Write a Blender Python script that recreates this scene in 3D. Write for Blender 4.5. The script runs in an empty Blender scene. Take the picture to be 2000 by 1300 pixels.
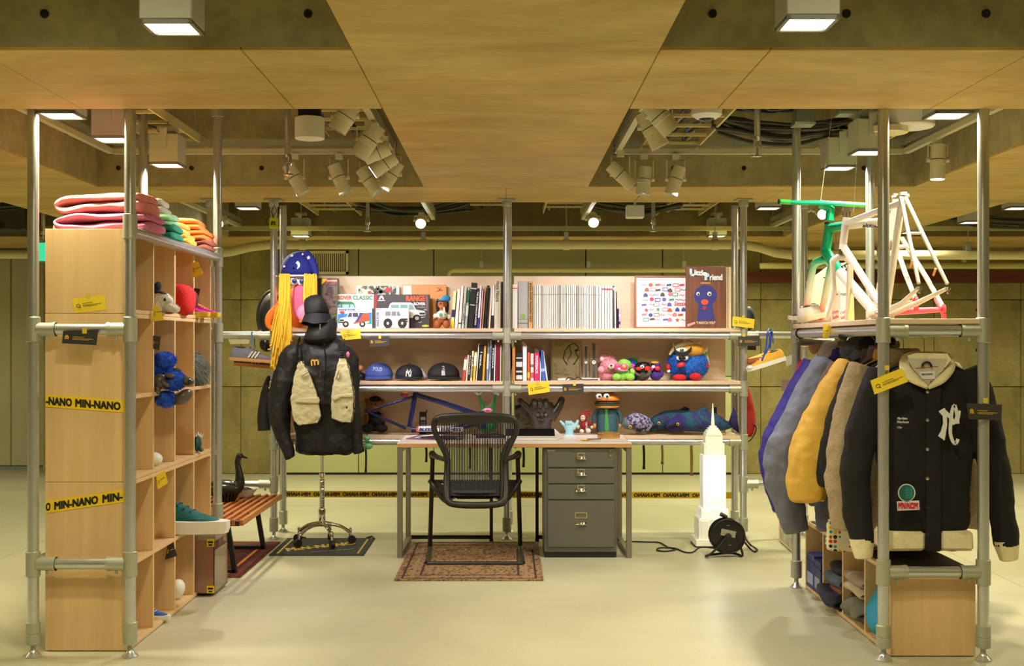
import bpy, math, random
from mathutils import Vector, Matrix, noise, Euler
random.seed(7)
S = bpy.context.scene
COL = S.collection
PI = math.pi
F = 2364.0; CH = 1.36
# ---------------------------------------------------------------- camera, world, lights, exposure
cd = bpy.data.cameras.new('camera'); cam = bpy.data.objects.new('camera', cd); COL.objects.link(cam)
cam.location = (0, 0, CH); cam.rotation_euler = (PI/2, 0, 0)
cd.sensor_width = 36; cd.lens = 36*F/2000; cd.shift_x = .006; cd.shift_y = .011; cd.clip_end = 60
S.camera = cam
w = bpy.data.worlds.new('world'); S.world = w; w.use_nodes = True
w.node_tree.nodes['Background'].inputs[0].default_value = (.9, .85, .6, 1)
w.node_tree.nodes['Background'].inputs[1].default_value = .3
S.view_settings.view_transform = 'Standard'; S.view_settings.look = 'None'
S.view_settings.exposure = -0.12; S.view_settings.gamma = 1; S.view_settings.use_curve_mapping = False
BOX_W = 23.0; BOX_C = (1.0, .94, .62)        # square downlights
SPOT_C = (1.0, .92, .95)                      # track spots
def lamp(kind, loc, power, color, target=None, size=.12, cone=60, blend=.6, spread=150):
    l = bpy.data.lights.new('lamp', kind); l.energy = power; l.color = color
    o = bpy.data.objects.new('lamp', l); COL.objects.link(o); o.location = loc
    if kind == 'AREA': l.size = size; l.spread = math.radians(spread)
    if kind == 'SPOT': l.spot_size = math.radians(cone); l.spot_blend = blend; l.shadow_soft_size = size
    d = (Vector(target) - Vector(loc)) if target else Vector((0, 0, -1))
    o.rotation_euler = d.to_track_quat('-Z', 'Y').to_euler()
    return o
# unseen area lamps added for ambient light, standing for the hall's further downlights
for X in (-6.6, -3.9, -1.3, 1.3, 3.9, 6.6):
    for Y in (-2.6, .4, 2.6):
        lamp('AREA', (X, Y, 2.9), 25, BOX_C, size=.6)
for X in (-6.8, 6.8):
    for Y in (6.4, 10.2):
        lamp('AREA', (X, Y, 2.9), 58, BOX_C, size=.6)
for X in (-4.3, 4.3):
    lamp('AREA', (X, 6.4, 2.9), 32, BOX_C, size=.4)
# ---------------------------------------------------------------- materials
def lin(c):
    r = []
    for v in c[:3]:
        v = v/255.0
        r.append(v/12.92 if v <= .04045 else ((v+.055)/1.055)**2.4)
    return (r[0], r[1], r[2], 1)
_M = {}
def mat(rgb, rough=.6, metal=0, kind='plain', alpha=1, emit=0, rgb2=None, sc=1, bump=None, spec=.5):
    key = (tuple(rgb), rough, metal, kind, alpha, emit, rgb2, sc, bump, spec)
    if key in _M: return _M[key]
    m = bpy.data.materials.new(kind); m.use_nodes = True; _M[key] = m
    nt = m.node_tree; N = nt.nodes; L = nt.links; b = N['Principled BSDF']
    b.inputs['Base Color'].default_value = lin(rgb); b.inputs['Roughness'].default_value = rough
    b.inputs['Metallic'].default_value = metal; b.inputs['Specular IOR Level'].default_value = spec
    def nd(t, **k):
        n = N.new(t)
        for a, v in k.items(): setattr(n, a, v)
        return n
    tc = nd('ShaderNodeTexCoord'); mp = nd('ShaderNodeMapping'); L.new(tc.outputs['Object'], mp.inputs[0])
    def tex(scale, detail=4, src=mp, rough_=.6, dist=0):
        n = nd('ShaderNodeTexNoise'); n.inputs['Scale'].default_value = scale; n.inputs['Detail'].default_value = detail
        n.inputs['Roughness'].default_value = rough_; n.inputs['Distortion'].default_value = dist
        L.new(src.outputs[0], n.inputs[0]); return n
    def ramp(src, a, b_, ca, cb):
        r = nd('ShaderNodeValToRGB'); r.color_ramp.elements[0].position = a; r.color_ramp.elements[1].position = b_
        r.color_ramp.elements[0].color = ca; r.color_ramp.elements[1].color = cb; L.new(src, r.inputs[0]); return r
    def bumpn(src, st, dist=.01):
        n = nd('ShaderNodeBump'); n.inputs['Strength'].default_value = st; n.inputs['Distance'].default_value = dist
        L.new(src, n.inputs['Height']); L.new(n.outputs[0], b.inputs['Normal'])
    def shade(c, f): return tuple(max(0, min(1, x*f)) for x in c[:3])+(1,)
    c = lin(rgb)
    if kind == 'concrete':          # rough cast faces
        n = tex(1.6, 8, dist=.4); n2 = tex(14, 6); c2 = lin(rgb2) if rgb2 else shade(c, .55)
        r = ramp(n.outputs[0], .3, .7, c2, shade(c, 1.12))
        mx = nd('ShaderNodeMix', data_type='RGBA', blend_type='MULTIPLY'); mx.inputs[0].default_value = .5
        r2 = ramp(n2.outputs[0], .3, .65, (.6, .6, .6, 1), (1.1, 1.1, 1.1, 1))
        L.new(r.outputs[0], mx.inputs[6]); L.new(r2.outputs[0], mx.inputs[7]); L.new(mx.outputs[2], b.inputs['Base Color'])
        bumpn(n2.outputs[0], .25, .01)
    elif kind == 'form':            # concrete that kept the grain of plywood forms; grain along x
        mp.inputs['Scale'].default_value = (.8, 2.6, 1)
        n = tex(1.3, 9, dist=.5, rough_=.72); r = ramp(n.outputs[0], .36, .64, shade(c, .72), lin(rgb2) if rgb2 else shade(c, 1.15))
        mp0 = nd('ShaderNodeMapping'); L.new(tc.outputs['Object'], mp0.inputs[0])
        mp2 = nd('ShaderNodeMapping'); L.new(tc.outputs['Object'], mp2.inputs[0]); mp2.inputs['Scale'].default_value = (5, 30, 1)
        n2 = tex(2.2, 5, src=mp2); r2 = ramp(n2.outputs[0], .3, .62, (.84, .83, .78, 1), (1.04, 1.04, 1.04, 1))
        n3 = tex(.9, 7, src=mp0, dist=.8); r3 = ramp(n3.outputs[0], .38, .66, (.80, .80, .74, 1), (1.06, 1.03, 1.0, 1))
        mx = nd('ShaderNodeMix', data_type='RGBA', blend_type='MULTIPLY'); mx.inputs[0].default_value = .7
        L.new(r.outputs[0], mx.inputs[6]); L.new(r2.outputs[0], mx.inputs[7]); mx2 = nd('ShaderNodeMix', data_type='RGBA', blend_type='MULTIPLY'); mx2.inputs[0].default_value = 1; L.new(mx.outputs[2], mx2.inputs[6]); L.new(r3.outputs[0], mx2.inputs[7]); L.new(mx2.outputs[2], b.inputs['Base Color'])
        bumpn(n2.outputs[0], .08, .004)
    elif kind in ('wood', 'woodx', 'woody'):   # grain along z / x / y
        s = [22*sc, 22*sc, 22*sc]; s[{'wood': 2, 'woodx': 0, 'woody': 1}[kind]] = 1.2*sc
        mp.inputs['Scale'].default_value = s
        n = tex(1.0, 6, dist=.6); r = ramp(n.outputs[0], .3, .7, lin(rgb2) if rgb2 else shade(c, .82), c)
        L.new(r.outputs[0], b.inputs['Base Color']); bumpn(n.outputs[0], .05, .002)
    elif kind == 'floor':
        n = tex(.55, 7, dist=.6); r = ramp(n.outputs[0], .3, .72, shade(c, .74), shade(c, 1.08))
        n2 = tex(60, 4); r2 = ramp(n2.outputs[0], .35, .6, (.93, .93, .93, 1), (1.03, 1.03, 1.03, 1))
        mx = nd('ShaderNodeMix', data_type='RGBA', blend_type='MULTIPLY'); mx.inputs[0].default_value = .7
        L.new(r.outputs[0], mx.inputs[6]); L.new(r2.outputs[0], mx.inputs[7]); L.new(mx.outputs[2], b.inputs['Base Color'])
        n3 = tex(1.3, 5); rr = nd('ShaderNodeMapRange'); rr.inputs[3].default_value = rough-.06; rr.inputs[4].default_value = rough+.12
        L.new(n3.outputs[0], rr.inputs[0]); L.new(rr.outputs[0], b.inputs['Roughness'])
    elif kind == 'cloth':           # woven cloth with soft creases
        n = tex(9*sc, 5, dist=.5); n2 = tex(400, 2)
        r = ramp(n.outputs[0], .25, .75, shade(c, .85), shade(c, 1.07)); L.new(r.outputs[0], b.inputs['Base Color'])
        bumpn(n.outputs[0], bump or .35, .02); pass
    elif kind == 'fleece':
        n = tex(120*sc, 4); r = ramp(n.outputs[0], .35, .65, shade(c, .84), shade(c, 1.08)); L.new(r.outputs[0], b.inputs['Base Color'])
        bumpn(n.outputs[0], .7, .008)
    elif kind == 'steel':           # galvanised pipe
        n = tex(30, 3); r = ramp(n.outputs[0], .3, .7, shade(c, .94), shade(c, 1.04)); L.new(r.outputs[0], b.inputs['Base Color'])
        b.inputs['Metallic'].default_value = metal or .85
    elif kind == 'patch':           # mottled two colour cloth or print
        mp.inputs['Scale'].default_value = (sc, sc, sc)
        n = tex(14, 5, dist=1.0); r = ramp(n.outputs[0], .47, .53, lin(rgb2), c); L.new(r.outputs[0], b.inputs['Base Color']); bumpn(n.outputs[0], .2, .01)
    elif kind == 'dots':
        v = nd('ShaderNodeTexVoronoi'); v.inputs['Scale'].default_value = 45; v.inputs['Randomness'].default_value = .1; L.new(mp.outputs[0], v.inputs[0])
        r = nd('ShaderNodeValToRGB'); r.color_ramp.interpolation = 'CONSTANT'; e = r.color_ramp.elements
        e[0].position = 0; e[0].color = lin((20, 18, 22)); e[1].position = .42; e[1].color = lin((235, 225, 190))
        sp = nd('ShaderNodeSeparateColor'); L.new(v.outputs['Color'], sp.inputs[0])
        r3 = nd('ShaderNodeValToRGB'); r3.color_ramp.interpolation = 'CONSTANT'; e3 = r3.color_ramp.elements
        e3[0].position = 0; e3[0].color = lin((215, 45, 50)); e3[1].position = .4; e3[1].color = lin((25, 25, 30)); x = e3.new(.65); x.color = lin((40, 150, 170)); x = e3.new(.82); x.color = lin((235, 190, 40))
        L.new(sp.outputs[0], r3.inputs[0]); L.new(v.outputs['Distance'], r.inputs[0])
        cm = nd('ShaderNodeMath', operation='GREATER_THAN'); cm.inputs[1].default_value = .42; L.new(v.outputs['Distance'], cm.inputs[0])
        mx = nd('ShaderNodeMix', data_type='RGBA'); L.new(cm.outputs[0], mx.inputs[0]); L.new(r3.outputs[0], mx.inputs[6]); mx.inputs[7].default_value = lin((235, 225, 190)); L.new(mx.outputs[2], b.inputs['Base Color'])
    elif kind == 'rug':
        v = nd('ShaderNodeTexVoronoi'); v.inputs['Scale'].default_value = 26*sc; L.new(mp.outputs[0], v.inputs[0]); v.distance = 'MANHATTAN'
        n = tex(11*sc, 3, dist=1.5); ad = nd('ShaderNodeMath', operation='MULTIPLY_ADD'); ad.inputs[1].default_value = .55
        L.new(v.outputs['Distance'], ad.inputs[0]); L.new(n.outputs[0], ad.inputs[2])
        r = nd('ShaderNodeValToRGB'); e = r.color_ramp.elements; e[0].position = .56; e[0].color = c; e[1].position = .92; e[1].color = lin(rgb2)
        x = e.new(.70); x.color = shade(c, .5); x = e.new(.80); x.color = shade(lin(rgb2), .45)
        L.new(ad.outputs[0], r.inputs[0]); L.new(r.outputs[0], b.inputs['Base Color']); bumpn(tex(300, 2).outputs[0], .5, .003)
    elif kind == 'grad':            # paint fading along z: rgb at the top to rgb2 below (bike fork)
        g = nd('ShaderNodeSeparateXYZ'); L.new(mp.outputs[0], g.inputs[0])
        mr = nd('ShaderNodeMapRange'); mr.inputs[1].default_value = sc[0] if isinstance(sc, tuple) else 0; mr.inputs[2].default_value = sc[1] if isinstance(sc, tuple) else 1
        L.new(g.outputs[2], mr.inputs[0]); r = nd('ShaderNodeValToRGB'); e = r.color_ramp.elements
        e[0].position = .08; e[0].color = lin(rgb2); e[1].position = .95; e[1].color = c; x = e.new(.22); x.color = lin((240, 170, 140)); x = e.new(.42); x.color = lin((228, 222, 200)); x = e.new(.66); x.color = lin((205, 222, 195))
        L.new(mr.outputs[0], r.inputs[0]); L.new(r.outputs[0], b.inputs['Base Color'])
    if alpha < 1:
        b.inputs['Alpha'].default_value = alpha
    if emit:
        b.inputs['Emission Color'].default_value = c; b.inputs['Emission Strength'].default_value = emit
    return m
# ---------------------------------------------------------------- geometry helpers
def P(x, y, D): return Vector(((x-988)*D/F, D, CH-(y-672)*D/F))
def pm(D): return F/D
class B:
    def __init__(s): s.v = []; s.f = []
    def add(s, vs, fs):
        n = len(s.v); s.v += [Vector(a) for a in vs]; s.f += [[i+n for i in f] for f in fs]; return s
    def box(s, x0, x1, y0, y1, z0, z1, b=0):
        if b and min(abs(x1-x0), abs(y1-y0), abs(z1-z0)) > 2.2*b:
            v = []; idx = {}
            for i, (sx, X) in enumerate(((-1, x0), (1, x1))):
                for j, (sy, Y) in enumerate(((-1, y0), (1, y1))):
                    for k, (sz, Z) in enumerate(((-1, z0), (1, z1))):
                        for a in range(3):
                            p = [X-sx*b, Y-sy*b, Z-sz*b]; p[a] += (sx, sy, sz)[a]*b
                            idx[i, j, k, a] = len(v); v.append(p)
            g = lambda *c: [idx[q] for q in c]
            f = []
            for i in (0, 1): f.append(g((i,0,0,0),(i,1,0,0),(i,1,1,0),(i,0,1,0)) if i else g((i,0,0,0),(i,0,1,0),(i,1,1,0),(i,1,0,0)))
            for j in (0, 1): f.append(g((0,j,0,1),(0,j,1,1),(1,j,1,1),(1,j,0,1)) if j else g((0,j,0,1),(1,j,0,1),(1,j,1,1),(0,j,1,1)))
            for k in (0, 1): f.append(g((0,0,k,2),(1,0,k,2),(1,1,k,2),(0,1,k,2)) if k else g((0,0,k,2),(0,1,k,2),(1,1,k,2),(1,0,k,2)))
            for i in (0, 1):
                for j in (0, 1): f.append(g((i,j,0,0),(i,j,0,1),(i,j,1,1),(i,j,1,0)))
                for k in (0, 1): f.append(g((i,0,k,0),(i,0,k,2),(i,1,k,2),(i,1,k,0)))
            for j in (0, 1):
                for k in (0, 1): f.append(g((0,j,k,1),(0,j,k,2),(1,j,k,2),(1,j,k,1)))
            for i in (0, 1):
                for j in (0, 1):
                    for k in (0, 1): f.append(g((i,j,k,0),(i,j,k,1),(i,j,k,2)))
            return s.add(v, f)
        return s.add([(x0,y0,z0),(x1,y0,z0),(x1,y1,z0),(x0,y1,z0),(x0,y0,z1),(x1,y0,z1),(x1,y1,z1),(x0,y1,z1)],
                     [(0,3,2,1),(4,5,6,7),(0,1,5,4),(1,2,6,5),(2,3,7,6),(3,0,4,7)])
    def tube(s, pts, r, n=12, flat=1.0, up=(0, 0, 1), closed=False):
        pts = [Vector(p) for p in pts]; R = r if isinstance(r, (list, tuple)) else [r]*len(pts)
        rings = []; N = len(pts); prev = None
        for i, p in enumerate(pts):
            a = pts[(i-1) % N] if (closed or i) else p; b = pts[(i+1) % N] if (closed or i < N-1) else p
            t = (b-a).normalized()
            if prev is None:
                u = Vector(up) if abs(t.dot(Vector(up))) < .95 else Vector((1, 0, 0))
                u = (u-t*u.dot(t)).normalized()
            else:
                u = prev-t*prev.dot(t); u = u.normalized() if u.length > 1e-6 else t.orthogonal().normalized()
            prev = u; w_ = t.cross(u)
            rings.append([p+(u*math.cos(2*PI*k/n)*flat+w_*math.sin(2*PI*k/n))*R[i] for k in range(n)])
        v = [q for g in rings for q in g]; f = []
        M = N if closed else N-1
        for i in range(M):
            for k in range(n):
                a = i*n+k; b2 = i*n+(k+1) % n; i2 = (i+1) % N
                f.append((a, b2, i2*n+(k+1) % n, i2*n+k))
        if not closed: f.append(tuple(range(n-1, -1, -1))); f.append(tuple((N-1)*n+k for k in range(n)))
        return s.add(v, f)
    def cyl(s, a, b, r, n=16, r2=None): return s.tube([a, b], [r, r if r2 is None else r2], n)
    def lathe(s, prof, c=(0, 0, 0), n=24, axis='z'):
        v = []; f = []; m = len(prof)
        for k in range(n):
            a = 2*PI*k/n
            for r, h in prof:
                p = (r*math.cos(a), r*math.sin(a), h)
                if axis == 'y': p = (p[0], p[2], p[1])
                if axis == 'x': p = (p[2], p[0], p[1])
                v.append(Vector(p)+Vector(c))
        for k in range(n):
            for i in range(m-1):
                f.append((k*m+i, ((k+1) % n)*m+i, ((k+1) % n)*m+i+1, k*m+i+1))
        f.append(tuple(k*m for k in range(n-1, -1, -1))); f.append(tuple(k*m+m-1 for k in range(n)))
        return s.add(v, f)
    def ell(s, c, r, n=16, m=10, rot=None, power=1):
        c = Vector(c); r = r if isinstance(r, (tuple, list)) else (r, r, r); v = []; f = []
        E = Euler(rot) if rot else None
        for j in range(1, m):
            t = PI*j/m
            for k in range(n):
                a = 2*PI*k/n; d = [math.sin(t)*math.cos(a), math.sin(t)*math.sin(a), math.cos(t)]
                if power != 1: d = [math.copysign(abs(q)**power, q) for q in d]
                p = Vector((d[0]*r[0], d[1]*r[1], d[2]*r[2]))
                if E: p.rotate(E)
                v.append(c+p)
        for zz in (1, -1):
            p = Vector((0, 0, zz*r[2]))
            if E: p.rotate(E)
            v.append(c+p)
        T = len(v)-2
        for j in range(m-2):
            for k in range(n): f.append((j*n+k, (j+1)*n+k, (j+1)*n+(k+1) % n, j*n+(k+1) % n))
        for k in range(n):
            f.append((T, k, (k+1) % n)); f.append((T+1, (m-2)*n+(k+1) % n, (m-2)*n+k))
        return s.add(v, f)
    def loft(s, rings, n=24, power=1.0):   # horizontal superellipse rings (cx,cy,cz,rx,ry)
        v = []; f = []
        for (cx, cy, cz, rx, ry) in rings:
            for k in range(n):
                a = 2*PI*k/n; c_, s_ = math.cos(a), math.sin(a)
                v.append((cx+rx*math.copysign(abs(c_)**power, c_), cy+ry*math.copysign(abs(s_)**power, s_), cz))
        for i in range(len(rings)-1):
            for k in range(n): f.append((i*n+k, i*n+(k+1) % n, (i+1)*n+(k+1) % n, (i+1)*n+k))
        f.append(tuple(range(n-1, -1, -1))); f.append(tuple((len(rings)-1)*n+k for k in range(n)))
        return s.add(v, f)
    def prism(s, pts, d):          # polygon of 3D points pushed along vector d
        n = len(pts); d = Vector(d); pts = [Vector(p) for p in pts]
        v = pts+[p+d for p in pts]
        return s.add(v, [tuple(range(n-1, -1, -1)), tuple(range(n, 2*n))]+[(k, (k+1) % n, n+(k+1) % n, n+k) for k in range(n)])
    def fpoly(s, pts, D, t=.0015): return s.prism([P(x, y, D) for x, y in pts], (0, t, 0))
    def fdisc(s, x, y, rx, ry, D, t=.0015, n=20): return s.fpoly([(x+rx*math.cos(2*PI*k/n), y+ry*math.sin(2*PI*k/n)) for k in range(n)], D, t)
    def rib(s, pts, w_, D, t=.0012, W=None):   # flat stroke drawn in a frontal plane, px units
        for i in range(len(pts)-1):
            (x0, y0), (x1, y1) = pts[i], pts[i+1]; L_ = math.hypot(x1-x0, y1-y0) or 1
            wa = W[i] if W else w_; wb = W[i+1] if W else w_
            nx, ny = -(y1-y0)/L_/2, (x1-x0)/L_/2
            s.fpoly([(x0+nx*wa, y0+ny*wa), (x1+nx*wb, y1+ny*wb), (x1-nx*wb, y1-ny*wb), (x0-nx*wa, y0-ny*wa)], D, t)
        return s
    def jit(s, amp, fr=5, seed=0, only=None):
        o = Vector((seed*3.1, seed*1.7, seed*2.3))
        for p in s.v: p += noise.noise_vector(p*fr+o)*amp
        return s
    def rot(s, ang, ax='Z', c=(0, 0, 0)):
        M_ = Matrix.Translation(c) @ Matrix.Rotation(ang, 4, ax) @ Matrix.Translation(-Vector(c))
        s.v = [M_ @ p for p in s.v]; return s
    def move(s, d): s.v = [p+Vector(d) for p in s.v]; return s
def root(o):
    while o.parent: o = o.parent
    return o
def link(name, me, parent=None, kind=None):
    o = bpy.data.objects.new(name, me); COL.objects.link(o)
    if parent: o.parent = parent
    if kind: o['kind'] = kind
    return o
def mesh(name, b, m, inv=None, smooth=True, ang=40):
    me = bpy.data.meshes.new(name)
    vs = [inv @ p for p in b.v] if inv else b.v
    me.from_pydata([tuple(p) for p in vs], [], [tuple(f) for f in b.f])
    if m: me.materials.append(m)
    if smooth and len(me.polygons):
        me.polygons.foreach_set('use_smooth', [True]*len(me.polygons))
        me.set_sharp_from_angle(angle=math.radians(ang))
    me.update(); return me
_tex = {}
def ctex(size):
    if size not in _tex:
        t = bpy.data.textures.new('creases', 'CLOUDS'); t.noise_scale = size; t.noise_depth = 2; _tex[size] = t
    return _tex[size]
def obj(name, b, m, parent=None, remesh=0, smoo=4, disp=0, dsize=.1, sub=0, kind=None, label=None, ang=40):
    inv = root(parent).matrix_basis.inverted() if parent else None
    me = mesh(name, b, m, inv, True, 180 if remesh else ang)
    o = link(name, me, parent, kind)
    if remesh:
        md = o.modifiers.new('r', 'REMESH'); md.mode = 'VOXEL'; md.voxel_size = remesh; md.use_smooth_shade = True
        if smoo: q = o.modifiers.new('s', 'SMOOTH'); q.iterations = smoo; q.factor = .5
    if sub: q = o.modifiers.new('u', 'SUBSURF'); q.levels = sub; q.render_levels = sub
    if disp: q = o.modifiers.new('d', 'DISPLACE'); q.texture = ctex(dsize); q.strength = disp; q.mid_level = .5; q.texture_coords = 'GLOBAL'
    if label: o['label'] = label
    return o
def thing(name, label, cat, loc=(0, 0, 0), rz=0, group=None):
    o = bpy.data.objects.new(name, None); COL.objects.link(o); o.location = loc; o.rotation_euler = (0, 0, rz)
    o.empty_display_size = .05; o['label'] = label; o['category'] = cat
    if group: o['group'] = group
    return o
def tag(o, label, cat, group=None):
    o['label'] = label; o['category'] = cat
    if group: o['group'] = group
    return o
def solo(name, b, m, label, cat, group=None, **k): return tag(obj(name, b, m, None, **k), label, cat, group)
def dup(r, loc, rz=0, label=None, group=None):
    def cp(o, par):
        c = o.copy(); COL.objects.link(c); c.parent = par
        for ch in o.children: cp(ch, c)
        return c
    c = cp(r, None); c.location = loc; c.rotation_euler = (0, 0, rz)
    if label: c['label'] = label
    if group: c['group'] = group
    return c
_tc = {}
def glyphs(s, bold=.02, shear=0):
    k = (s, bold, shear)
    if k not in _tc:
        cu = bpy.data.curves.new('t', 'FONT'); cu.body = s; cu.size = 1; cu.shear = shear; cu.resolution_u = 2; cu.fill_mode = 'FRONT'
        o = bpy.data.objects.new('t', cu); COL.objects.link(o)
        bpy.context.view_layer.update()
        me = bpy.data.meshes.new_from_object(o.evaluated_get(bpy.context.evaluated_depsgraph_get()))
        V = []; Fc = []; sh = ((0, 0),) if bold < .008 else ((-bold, -bold*.5), (bold, bold*.5), (-bold, bold*.5), (bold, -bold*.5))
        for li, (dx, dy) in enumerate(sh):
            n0 = len(V); V += [(v.co.x+dx, v.co.y+dy, li) for v in me.vertices]; Fc += [tuple(a+n0 for a in p.vertices) for p in me.polygons]
        x0, x1, y0, y1 = min(v[0] for v in V), max(v[0] for v in V), min(v[1] for v in V), max(v[1] for v in V)
        _tc[k] = ([((a-x0)/(x1-x0), (c-y0)/(y1-y0), l) for a, c, l in V], Fc)
        bpy.data.objects.remove(o); bpy.data.curves.remove(cu); bpy.data.meshes.remove(me)
    return _tc[k]
def text(s, o, u, v, m, parent, name='lettering', bold=.02, shear=0, n=None):
    o, u, v = Vector(o), Vector(u), Vector(v); vs, fs = glyphs(s, bold, shear)
    nn = Vector(n) if n else u.cross(v).normalized()
    b = B(); b.add([o+u*a+v*c+nn*(.0008+.0003*l) for a, c, l in vs], fs)
    return obj(name, b, m, parent)
def ftext(s, x0, y0, x1, y1, D, m, parent, tilt=0, **k):   # px box (x0,y1)=lower left, frontal plane
    o = P(x0, y1, D); return text(s, o, P(x1, y1-tilt, D)-o, P(x0, y0, D)-o, m, parent, **k)
def fur(pts_n, length, m, parent, name='fur', w_=.004, droop=.3):
    b = B()
    for p, n in pts_n:
        t = n.orthogonal().normalized(); t.rotate(Matrix.Rotation(random.random()*6.28, 3, n))
        L_ = length*random.uniform(.6, 1.2); tip = p+n*L_+t*L_*random.uniform(-.4, .4)+Vector((0, 0, -L_*droop))
        s_ = t.cross(n)*w_
        b.add([p-s_, p+s_, tip], [(0, 1, 2)])
    o = obj(name, b, m, parent, kind='stuff', ang=180); return o
def ellpts(c, r, n, seedv=0):
    rs = random.Random(seedv); out = []
    for _ in range(n):
        d = Vector((rs.gauss(0, 1), rs.gauss(0, 1), rs.gauss(0, 1))).normalized()
        out.append((Vector(c)+Vector((d.x*r[0], d.y*r[1], d.z*r[2])), Vector((d.x/r[0], d.y/r[1], d.z/r[2])).normalized()))
    return out
def arc(c, r, a0, a1, n=8, plane='xz'):
    out = []
    for k in range(n+1):
        a = math.radians(a0+(a1-a0)*k/n); d = (math.cos(a)*r, math.sin(a)*r)
        out.append(Vector(c)+(Vector((d[0], 0, d[1])) if plane == 'xz' else Vector((d[0], d[1], 0)) if plane == 'xy' else Vector((0, d[0], d[1]))))
    return out
def smoothpath(pts, k=4):
    pts = [Vector(p) for p in pts]; out = []
    for i in range(len(pts)-1):
        p0, p1, p2, p3 = pts[max(i-1, 0)], pts[i], pts[i+1], pts[min(i+2, len(pts)-1)]
        for j in range(k):
            t = j/k; out.append(.5*((2*p1)+(p2-p0)*t+(2*p0-5*p1+4*p2-p3)*t*t+(3*p1-p0-3*p2+p3)*t**3))
    return out+[pts[-1]]
# common materials
STEEL = mat((200, 202, 202), .28, .8, 'steel'); CLAMP = mat((176, 178, 160), .45, .55, 'steel')
CHROME = mat((225, 225, 225), .08, 1); PLY = mat((222, 188, 138), .5, 0, 'wood', rgb2=(212, 174, 122), sc=.8)
PLYX = mat((222, 196, 166), .5, 0, 'woodx', rgb2=(208, 180, 148), sc=.6); PLYEDGE = mat((238, 212, 176), .5)
WHITE = mat((235, 233, 228), .5); BLACK = mat((22, 22, 23), .5); OFFW = mat((214, 208, 180), .5)
YEL = mat((240, 205, 30), .5); INK = mat((18, 18, 18), .6); CHARC = mat((58, 54, 52), .6)
RED = mat((200, 32, 30), .5); CREAM = mat((222, 210, 170), .55)
FORM = mat((220, 178, 88), .62, 0, 'form', rgb2=(212, 188, 120)); CONC = mat((184, 172, 128), .8, 0, 'concrete', rgb2=(146, 136, 98))
EMW = mat((255, 252, 240), .5, emit=8)
# ================================================================= the hall
BX = 2.37            # underside of beams
def struct(name, b, m, parent=None, **k):
    o = obj(name, b, m, parent, **k)
    if not parent: o['kind'] = 'structure'
    return o
FLOORM = mat((190, 185, 156), .33, 0, 'floor')
struct('floor', B().box(-9, 9, -5, 13.4, -.1, 0), FLOORM)
g = B()
for X in (-3.2, 2.9): g.box(X-.002, X+.002, -5, 12.7, 0, .0006)
g.box(-9, 9, 10.2, 10.204, 0, .0006)
struct('floor_joint', g, mat((140, 134, 100), .8))
struct('ceiling', B().box(-9, 9, -5, 13.4, 3.15, 3.3), CONC)
struct('wall_left', B().box(-9.2, -9, -5, 13.4, 0, 3.2), CONC); struct('wall_right', B().box(9, 9.2, -5, 13.4, 0, 3.2), CONC)
struct('wall_front', B().box(-9, 9, -5.2, -5, 0, 3.2), CONC)
WC = mat((158, 146, 88), .75, 0, 'concrete', rgb2=(124, 112, 62))
wb = struct('wall_back', B().box(-4.85, 9, 12.74, 13, 0, 3.2), mat((60, 55, 35), .8))
# cast concrete panels, one part each, with tie holes
tie = mat((30, 27, 16), .9)
pn = B().box(0, .904, 0, .03, 0, .908, .003); pm_ = mesh('concrete_panel', pn, WC)
hb = B()
for sx in (.2, .7): hb.lathe([(.0001, 0), (.016, 0), (.016, .006)], (sx, -.003, .45), 10, 'y')
def cpanel(X, Z, holes=True):
    o = link('concrete_panel', pm_, wb); o.location = (X, 12.71, Z)
for i in range(0, 15):
    X = -4.60+i*.91
    if -2.35 < X < 1.45: continue
    for k in range(3): cpanel(X, k*.914+.003)
hh = B()
for i in range(0, 15):
    X = -4.60+i*.91
    if -3.0 < X < 2.1: continue
    for z in (.80, 1.30, 1.72): hh.lathe([(.0001, 0), (.017, 0), (.017, .012)], (X+.45, 12.695, z), 10, 'y')
o = obj('tie_holes', hh, tie, wb); o.name = 'tie_hole'; o['kind'] = 'stuff'
# sage metal panels in the middle of the back wall
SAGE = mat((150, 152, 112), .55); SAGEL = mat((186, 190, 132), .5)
for i in range(6):
    x0, x1 = [-2.36, -1.537, -.752, .02, .833, 1.634, 2.40][i:i+2]
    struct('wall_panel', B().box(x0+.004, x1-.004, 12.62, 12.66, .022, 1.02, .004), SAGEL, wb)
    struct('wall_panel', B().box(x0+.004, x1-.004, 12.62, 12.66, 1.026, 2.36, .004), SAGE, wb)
struct('panel_plinth', B().box(-2.37, 2.41, 12.63, 12.70, 0, .022), BLACK, wb)
struct('trim_1', B().box(-2.37, 2.41, 12.6, 12.7, 2.362, 2.39), BLACK)
for X in (-2.385, 2.405): struct('trim_2', B().box(X-.02, X+.02, 12.60, 12.72, 0, 2.36, .003), SAGE)
# left recess: pale grey wall panels
wl = struct('wall_back_left', B().box(-9, -4.85, 13.2, 13.4, 0, 3.2), mat((90, 90, 70), .7))
struct('wall_return', B().box(-4.87, -4.83, 12.74, 13.3, 0, 3.2), WC)
GP = mat((196, 192, 156), .55)
for i in range(5): struct('wall_panel', B().box(-8.98+i*.9+.004, -8.98+(i+1)*.9-.004, 13.16, 13.19, .04, 2.30, .004), GP, wl)
struct('baseboard_back', B().box(-9, -4.87, 13.14, 13.2, 0, .035), mat((150, 165, 160), .4, .5))
# dark red steel beam on the back wall, right
solo('steel_beam', B().box(2.46, 9, 12.55, 12.70, 2.00, 2.09, .004).box(2.46, 9, 12.50, 12.70, 2.085, 2.10), mat((96, 36, 24), .6), 'long dark red steel beam running along the right back wall', 'beam')
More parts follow.
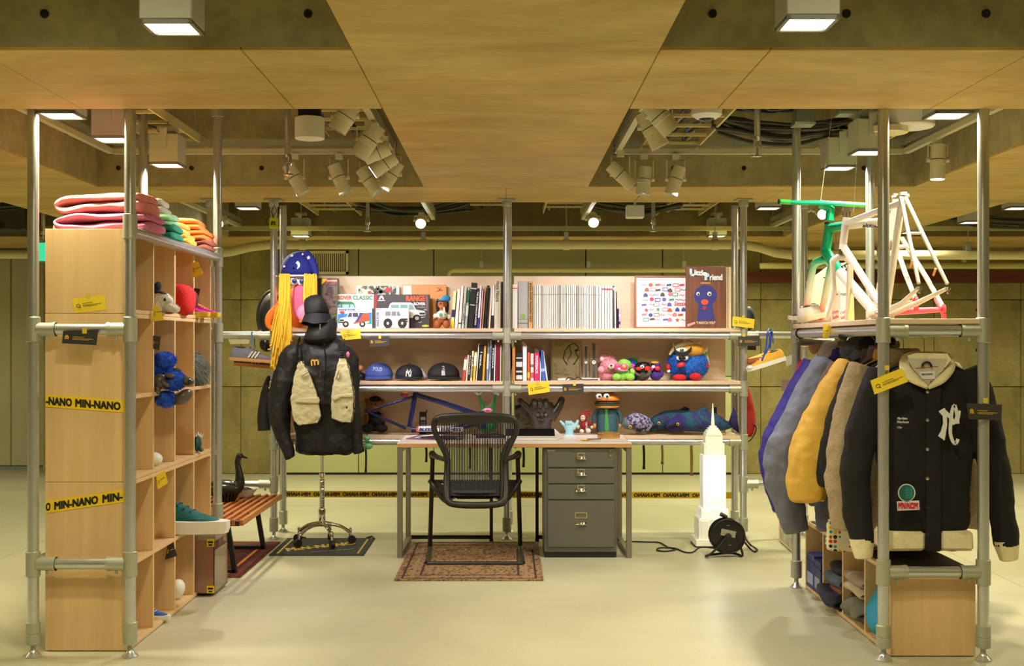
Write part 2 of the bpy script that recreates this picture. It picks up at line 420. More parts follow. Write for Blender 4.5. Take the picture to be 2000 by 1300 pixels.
# beams: dark cast sides and formwork undersides laid out in sheets
def beam(name, x0, x1, y0, y1, gx=None, gy=None, top=3.16, m=CONC):
    bo = struct(name, B().box(x0, x1, y0, y1, BX+.012, top), m)
    xs = [x0]+[v for v in (gx or []) if x0+.05 < v < x1-.05]+[x1]; ys = [y0]+[v for v in (gy or []) if y0+.05 < v < y1-.05]+[y1]
    for a in range(len(xs)-1):
        for c in range(len(ys)-1):
            struct('formwork_sheet', B().box(xs[a]+.0015, xs[a+1]-.0015, ys[c]+.0015, ys[c+1]-.0015, BX, BX+.014, .002), FORM, bo)
    return bo
G9 = [i*.91 for i in range(-9, 10)]
for (x0, x1) in ((-9, -.53), (.53, 9)): beam('ceiling_beam', x0, x1, 4.16, 5.2, G9)
beam('ceiling_beam', -.53, .53, -5, 7.78, None, [-3.2, -1.4, .42, 2.24, 4.64, 6.44])
beam('ceiling_beam', -9, 9, 7.78, 8.62, G9, None)
for s in (-1, 1):
    for (y0, y1) in ((-5, 4.16), (5.2, 7.78), (8.62, 11.45)):
        beam('ceiling_beam', min(s*2.62, s*3.58), max(s*2.62, s*3.58), y0, y1, None, [-3.2, -1.4, .42, 2.24, 6.4, 10.3])
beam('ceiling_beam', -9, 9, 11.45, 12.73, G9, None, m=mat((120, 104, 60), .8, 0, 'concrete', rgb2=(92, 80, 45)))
for (x0, x1) in ((-9, -.53), (.53, 9)): beam('ceiling_beam', x0, x1, -.2, .8, G9)
th = B()
for (Y, zz, xs) in ((4.16, 2.495, (-1.585, -.68, .71, 1.17, 1.65, 2.45, -2.4)), (7.78, 2.492, (-2.49, -2.02, -1.57, -1.125, -.56, .67, 1.08, 1.53, 2.3)), (11.45, 2.44, [i*.42-4.2 for i in range(21)])):
    for X in xs: th.lathe([(.0001, -.008), (.014, -.008), (.016, .004)], (X, Y, zz), 12, 'y')
for s in (-1, 1):
    for Y in (5.6, 6.3, 7.2, 9.2, 10.1): th.lathe([(.0001, -.008), (.014, -.008), (.016, .004)], (s*2.61, Y, 2.62), 12, 'x')
o = struct('tie_hole', th, tie); o['kind'] = 'structure'
# vent grille
vg = thing('vent_grille', 'cream wall vent grille with dark vertical slots behind the blue wizard hat', 'vent', (-1.82, 12.6, 2.1))
x0, x1, z0, z1 = -2.18, -1.64, 2.09, 2.33
obj('frame', B().box(x0, x1, 12.58, 12.62, z0, z0+.025).box(x0, x1, 12.58, 12.62, z1-.025, z1).box(x0, x0+.025, 12.58, 12.62, z0, z1).box(x1-.025, x1, 12.58, 12.62, z0, z1), OFFW, vg)
obj('backing', B().box(x0, x1, 12.612, 12.618, z0, z1), BLACK, vg)
sl = mesh('slat', B().box(-.006, .006, 12.595, 12.61, z0+.02, z1-.02), OFFW, vg.matrix_basis.inverted())
for i in range(22):
    o = link('slat', sl, vg); o.location = (x0+.04+i*.0217, 0, 0)
# ---------------------------------------------------------------- box downlights
HOUS = mat((186, 184, 165), .5)
def box_light():
    t = thing('box_downlight', '', 'ceiling light')
    h = .0825
    b = B().box(-h, h, -h, h, .012, .17, .004); obj('housing', b, HOUS, t)
    obj('bezel', B().box(-h, h, -h, -h+.012, 0, .012).box(-h, h, h-.012, h, 0, .012).box(-h, -h+.012, -h, h, 0, .012).box(h-.012, h, -h, h, 0, .012), mat((120, 118, 105), .4), t)
    obj('diffuser', B().box(-h+.016, h-.016, -h+.016, h-.016, .004, .012), EMW, t)
    obj('bracket', B().box(-.02, .02, -h-.008, -h, .08, .2).lathe([(.0001, -.01), (.02, -.01), (.02, 0)], (0, -h, .11), 14, 'y').box(-.05, .05, -.04, .04, .19, .22).cyl((0, 0, .17), (0, 0, .2), .03), HOUS, t)
    obj('drop_rod', B().cyl((0, 0, .2), (0, 0, .8), .006, 6), CLAMP, t)
    return t
bl = box_light(); first = True
spots = [(-1.06, 3.85, 'above the shop front, upper left of the central beam'), (.945, 3.8, 'above the shop front, upper right of the central beam'),
 (-1.95, 5.32, 'nearest of the row over the left cubby shelf'), (-1.93, 5.95, 'second of the row over the left cubby shelf'), (-1.9, 6.8, 'third of the row over the left cubby shelf'),
 (1.94, 5.32, 'nearest of the row over the clothes rack'), (1.9, 6.35, 'second of the row over the clothes rack'), (1.9, 6.91, 'third of the row over the clothes rack'),
 (-1.905, 8.95, 'just beyond the second beam, left of the tape measure'), (-1.905, 11.26, 'far back above the vent grille'), (1.94, 8.95, 'just beyond the second beam, right of the back posts'), (1.96, 11.26, 'far back above the stickers print and cover board'),
 (3.84, 10.0, 'far right beyond the side beam, middle one'), (3.78, 8.95, 'far right beyond the side beam, nearest one'), (3.65, 10.9, 'far right beyond the side beam, farthest one')]
for X, Y, d in spots:
    lb = 'square grey downlight, '+d
    if first: bl.location = (X, Y, 2.36); bl['label'] = lb; bl['group'] = 'square box downlights'; first = False
    else: dup(bl, (X, Y, 2.36), 0, lb, 'square box downlights')
    if Y > 8.7 and abs(X) > 3: pw = BOX_W*.8
    else: pw = BOX_W*(1.0 if Y < 8.7 else 1.7)
    lamp('AREA', (X, Y, 2.358), pw, BOX_C, size=.12, spread=160)
# ---------------------------------------------------------------- lighting tracks, trays, pipes
TRK = mat((205, 198, 170), .45)
def track(label, pts):
    b = B()
    for a, c in zip(pts[:-1], pts[1:]):
        x0, x1 = sorted((a[0], c[0])); y0, y1 = sorted((a[1], c[1]))
        b.box(x0-.017, x1+.017, y0-.017, y1+.017, a[2], a[2]+.032)
    t = thing('lighting_track', label, 'track', pts[0]); obj('rail', b, TRK, t)
    c = B()
    for a, d in zip(pts[:-1], pts[1:]):
        x0, x1 = sorted((a[0], d[0])); y0, y1 = sorted((a[1], d[1]))
        c.box(x0-.02, x1+.02, y0-.02, y1+.02, a[2]+.05, a[2]+.09)
    obj('channel', c, CLAMP, t); r = B()
    for a in pts: r.cyl((a[0], a[1], a[2]+.03), (a[0], a[1], 3.15), .006, 6)
    obj('hanging_rods', r, CLAMP, t).name = 'hanging_rod'
track('cream lighting track loop in the left ceiling bay', [(-.70, 5.25, 2.54), (-.70, 7.52, 2.54), (-2.45, 7.52, 2.54), (-2.45, 5.25, 2.54)])
track('cream lighting track loop in the right ceiling bay', [(.69, 5.25, 2.54), (.69, 7.52, 2.54), (2.48, 7.52, 2.54), (2.48, 5.25, 2.54)])
track('cream lighting track beyond the second beam, left of the tape measure', [(-2.47, 8.7, 2.44), (-2.47, 11.2, 2.44)])
track('cream lighting track beyond the second beam, above the cover board', [(2.47, 8.7, 2.44), (2.47, 11.2, 2.44)])
track('cream lighting track beyond the second beam holding the left round lamp', [(-.62, 8.9, 2.42), (-.62, 10.3, 2.42)])
track('cream lighting track beyond the second beam holding the right round lamp', [(.66, 8.9, 2.42), (.66, 10.3, 2.42)])
SPM = mat((222, 214, 178), .45)
def spot_head(ax, ay, bx_, by_, D, label, lit=False, w_=.086, dz=0, track_z=2.54, dark=True):
    a = P(ax, ay, D); b = P(bx_, by_, D); b.y += dz; d = (b-a).normalized(); L_ = (b-a).length
    t = thing('track_spotlight', label, 'spotlight', a, group='cream track spotlights'); r = w_/2
    u = d.cross(Vector((0, 1, 0))); u = u.normalized() if u.length > .1 else Vector((1, 0, 0)); mid = a+d*L_*.45
    obj('rear_body', B().tube([a, a+d*L_*.42], [r*.92, r], 20), SPM, t)
    obj('seam', B().tube([a+d*L_*.42, a+d*L_*.445], [r*.9]*2, 20), INK, t)
    obj('front_body', B().tube([a+d*L_*.445, a+d*L_*.6, a+d*L_*.61, b], [r, r, r*.95, r*.98], 20), SPM, t)
    obj('lens', B().tube([b-d*.012, b+d*.002], [r*.86]*2, 20), mat((250, 250, 255), .3, emit=18) if lit else mat((180, 178, 170), .2), t)
    top = Vector((mid.x, mid.y, track_z)); s_ = Vector((u.x, u.y, 0)).normalized() if Vector((u.x, u.y, 0)).length > .2 else Vector((1, 0, 0))
    y1 = mid+s_*(r+.012); y2 = mid-s_*(r+.012); zt = min(track_z-.03, mid.z+.12)
    obj('yoke', B().tube([y1, Vector((y1.x, y1.y, zt)), Vector((y2.x, y2.y, zt)), y2], .005, 6).cyl(y1+s_*.008, y1-s_*.01, .014, 10).cyl(y2-s_*.008, y2+s_*.01, .014, 10), SPM, t)
    obj('adapter', B().cyl(Vector((mid.x, mid.y, zt)), top, .014, 8).box(mid.x-.022, mid.x+.022, mid.y-.017, mid.y+.017, track_z-.035, track_z), SPM, t)
LS = [(563, 322, 592, 377, 7.5, 'leftmost on the far rail, beside the sprinkler drop', 0), (652, 322, 675, 377, 7.5, 'second on the far rail of the left bay', 0), (706, 330, 738, 378, 7.5, 'third on the far rail of the left bay', 0),
 (778, 318, 748, 368, 7.3, 'lowest right of the cluster beside the central beam', 0), (772, 305, 728, 336, 6.9, 'with the glowing white lens in the cluster beside the central beam', 1), (760, 288, 712, 308, 6.7, 'lying almost level in the cluster beside the central beam', 0),
 (738, 246, 700, 306, 6.4, 'steep pale one at the top of the cluster beside the central beam', 0), (688, 206, 658, 254, 5.9, 'yellowish one right of the white drum in the left bay', 0),
 (1192, 322, 1236, 364, 7.4, 'tilted one in the corner right of the central beam', 0), (1261, 326, 1255, 380, 7.5, 'upright one on the far rail of the right bay', 0), (1328, 326, 1310, 380, 7.5, 'farthest from the central beam on the far rail of the right bay', 0),
 (1256, 220, 1290, 286, 6.2, 'bright white one high beside the central beam, right bay', 0), (1268, 204, 1312, 256, 5.9, 'yellowish one crossing behind the bright white one, right bay', 0),
 (1832, 282, 1831, 350, 7.0, 'single upright one with glowing lens over the clothes rack', 1)]
for (a, b_, c, d, D, lb, lit) in LS: spot_head(a, b_, c, d, D, 'cream track spotlight, '+lb, lit, w_=.088 if D > 6.5 else .1)
for (x, y, D, lb) in ((824, 440, 10.0, 'left of the two round glowing ones above the back shelves'), (1157, 438, 10.0, 'right of the two round glowing ones above the back shelves'), (434, 440, 10.6, 'round glowing one beside the left frame post'), (1598, 422, 9.6, 'round glowing one under the green handlebar')):
    spot_head(x, y-16, x, y, D, 'cream spotlight, '+lb, True, w_=.09, dz=-.14, track_z=2.44)
SP = 45
for (a, b_, pw, cone) in (((-1.75, 7.45, 2.27), (-1.2, 8.5, 1.2), SP*.7, 75), ((-1.33, 7.45, 2.27), (-1.0, 8.6, 1.4), SP, 70), ((-1.05, 7.4, 2.27), (-.5, 8.6, 1.3), SP, 70), ((-.75, 7.2, 2.27), (-.5, 8.5, 1.5), SP*.8, 75),
   ((.7, 7.3, 2.27), (.7, 8.6, 1.45), SP, 75), ((.86, 7.4, 2.27), (.5, 8.6, 1.2), SP, 70), ((1.06, 7.4, 2.27), (1.1, 8.6, 1.4), SP*1.1, 75), ((-.8, 6.4, 2.30), (-1.75, 6.2, 1.9), SP*.9, 60), ((-.75, 6.7, 2.28), (-1.7, 6.2, .9), SP*1.5, 85),
   ((.8, 6.2, 2.28), (1.6, 5.9, 1.1), SP*1.3, 85), ((.75, 5.7, 2.30), (1.9, 5.9, 1.8), SP*.45, 60), ((-.72, 6.9, 2.3), (-.4, 6.6, 0), SP*1.3, 100), ((.72, 6.9, 2.3), (.4, 6.4, 0), SP*1.2, 100), ((2.49, 7.0, 2.3), (2.3, 6.2, 0), SP, 70)):
    lamp('SPOT', a, pw, SPOT_C, b_, size=.035, cone=cone, blend=.7)
# cable ladders
TRAY = mat((206, 190, 130), .5); CBL = [mat(c, .5) for c in ((32, 32, 30), (60, 56, 46), (150, 150, 150), (50, 90, 160), (180, 160, 120))]
def ladder(x0, x1, y0, y1, z, label, cables=0):
    t = thing('cable_ladder', label, 'cable tray', ((x0+x1)/2, y0, z))
    for X in (x0, x1): obj('side_rail', B().box(X-.006, X+.006, y0, y1, z-.02, z+.03), TRAY, t)
    me = mesh('rung', B().box(x0, x1, -.012, .012, -.012, .004), TRAY, None)
    n = int((y1-y0)/.3)
    for i in range(n):
        o = link('rung', me, t); o.location = Vector((0, y0+.1+i*.3, z))-Vector(t.location)
    h = B()
    for Y in (y0+.3, y1-.3):
        for X in (x0, x1): h.cyl((X, Y, z), (X, Y, 3.15), .005, 6)
    obj('hanger_rod', h, CLAMP, t, kind='stuff')
    for k in range(cables):
        X = x0+.03+(x1-x0-.06)*random.random(); r = random.uniform(.005, .012)
        obj('cable', B().tube([(X+random.uniform(-.04, .04), y0+j*(y1-y0)/8, z+.012+random.random()*.02) for j in range(9)], r, 6), random.choice(CBL), t)
ladder(-2.18, -1.9, 5.3, 7.7, 2.63, 'pale ladder cable tray over the left cubby shelf', 3)
ladder(-1.12, -.8, 5.3, 7.7, 2.70, 'pale ladder cable tray left of the central beam', 5)
ladder(.85, 1.2, 5.3, 7.7, 2.61, 'pale ladder cable tray full of cables right of the central beam', 12)
ladder(1.95, 2.3, 5.3, 7.7, 2.61, 'pale ladder cable tray above the clothes rack', 4)
ladder(-1.75, -1.35, 8.7, 11.3, 2.58, 'pale ladder cable tray beyond the second beam, far left', 6)
ladder(-.35, .0, 8.7, 11.3, 2.62, 'pale ladder cable tray beyond the second beam, left of the centre post', 8)
ladder(.35, .7, 8.7, 11.3, 2.6, 'pale ladder cable tray beyond the second beam, right of the centre post', 8)
ladder(1.4, 1.8, 8.7, 11.3, 2.58, 'pale ladder cable tray beyond the second beam, far right', 8)
ladder(3.7, 4.1, 8.7, 11.3, 2.6, 'pale ladder cable tray in the outer right bay', 6)
ladder(-4.3, -3.9, 8.7, 11.3, 2.6, 'pale ladder cable tray in the outer left bay', 6)
def bundle(x0, x1, Y, z, n, label):
    t = thing('cable_bundle', label, 'cables', ((x0+x1)/2, Y, z))
    for k in range(n):
        dy = random.uniform(-.12, .12); dz = random.uniform(-.03, .05); s_ = random.uniform(.03, .09)
        obj('cable', B().tube(smoothpath([(x0+(x1-x0)*j/6+random.uniform(-.03, .03), Y+dy+random.uniform(-.03, .03), z+dz-s_*math.sin(PI*j/6)+random.uniform(-.012, .012)) for j in range(7)], 3), random.uniform(.007, .014), 6), CBL[k % 2], t)
bundle(1.2, 2.0, 6.9, 2.62, 14, 'sagging bundle of black cables between the two right trays')
bundle(1.2, 1.7, 6.62, 2.7, 7, 'second sagging bundle of dark cables nearer the cassette grille')
bundle(-1.3, -.3, 10.4, 2.56, 8, 'dark cables strung beyond the second beam, left of the centre post')
bundle(.7, 1.5, 10.4, 2.56, 8, 'dark cables strung beyond the second beam, right of the centre post')
bundle(-4.9, -3.8, 10.15, 2.56, 8, 'dark cables strung in the outer left bay')
bundle(3.9, 5.6, 10.8, 2.5, 8, 'dark cables strung in the outer right bay')
def pipe(name, label, pts, r, m, cols=(), rods=()):
    t = thing(name, label, 'pipe', pts[0]); obj('tube', B().tube(pts, r, 16), m, t)
    for (x, y, z) in cols: obj('collar', B().cyl((x-.03, y, z), (x+.03, y, z), r*1.18, 16), m, t)
    for (x, y, z) in rods: obj('hanger_rod', B().cyl((x, y, z), (x, y, 3.15), .005, 6).box(x-.02, x+.02, y-.02, y+.02, z+r, z+r+.07), CLAMP, t)
INS = mat((210, 200, 146), .6)
pipe('insulated_pipe', 'thick cream insulated pipe crossing above the wall panels, stepping down at both ends',
     [(-9, 11, 2.18), (-2.75, 11, 2.18), (-2.5, 11, 2.2), (-2.32, 11, 2.245), (-2.15, 11, 2.265), (2.15, 11, 2.265), (2.3, 11, 2.24), (2.45, 11, 2.19), (2.6, 11, 2.17), (9, 11, 2.17)], .042, INS,
     [(-1.85, 11, 2.265), (-.75, 11, 2.265), (.55, 11, 2.265), (1.9, 11, 2.265), (3.4, 11, 2.17), (-2.7, 11, 2.18)], [(-.75, 11, 2.265), (.55, 11, 2.265), (1.9, 11, 2.265), (3.0, 11, 2.17), (4.2, 11, 2.17), (-2.75, 11, 2.18)])
pipe('water_pipe', 'thin cream pipe with an elbow behind the top shelf of books', [(-.60, 12.45, 2.03), (-.58, 12.45, 2.1), (-.54, 12.45, 2.12), (-.3, 12.45, 2.12), (2.36, 12.45, 2.12)], .024, mat((216, 206, 140), .5), [(-.45, 12.45, 2.12)], [(-.25, 12.45, 2.12), (.85, 12.45, 2.12), (1.83, 12.45, 2.12)])
pipe('water_pipe', 'thin cream pipe running above the red beam at the right', [(2.5, 11.9, 2.13), (9, 11.9, 2.13)], .03, mat((180, 172, 110), .5), [], [(3.1, 11.9, 2.13), (4.5, 11.9, 2.13)])
solo('strut_channel', B().box(-9, 9, 11.12, 11.16, 2.405, 2.445), mat((190, 180, 130), .5, .3), 'long pale strut channel above the insulated pipe', 'channel')
pipe('duct_pipe', 'grey-green duct high beyond the second beam, left of the tape measure', [(-2.3, 9.9, 2.66), (-1.25, 9.9, 2.66), (-.9, 9.9, 2.66)], .06, mat((150, 146, 100), .6), [(-1.7, 9.9, 2.66)])
pipe('duct_pipe', 'pale duct high beyond the second beam, right of the white box', [(1.15, 9.9, 2.62), (1.9, 9.9, 2.62)], .035, OFFW, [(1.3, 9.9, 2.62)])
def sprinkler(x, y, D, r, label):
    c = P(x, y, D); t = thing('sprinkler_drop', label, 'sprinkler', c)
    obj('pipe', B().cyl(c+Vector((0, 0, .09)), (c.x, c.y, 3.15), r, 14), STEEL, t)
    obj('coupling', B().lathe([(r*1.2, .05), (r*1.3, .06), (r*1.3, .1), (r*1.1, .11)], c, 14), CHROME, t)
    obj('sprinkler_head', B().lathe([(.006, -.005), (.034, 0), (.03, .006), (.008, .01), (.008, .05), (.02, .055)], c, 14), CHROME, t)
sprinkler(562, 342, 6.5, .017, 'steel sprinkler drop pipe beside the leftmost spotlight')
sprinkler(1479, 306, 6.5, .017, 'steel sprinkler drop pipe in the right ceiling bay')
sprinkler(718, 452, 9.6, .015, 'small sprinkler drop beyond the second beam, left')
sprinkler(1276, 452, 9.6, .015, 'small sprinkler drop beyond the second beam, right')
sprinkler(84, 470, 9.6, .015, 'dark sprinkler drop above the green exit sign')
# drum speaker, dome camera, cassettes, wall boxes
c = P(605, 272, 6.2); t = thing('drum_speaker', 'white round drum speaker hanging on a black bracket in the left bay', 'speaker', c)
obj('drum', B().lathe([(.07, 0), (.076, .004), (.076, .108), (.07, .112)], c, 28), mat((232, 226, 210), .5), t); obj('bracket', B().box(c.x-.055, c.x+.055, c.y-.03, c.y+.03, c.z+.112, c.z+.24).cyl(c+Vector((0, 0, .2)), c+Vector((0, 0, .7)), .01), BLACK, t)
c = P(1380, 238, 6.2); t = thing('dome_camera', 'white dome camera with black lens in the right bay', 'camera', c)
obj('housing', B().lathe([(.05, .015), (.078, .035), (.08, .075), (.06, .08)], c, 28), WHITE, t); obj('lens_dome', B().ell(c+Vector((0, 0, .025)), (.045, .045, .025)), mat((15, 15, 18), .1), t); obj('stem', B().cyl(c+Vector((0, 0, .08)), (c.x, c.y, 3.15), .015), OFFW, t)
for (x0, x1, lb) in ((-1.6, -1.2, 'left'), (1.3, 1.7, 'right')):
    t = thing('ceiling_cassette', 'square white air cassette grille in the %s ceiling bay' % lb, 'air vent', ((x0+x1)/2, 6.1, 2.6))
    obj('frame', B().box(x0, x1, 5.9, 6.35, 2.60, 2.625, .004), WHITE, t); obj('grille', B().box(x0+.05, x1-.05, 5.95, 6.3, 2.596, 2.602), OFFW, t); obj('duct_box', B().box(x0+.03, x1-.03, 5.93, 6.32, 2.625, 3.15), CLAMP, t)
c = P(1776, 250, 6.3); t = thing('round_speaker', 'large white two-tier round speaker above the right frame', 'speaker', c)
obj('lower_tier', B().lathe([(.09, -.03), (.1, -.026), (.1, .004)], c-Vector((.11, 0, 0)), 28), CREAM, t); obj('upper_tier', B().lathe([(.12, .002), (.128, .01), (.128, .09), (.12, .095)], c, 28), WHITE, t)
c = P(1240, 426, 9.3); solo('junction_box', B().box(c.x-.068, c.x+.068, c.y-.05, c.y+.05, c.z, c.z+.098, .006).box(c.x-.01, c.x+.01, c.y-.01, c.y+.01, c.z+.09, 3.15), WHITE, 'white rectangular ceiling box beyond the second beam', 'box')
t = thing('exit_sign', 'green glowing exit sign beside the left frame post', 'sign', (-4.13, 10.8, 2.1))
obj('housing', B().box(-4.18, -3.95, 10.62, 10.66, 2.08, 2.30), mat((150, 150, 120), .5), t); obj('lit_face', B().box(-4.15, -3.98, 10.615, 10.62, 2.09, 2.25), mat((60, 215, 165), .5, emit=1.0), t); obj('hanging_rod', B().cyl((-4.06, 10.64, 2.30), (-4.06, 10.64, 3.14), .012), CLAMP, t)
t = thing('ceiling_unit', 'dark ceiling air unit above the exit sign at the far left', 'air unit', (-4.9, 10.5, 2.3)); obj('body', B().box(-5.3, -4.2, 10.6, 11, 2.36, 2.62, .01), mat((52, 50, 38), .6), t); obj('louver', B().box(-5.1, -4.4, 10.59, 10.602, 2.38, 2.42), INK, t)
# metal conduit boxes over the rack
for i, (X, Y) in enumerate(((1.62, 6.6), (1.78, 6.3), (1.95, 6.0))):
    t = thing('steel_conduit_box', 'galvanised conduit box above the rack, %s of three' % ('farthest', 'middle', 'nearest')[i], 'box', (X, Y, 2.6)); obj('body', B().box(X-.05, X+.05, Y-.05, Y+.05, 2.56, 2.75, .004), mat((150, 160, 140), .35, .7), t); obj('lip', B().box(X-.056, X+.056, Y-.056, Y+.056, 2.55, 2.563), STEEL, t)
# ================================================================= pipe frames
PR = .0243
def post(t, X, Y, z0=.0, z1=2.9, foot=True, flange=False):
    obj('post', B().cyl((X, Y, z0+(.06 if foot else 0)), (X, Y, z1), PR, 20), STEEL, t)
    if foot:
        obj('foot', B().lathe([(.0001, 0), (.035, 0), (.035, .006), (.02, .02), (.012, .03), (.012, .06)], (X, Y, 0), 20), STEEL, t)
        obj('sleeve', B().lathe([(.026, .055), (.031, .058), (.031, .1), (.029, .102), (.031, .104), (.031, .15), (.026, .155)], (X, Y, 0), 20), CLAMP, t)
    if flange: obj('flange', B().box(X-.06, X+.06, Y-.06, Y+.06, z1-.008, z1+.002, .002).lathe([(.03, -.05), (.034, -.045), (.034, -.01), (.03, -.008)], (X, Y, z1), 16), CLAMP, t)
def rail(t, a, b, r=PR):
    a = Vector(a); b = Vector(b); obj('rail', B().cyl(a, b, r, 20), STEEL, t)
def joint(t, X, Y, z, dirs):
    b = B().lathe([(.0275, -.055), (.031, -.052), (.031, .052), (.0275, .055)], (X, Y, z), 20)
    for d in dirs:
        d = Vector(d); p = Vector((X, Y, z)); b.cyl(p+d*.02, p+d*.1, .0295, 18); b.cyl(p+d*.085, p+d*.1, .0315, 18)
        b.cyl(p+d*.06+Vector((0, 0, -.03)), p+d*.06+Vector((0, 0, -.045)), .007, 8)
    obj('joint_clamp', b, CLAMP, t)
# left frame
FL = thing('pipe_frame', 'galvanised pipe frame standing around the tall cubby shelves on the left', 'frame', (-1.85, 5.26, 0))
for X, Y in ((-2.058, 5.27), (-1.636, 5.27), (-2.058, 6.87), (-1.636, 6.87)): post(FL, X, Y, z1=2.95 if Y < 6 or X < -2 else 2.69)
obj('post_cap', B().cyl((-1.636, 6.87, 2.65), (-1.636, 6.87, 2.69), .034, 18).cyl((-1.636, 6.87, 2.69), (-1.636, 6.87, 3.15), .02, 12), CLAMP, FL)
xh = (1, 0, 0); xm = (-1, 0, 0); yh = (0, 1, 0); ym = (0, -1, 0)
for z in (1.425, .405): rail(FL, (-2.058, 5.27, z), (-1.636, 5.27, z)); joint(FL, -2.058, 5.27, z, (xh,)); joint(FL, -1.636, 5.27, z, (xm,))
rail(FL, (-1.636, 5.27, 1.832+.02), (-1.636, 6.87, 1.852)); joint(FL, -1.636, 5.27, 1.852+.02, ()); joint(FL, -1.636, 6.87, 1.852, ())
for z in (1.425, .405): joint(FL, -1.636, 6.87, z, (xm,)); rail(FL, (-2.058, 6.87, z), (-1.636, 6.87, z))
rail(FL, (-2.058, 5.27, .405), (-2.058, 6.87, .405))
# right frame
FR = thing('pipe_frame', 'galvanised pipe frame on the right carrying the hung coats and bike frames', 'frame', (1.84, 5.2, 0))
for X, Y in ((1.625, 5.21), (2.055, 5.21), (1.625, 6.77), (2.055, 6.83)): post(FR, X, Y, z1=2.95 if Y < 6 or X > 2 else 2.86)
for z in (1.42, .38): rail(FR, (1.625, 5.21, z), (2.055, 5.21, z)); joint(FR, 1.625, 5.21, z, (xh,)); joint(FR, 2.055, 5.21, z, (xm,))
rail(FR, (1.625, 5.21, 1.42), (1.625, 6.77, 1.42)); joint(FR, 1.625, 6.77, 1.42, (ym,)); rail(FR, (2.055, 5.21, 1.42), (2.055, 6.83, 1.42)); rail(FR, (1.625, 6.77, 1.37), (2.055, 6.83, 1.37))
rail(FR, (1.86, 5.23, 1.42), (1.86, 6.83, 1.42), .016)
solo('top_board', B().box(1.60, 2.06, 5.19, 6.78, 1.447, 1.47, .002), PLYX, 'long plywood board laid on the right frame under the bike frames', 'shelf board')
# back frame
FB = thing('pipe_frame', 'wide galvanised pipe frame holding the three back shelves', 'frame', (0, 8.44, 0))
for X in (-1.618, .007, 1.657): post(FB, X, 8.44, z1=BX-.003, flange=True)
for X in (-1.615, .02, 1.66): post(FB, X, 8.78, z1=BX-.003 if X > 9 else 2.365, flange=False)
for X in (-2.06,): post(FB, X, 8.44, z1=BX-.003, flange=True)
post(FB, 2.12, 8.60, z1=BX-.003, flange=True)
for z in (1.42, 1.05, .68):
    rail(FB, (-1.618, 8.44, z), (1.657, 8.44, z)); rail(FB, (-1.618, 8.78, z), (1.657, 8.78, z))
    joint(FB, -1.618, 8.44, z, (xh,)+((xm,) if z == 1.42 else ())); joint(FB, .007, 8.44, z, (xm, xh)); joint(FB, 1.657, 8.44, z, (xm,)+((xh,) if z == 1.42 else ()))
    for X in (-1.618, .01, 1.657): rail(FB, (X, 8.44, z), (X, 8.78, z))
for z in (1.44, .40):
    rail(FB, (-2.06, 8.44, z-.015), (-1.618, 8.44, z-.015)); joint(FB, -1.618, 8.44, z-.015, (xm,)) if z < 1 else None
    rail(FB, (1.657, 8.44, z-.015), (2.12, 8.60, z-.015)); joint(FB, 1.657, 8.44, z-.015, (xh,)) if z < 1 else None
# boards
i = 0
for (x0, x1, nm) in ((-1.60, -.022, 'left'), (.058, 1.632, 'right')):
    for zt, rn in ((1.4715, 'top'), (1.104, 'middle'), (.724, 'bottom')):
        solo('shelf_board', B().box(x0, x1, 8.418, 8.76, zt-.025, zt, .0015), PLYX, '%s pale plywood shelf board of the %s back bay' % (rn, nm), 'shelf board')
    for zt, z0, rn in ((1.852, 1.4725, 'top'), (1.445, 1.105, 'middle'), (1.078, .725, 'bottom')):
        x1b = x1-.045 if nm == 'right' else x1+.0
        solo('back_panel', B().box(x0, x1b, 8.745, 8.757, z0, zt, .001), PLYX, 'thin plywood back panel behind the %s shelf of the %s bay' % (rn, nm), 'panel')
# ================================================================= cubby units (openings face +x before rotation)
def cubby(rows, label, loc, rz=0, mirror=False):
    t = thing('cubby_unit', label, 'shelf unit', loc)
    D_, T = .372, .018; L_ = 4*.3725; H = rows*.3727
    sg = -1 if mirror else 1
    def bx(x0, x1, *a):
        return B().box(*((x0, x1) if not mirror else (-x1, -x0)), *a)
    def w_(b): return b.move(loc)
    obj('side_panel', w_(bx(0, D_, 0, T, 0, H, .001)), PLY, t); obj('side_panel', w_(bx(0, D_, L_-T, L_, 0, H, .001)), PLY, t)
    obj('back_panel', w_(bx(0, .01, T, L_-T, 0, H, .001)), PLY, t)
    for k in range(rows+1):
        z = min(max(k*.3727-T/2, 0), H-T); obj('shelf', w_(bx(.01, D_, T, L_-T, z, z+T, .001)), PLY, t)
    for j in range(1, 4):
        for k in range(rows):
            z0 = max(k*.3727+T/2, T); z1 = min((k+1)*.3727-T/2, H-T); Y = j*.3725
            obj('divider', w_(bx(.01, D_, Y-T/2, Y+T/2, z0, z1, .001)), PLY, t)
    return t
ZU = .004
cubby(2, 'two-row plywood cubby unit standing on the floor, lowest of the left stack', (-2.04, 5.36, ZU))
cubby(2, 'two-row plywood cubby unit in the middle of the left stack', (-2.04, 5.36, ZU+.747))
cubby(1, 'single-row plywood cubby unit on top of the left stack, under the folded sweatshirts', (-2.04, 5.36, ZU+1.494))
cubby(1, 'low plywood cubby unit on the floor under the hung coats', (2.045, 5.27, ZU), mirror=True)
solo('shelf_liner', B().box(1.69, 2.03, 5.29, 6.7, .378, .382), BLACK, 'black sheet lying on top of the low right cubby unit', 'board')
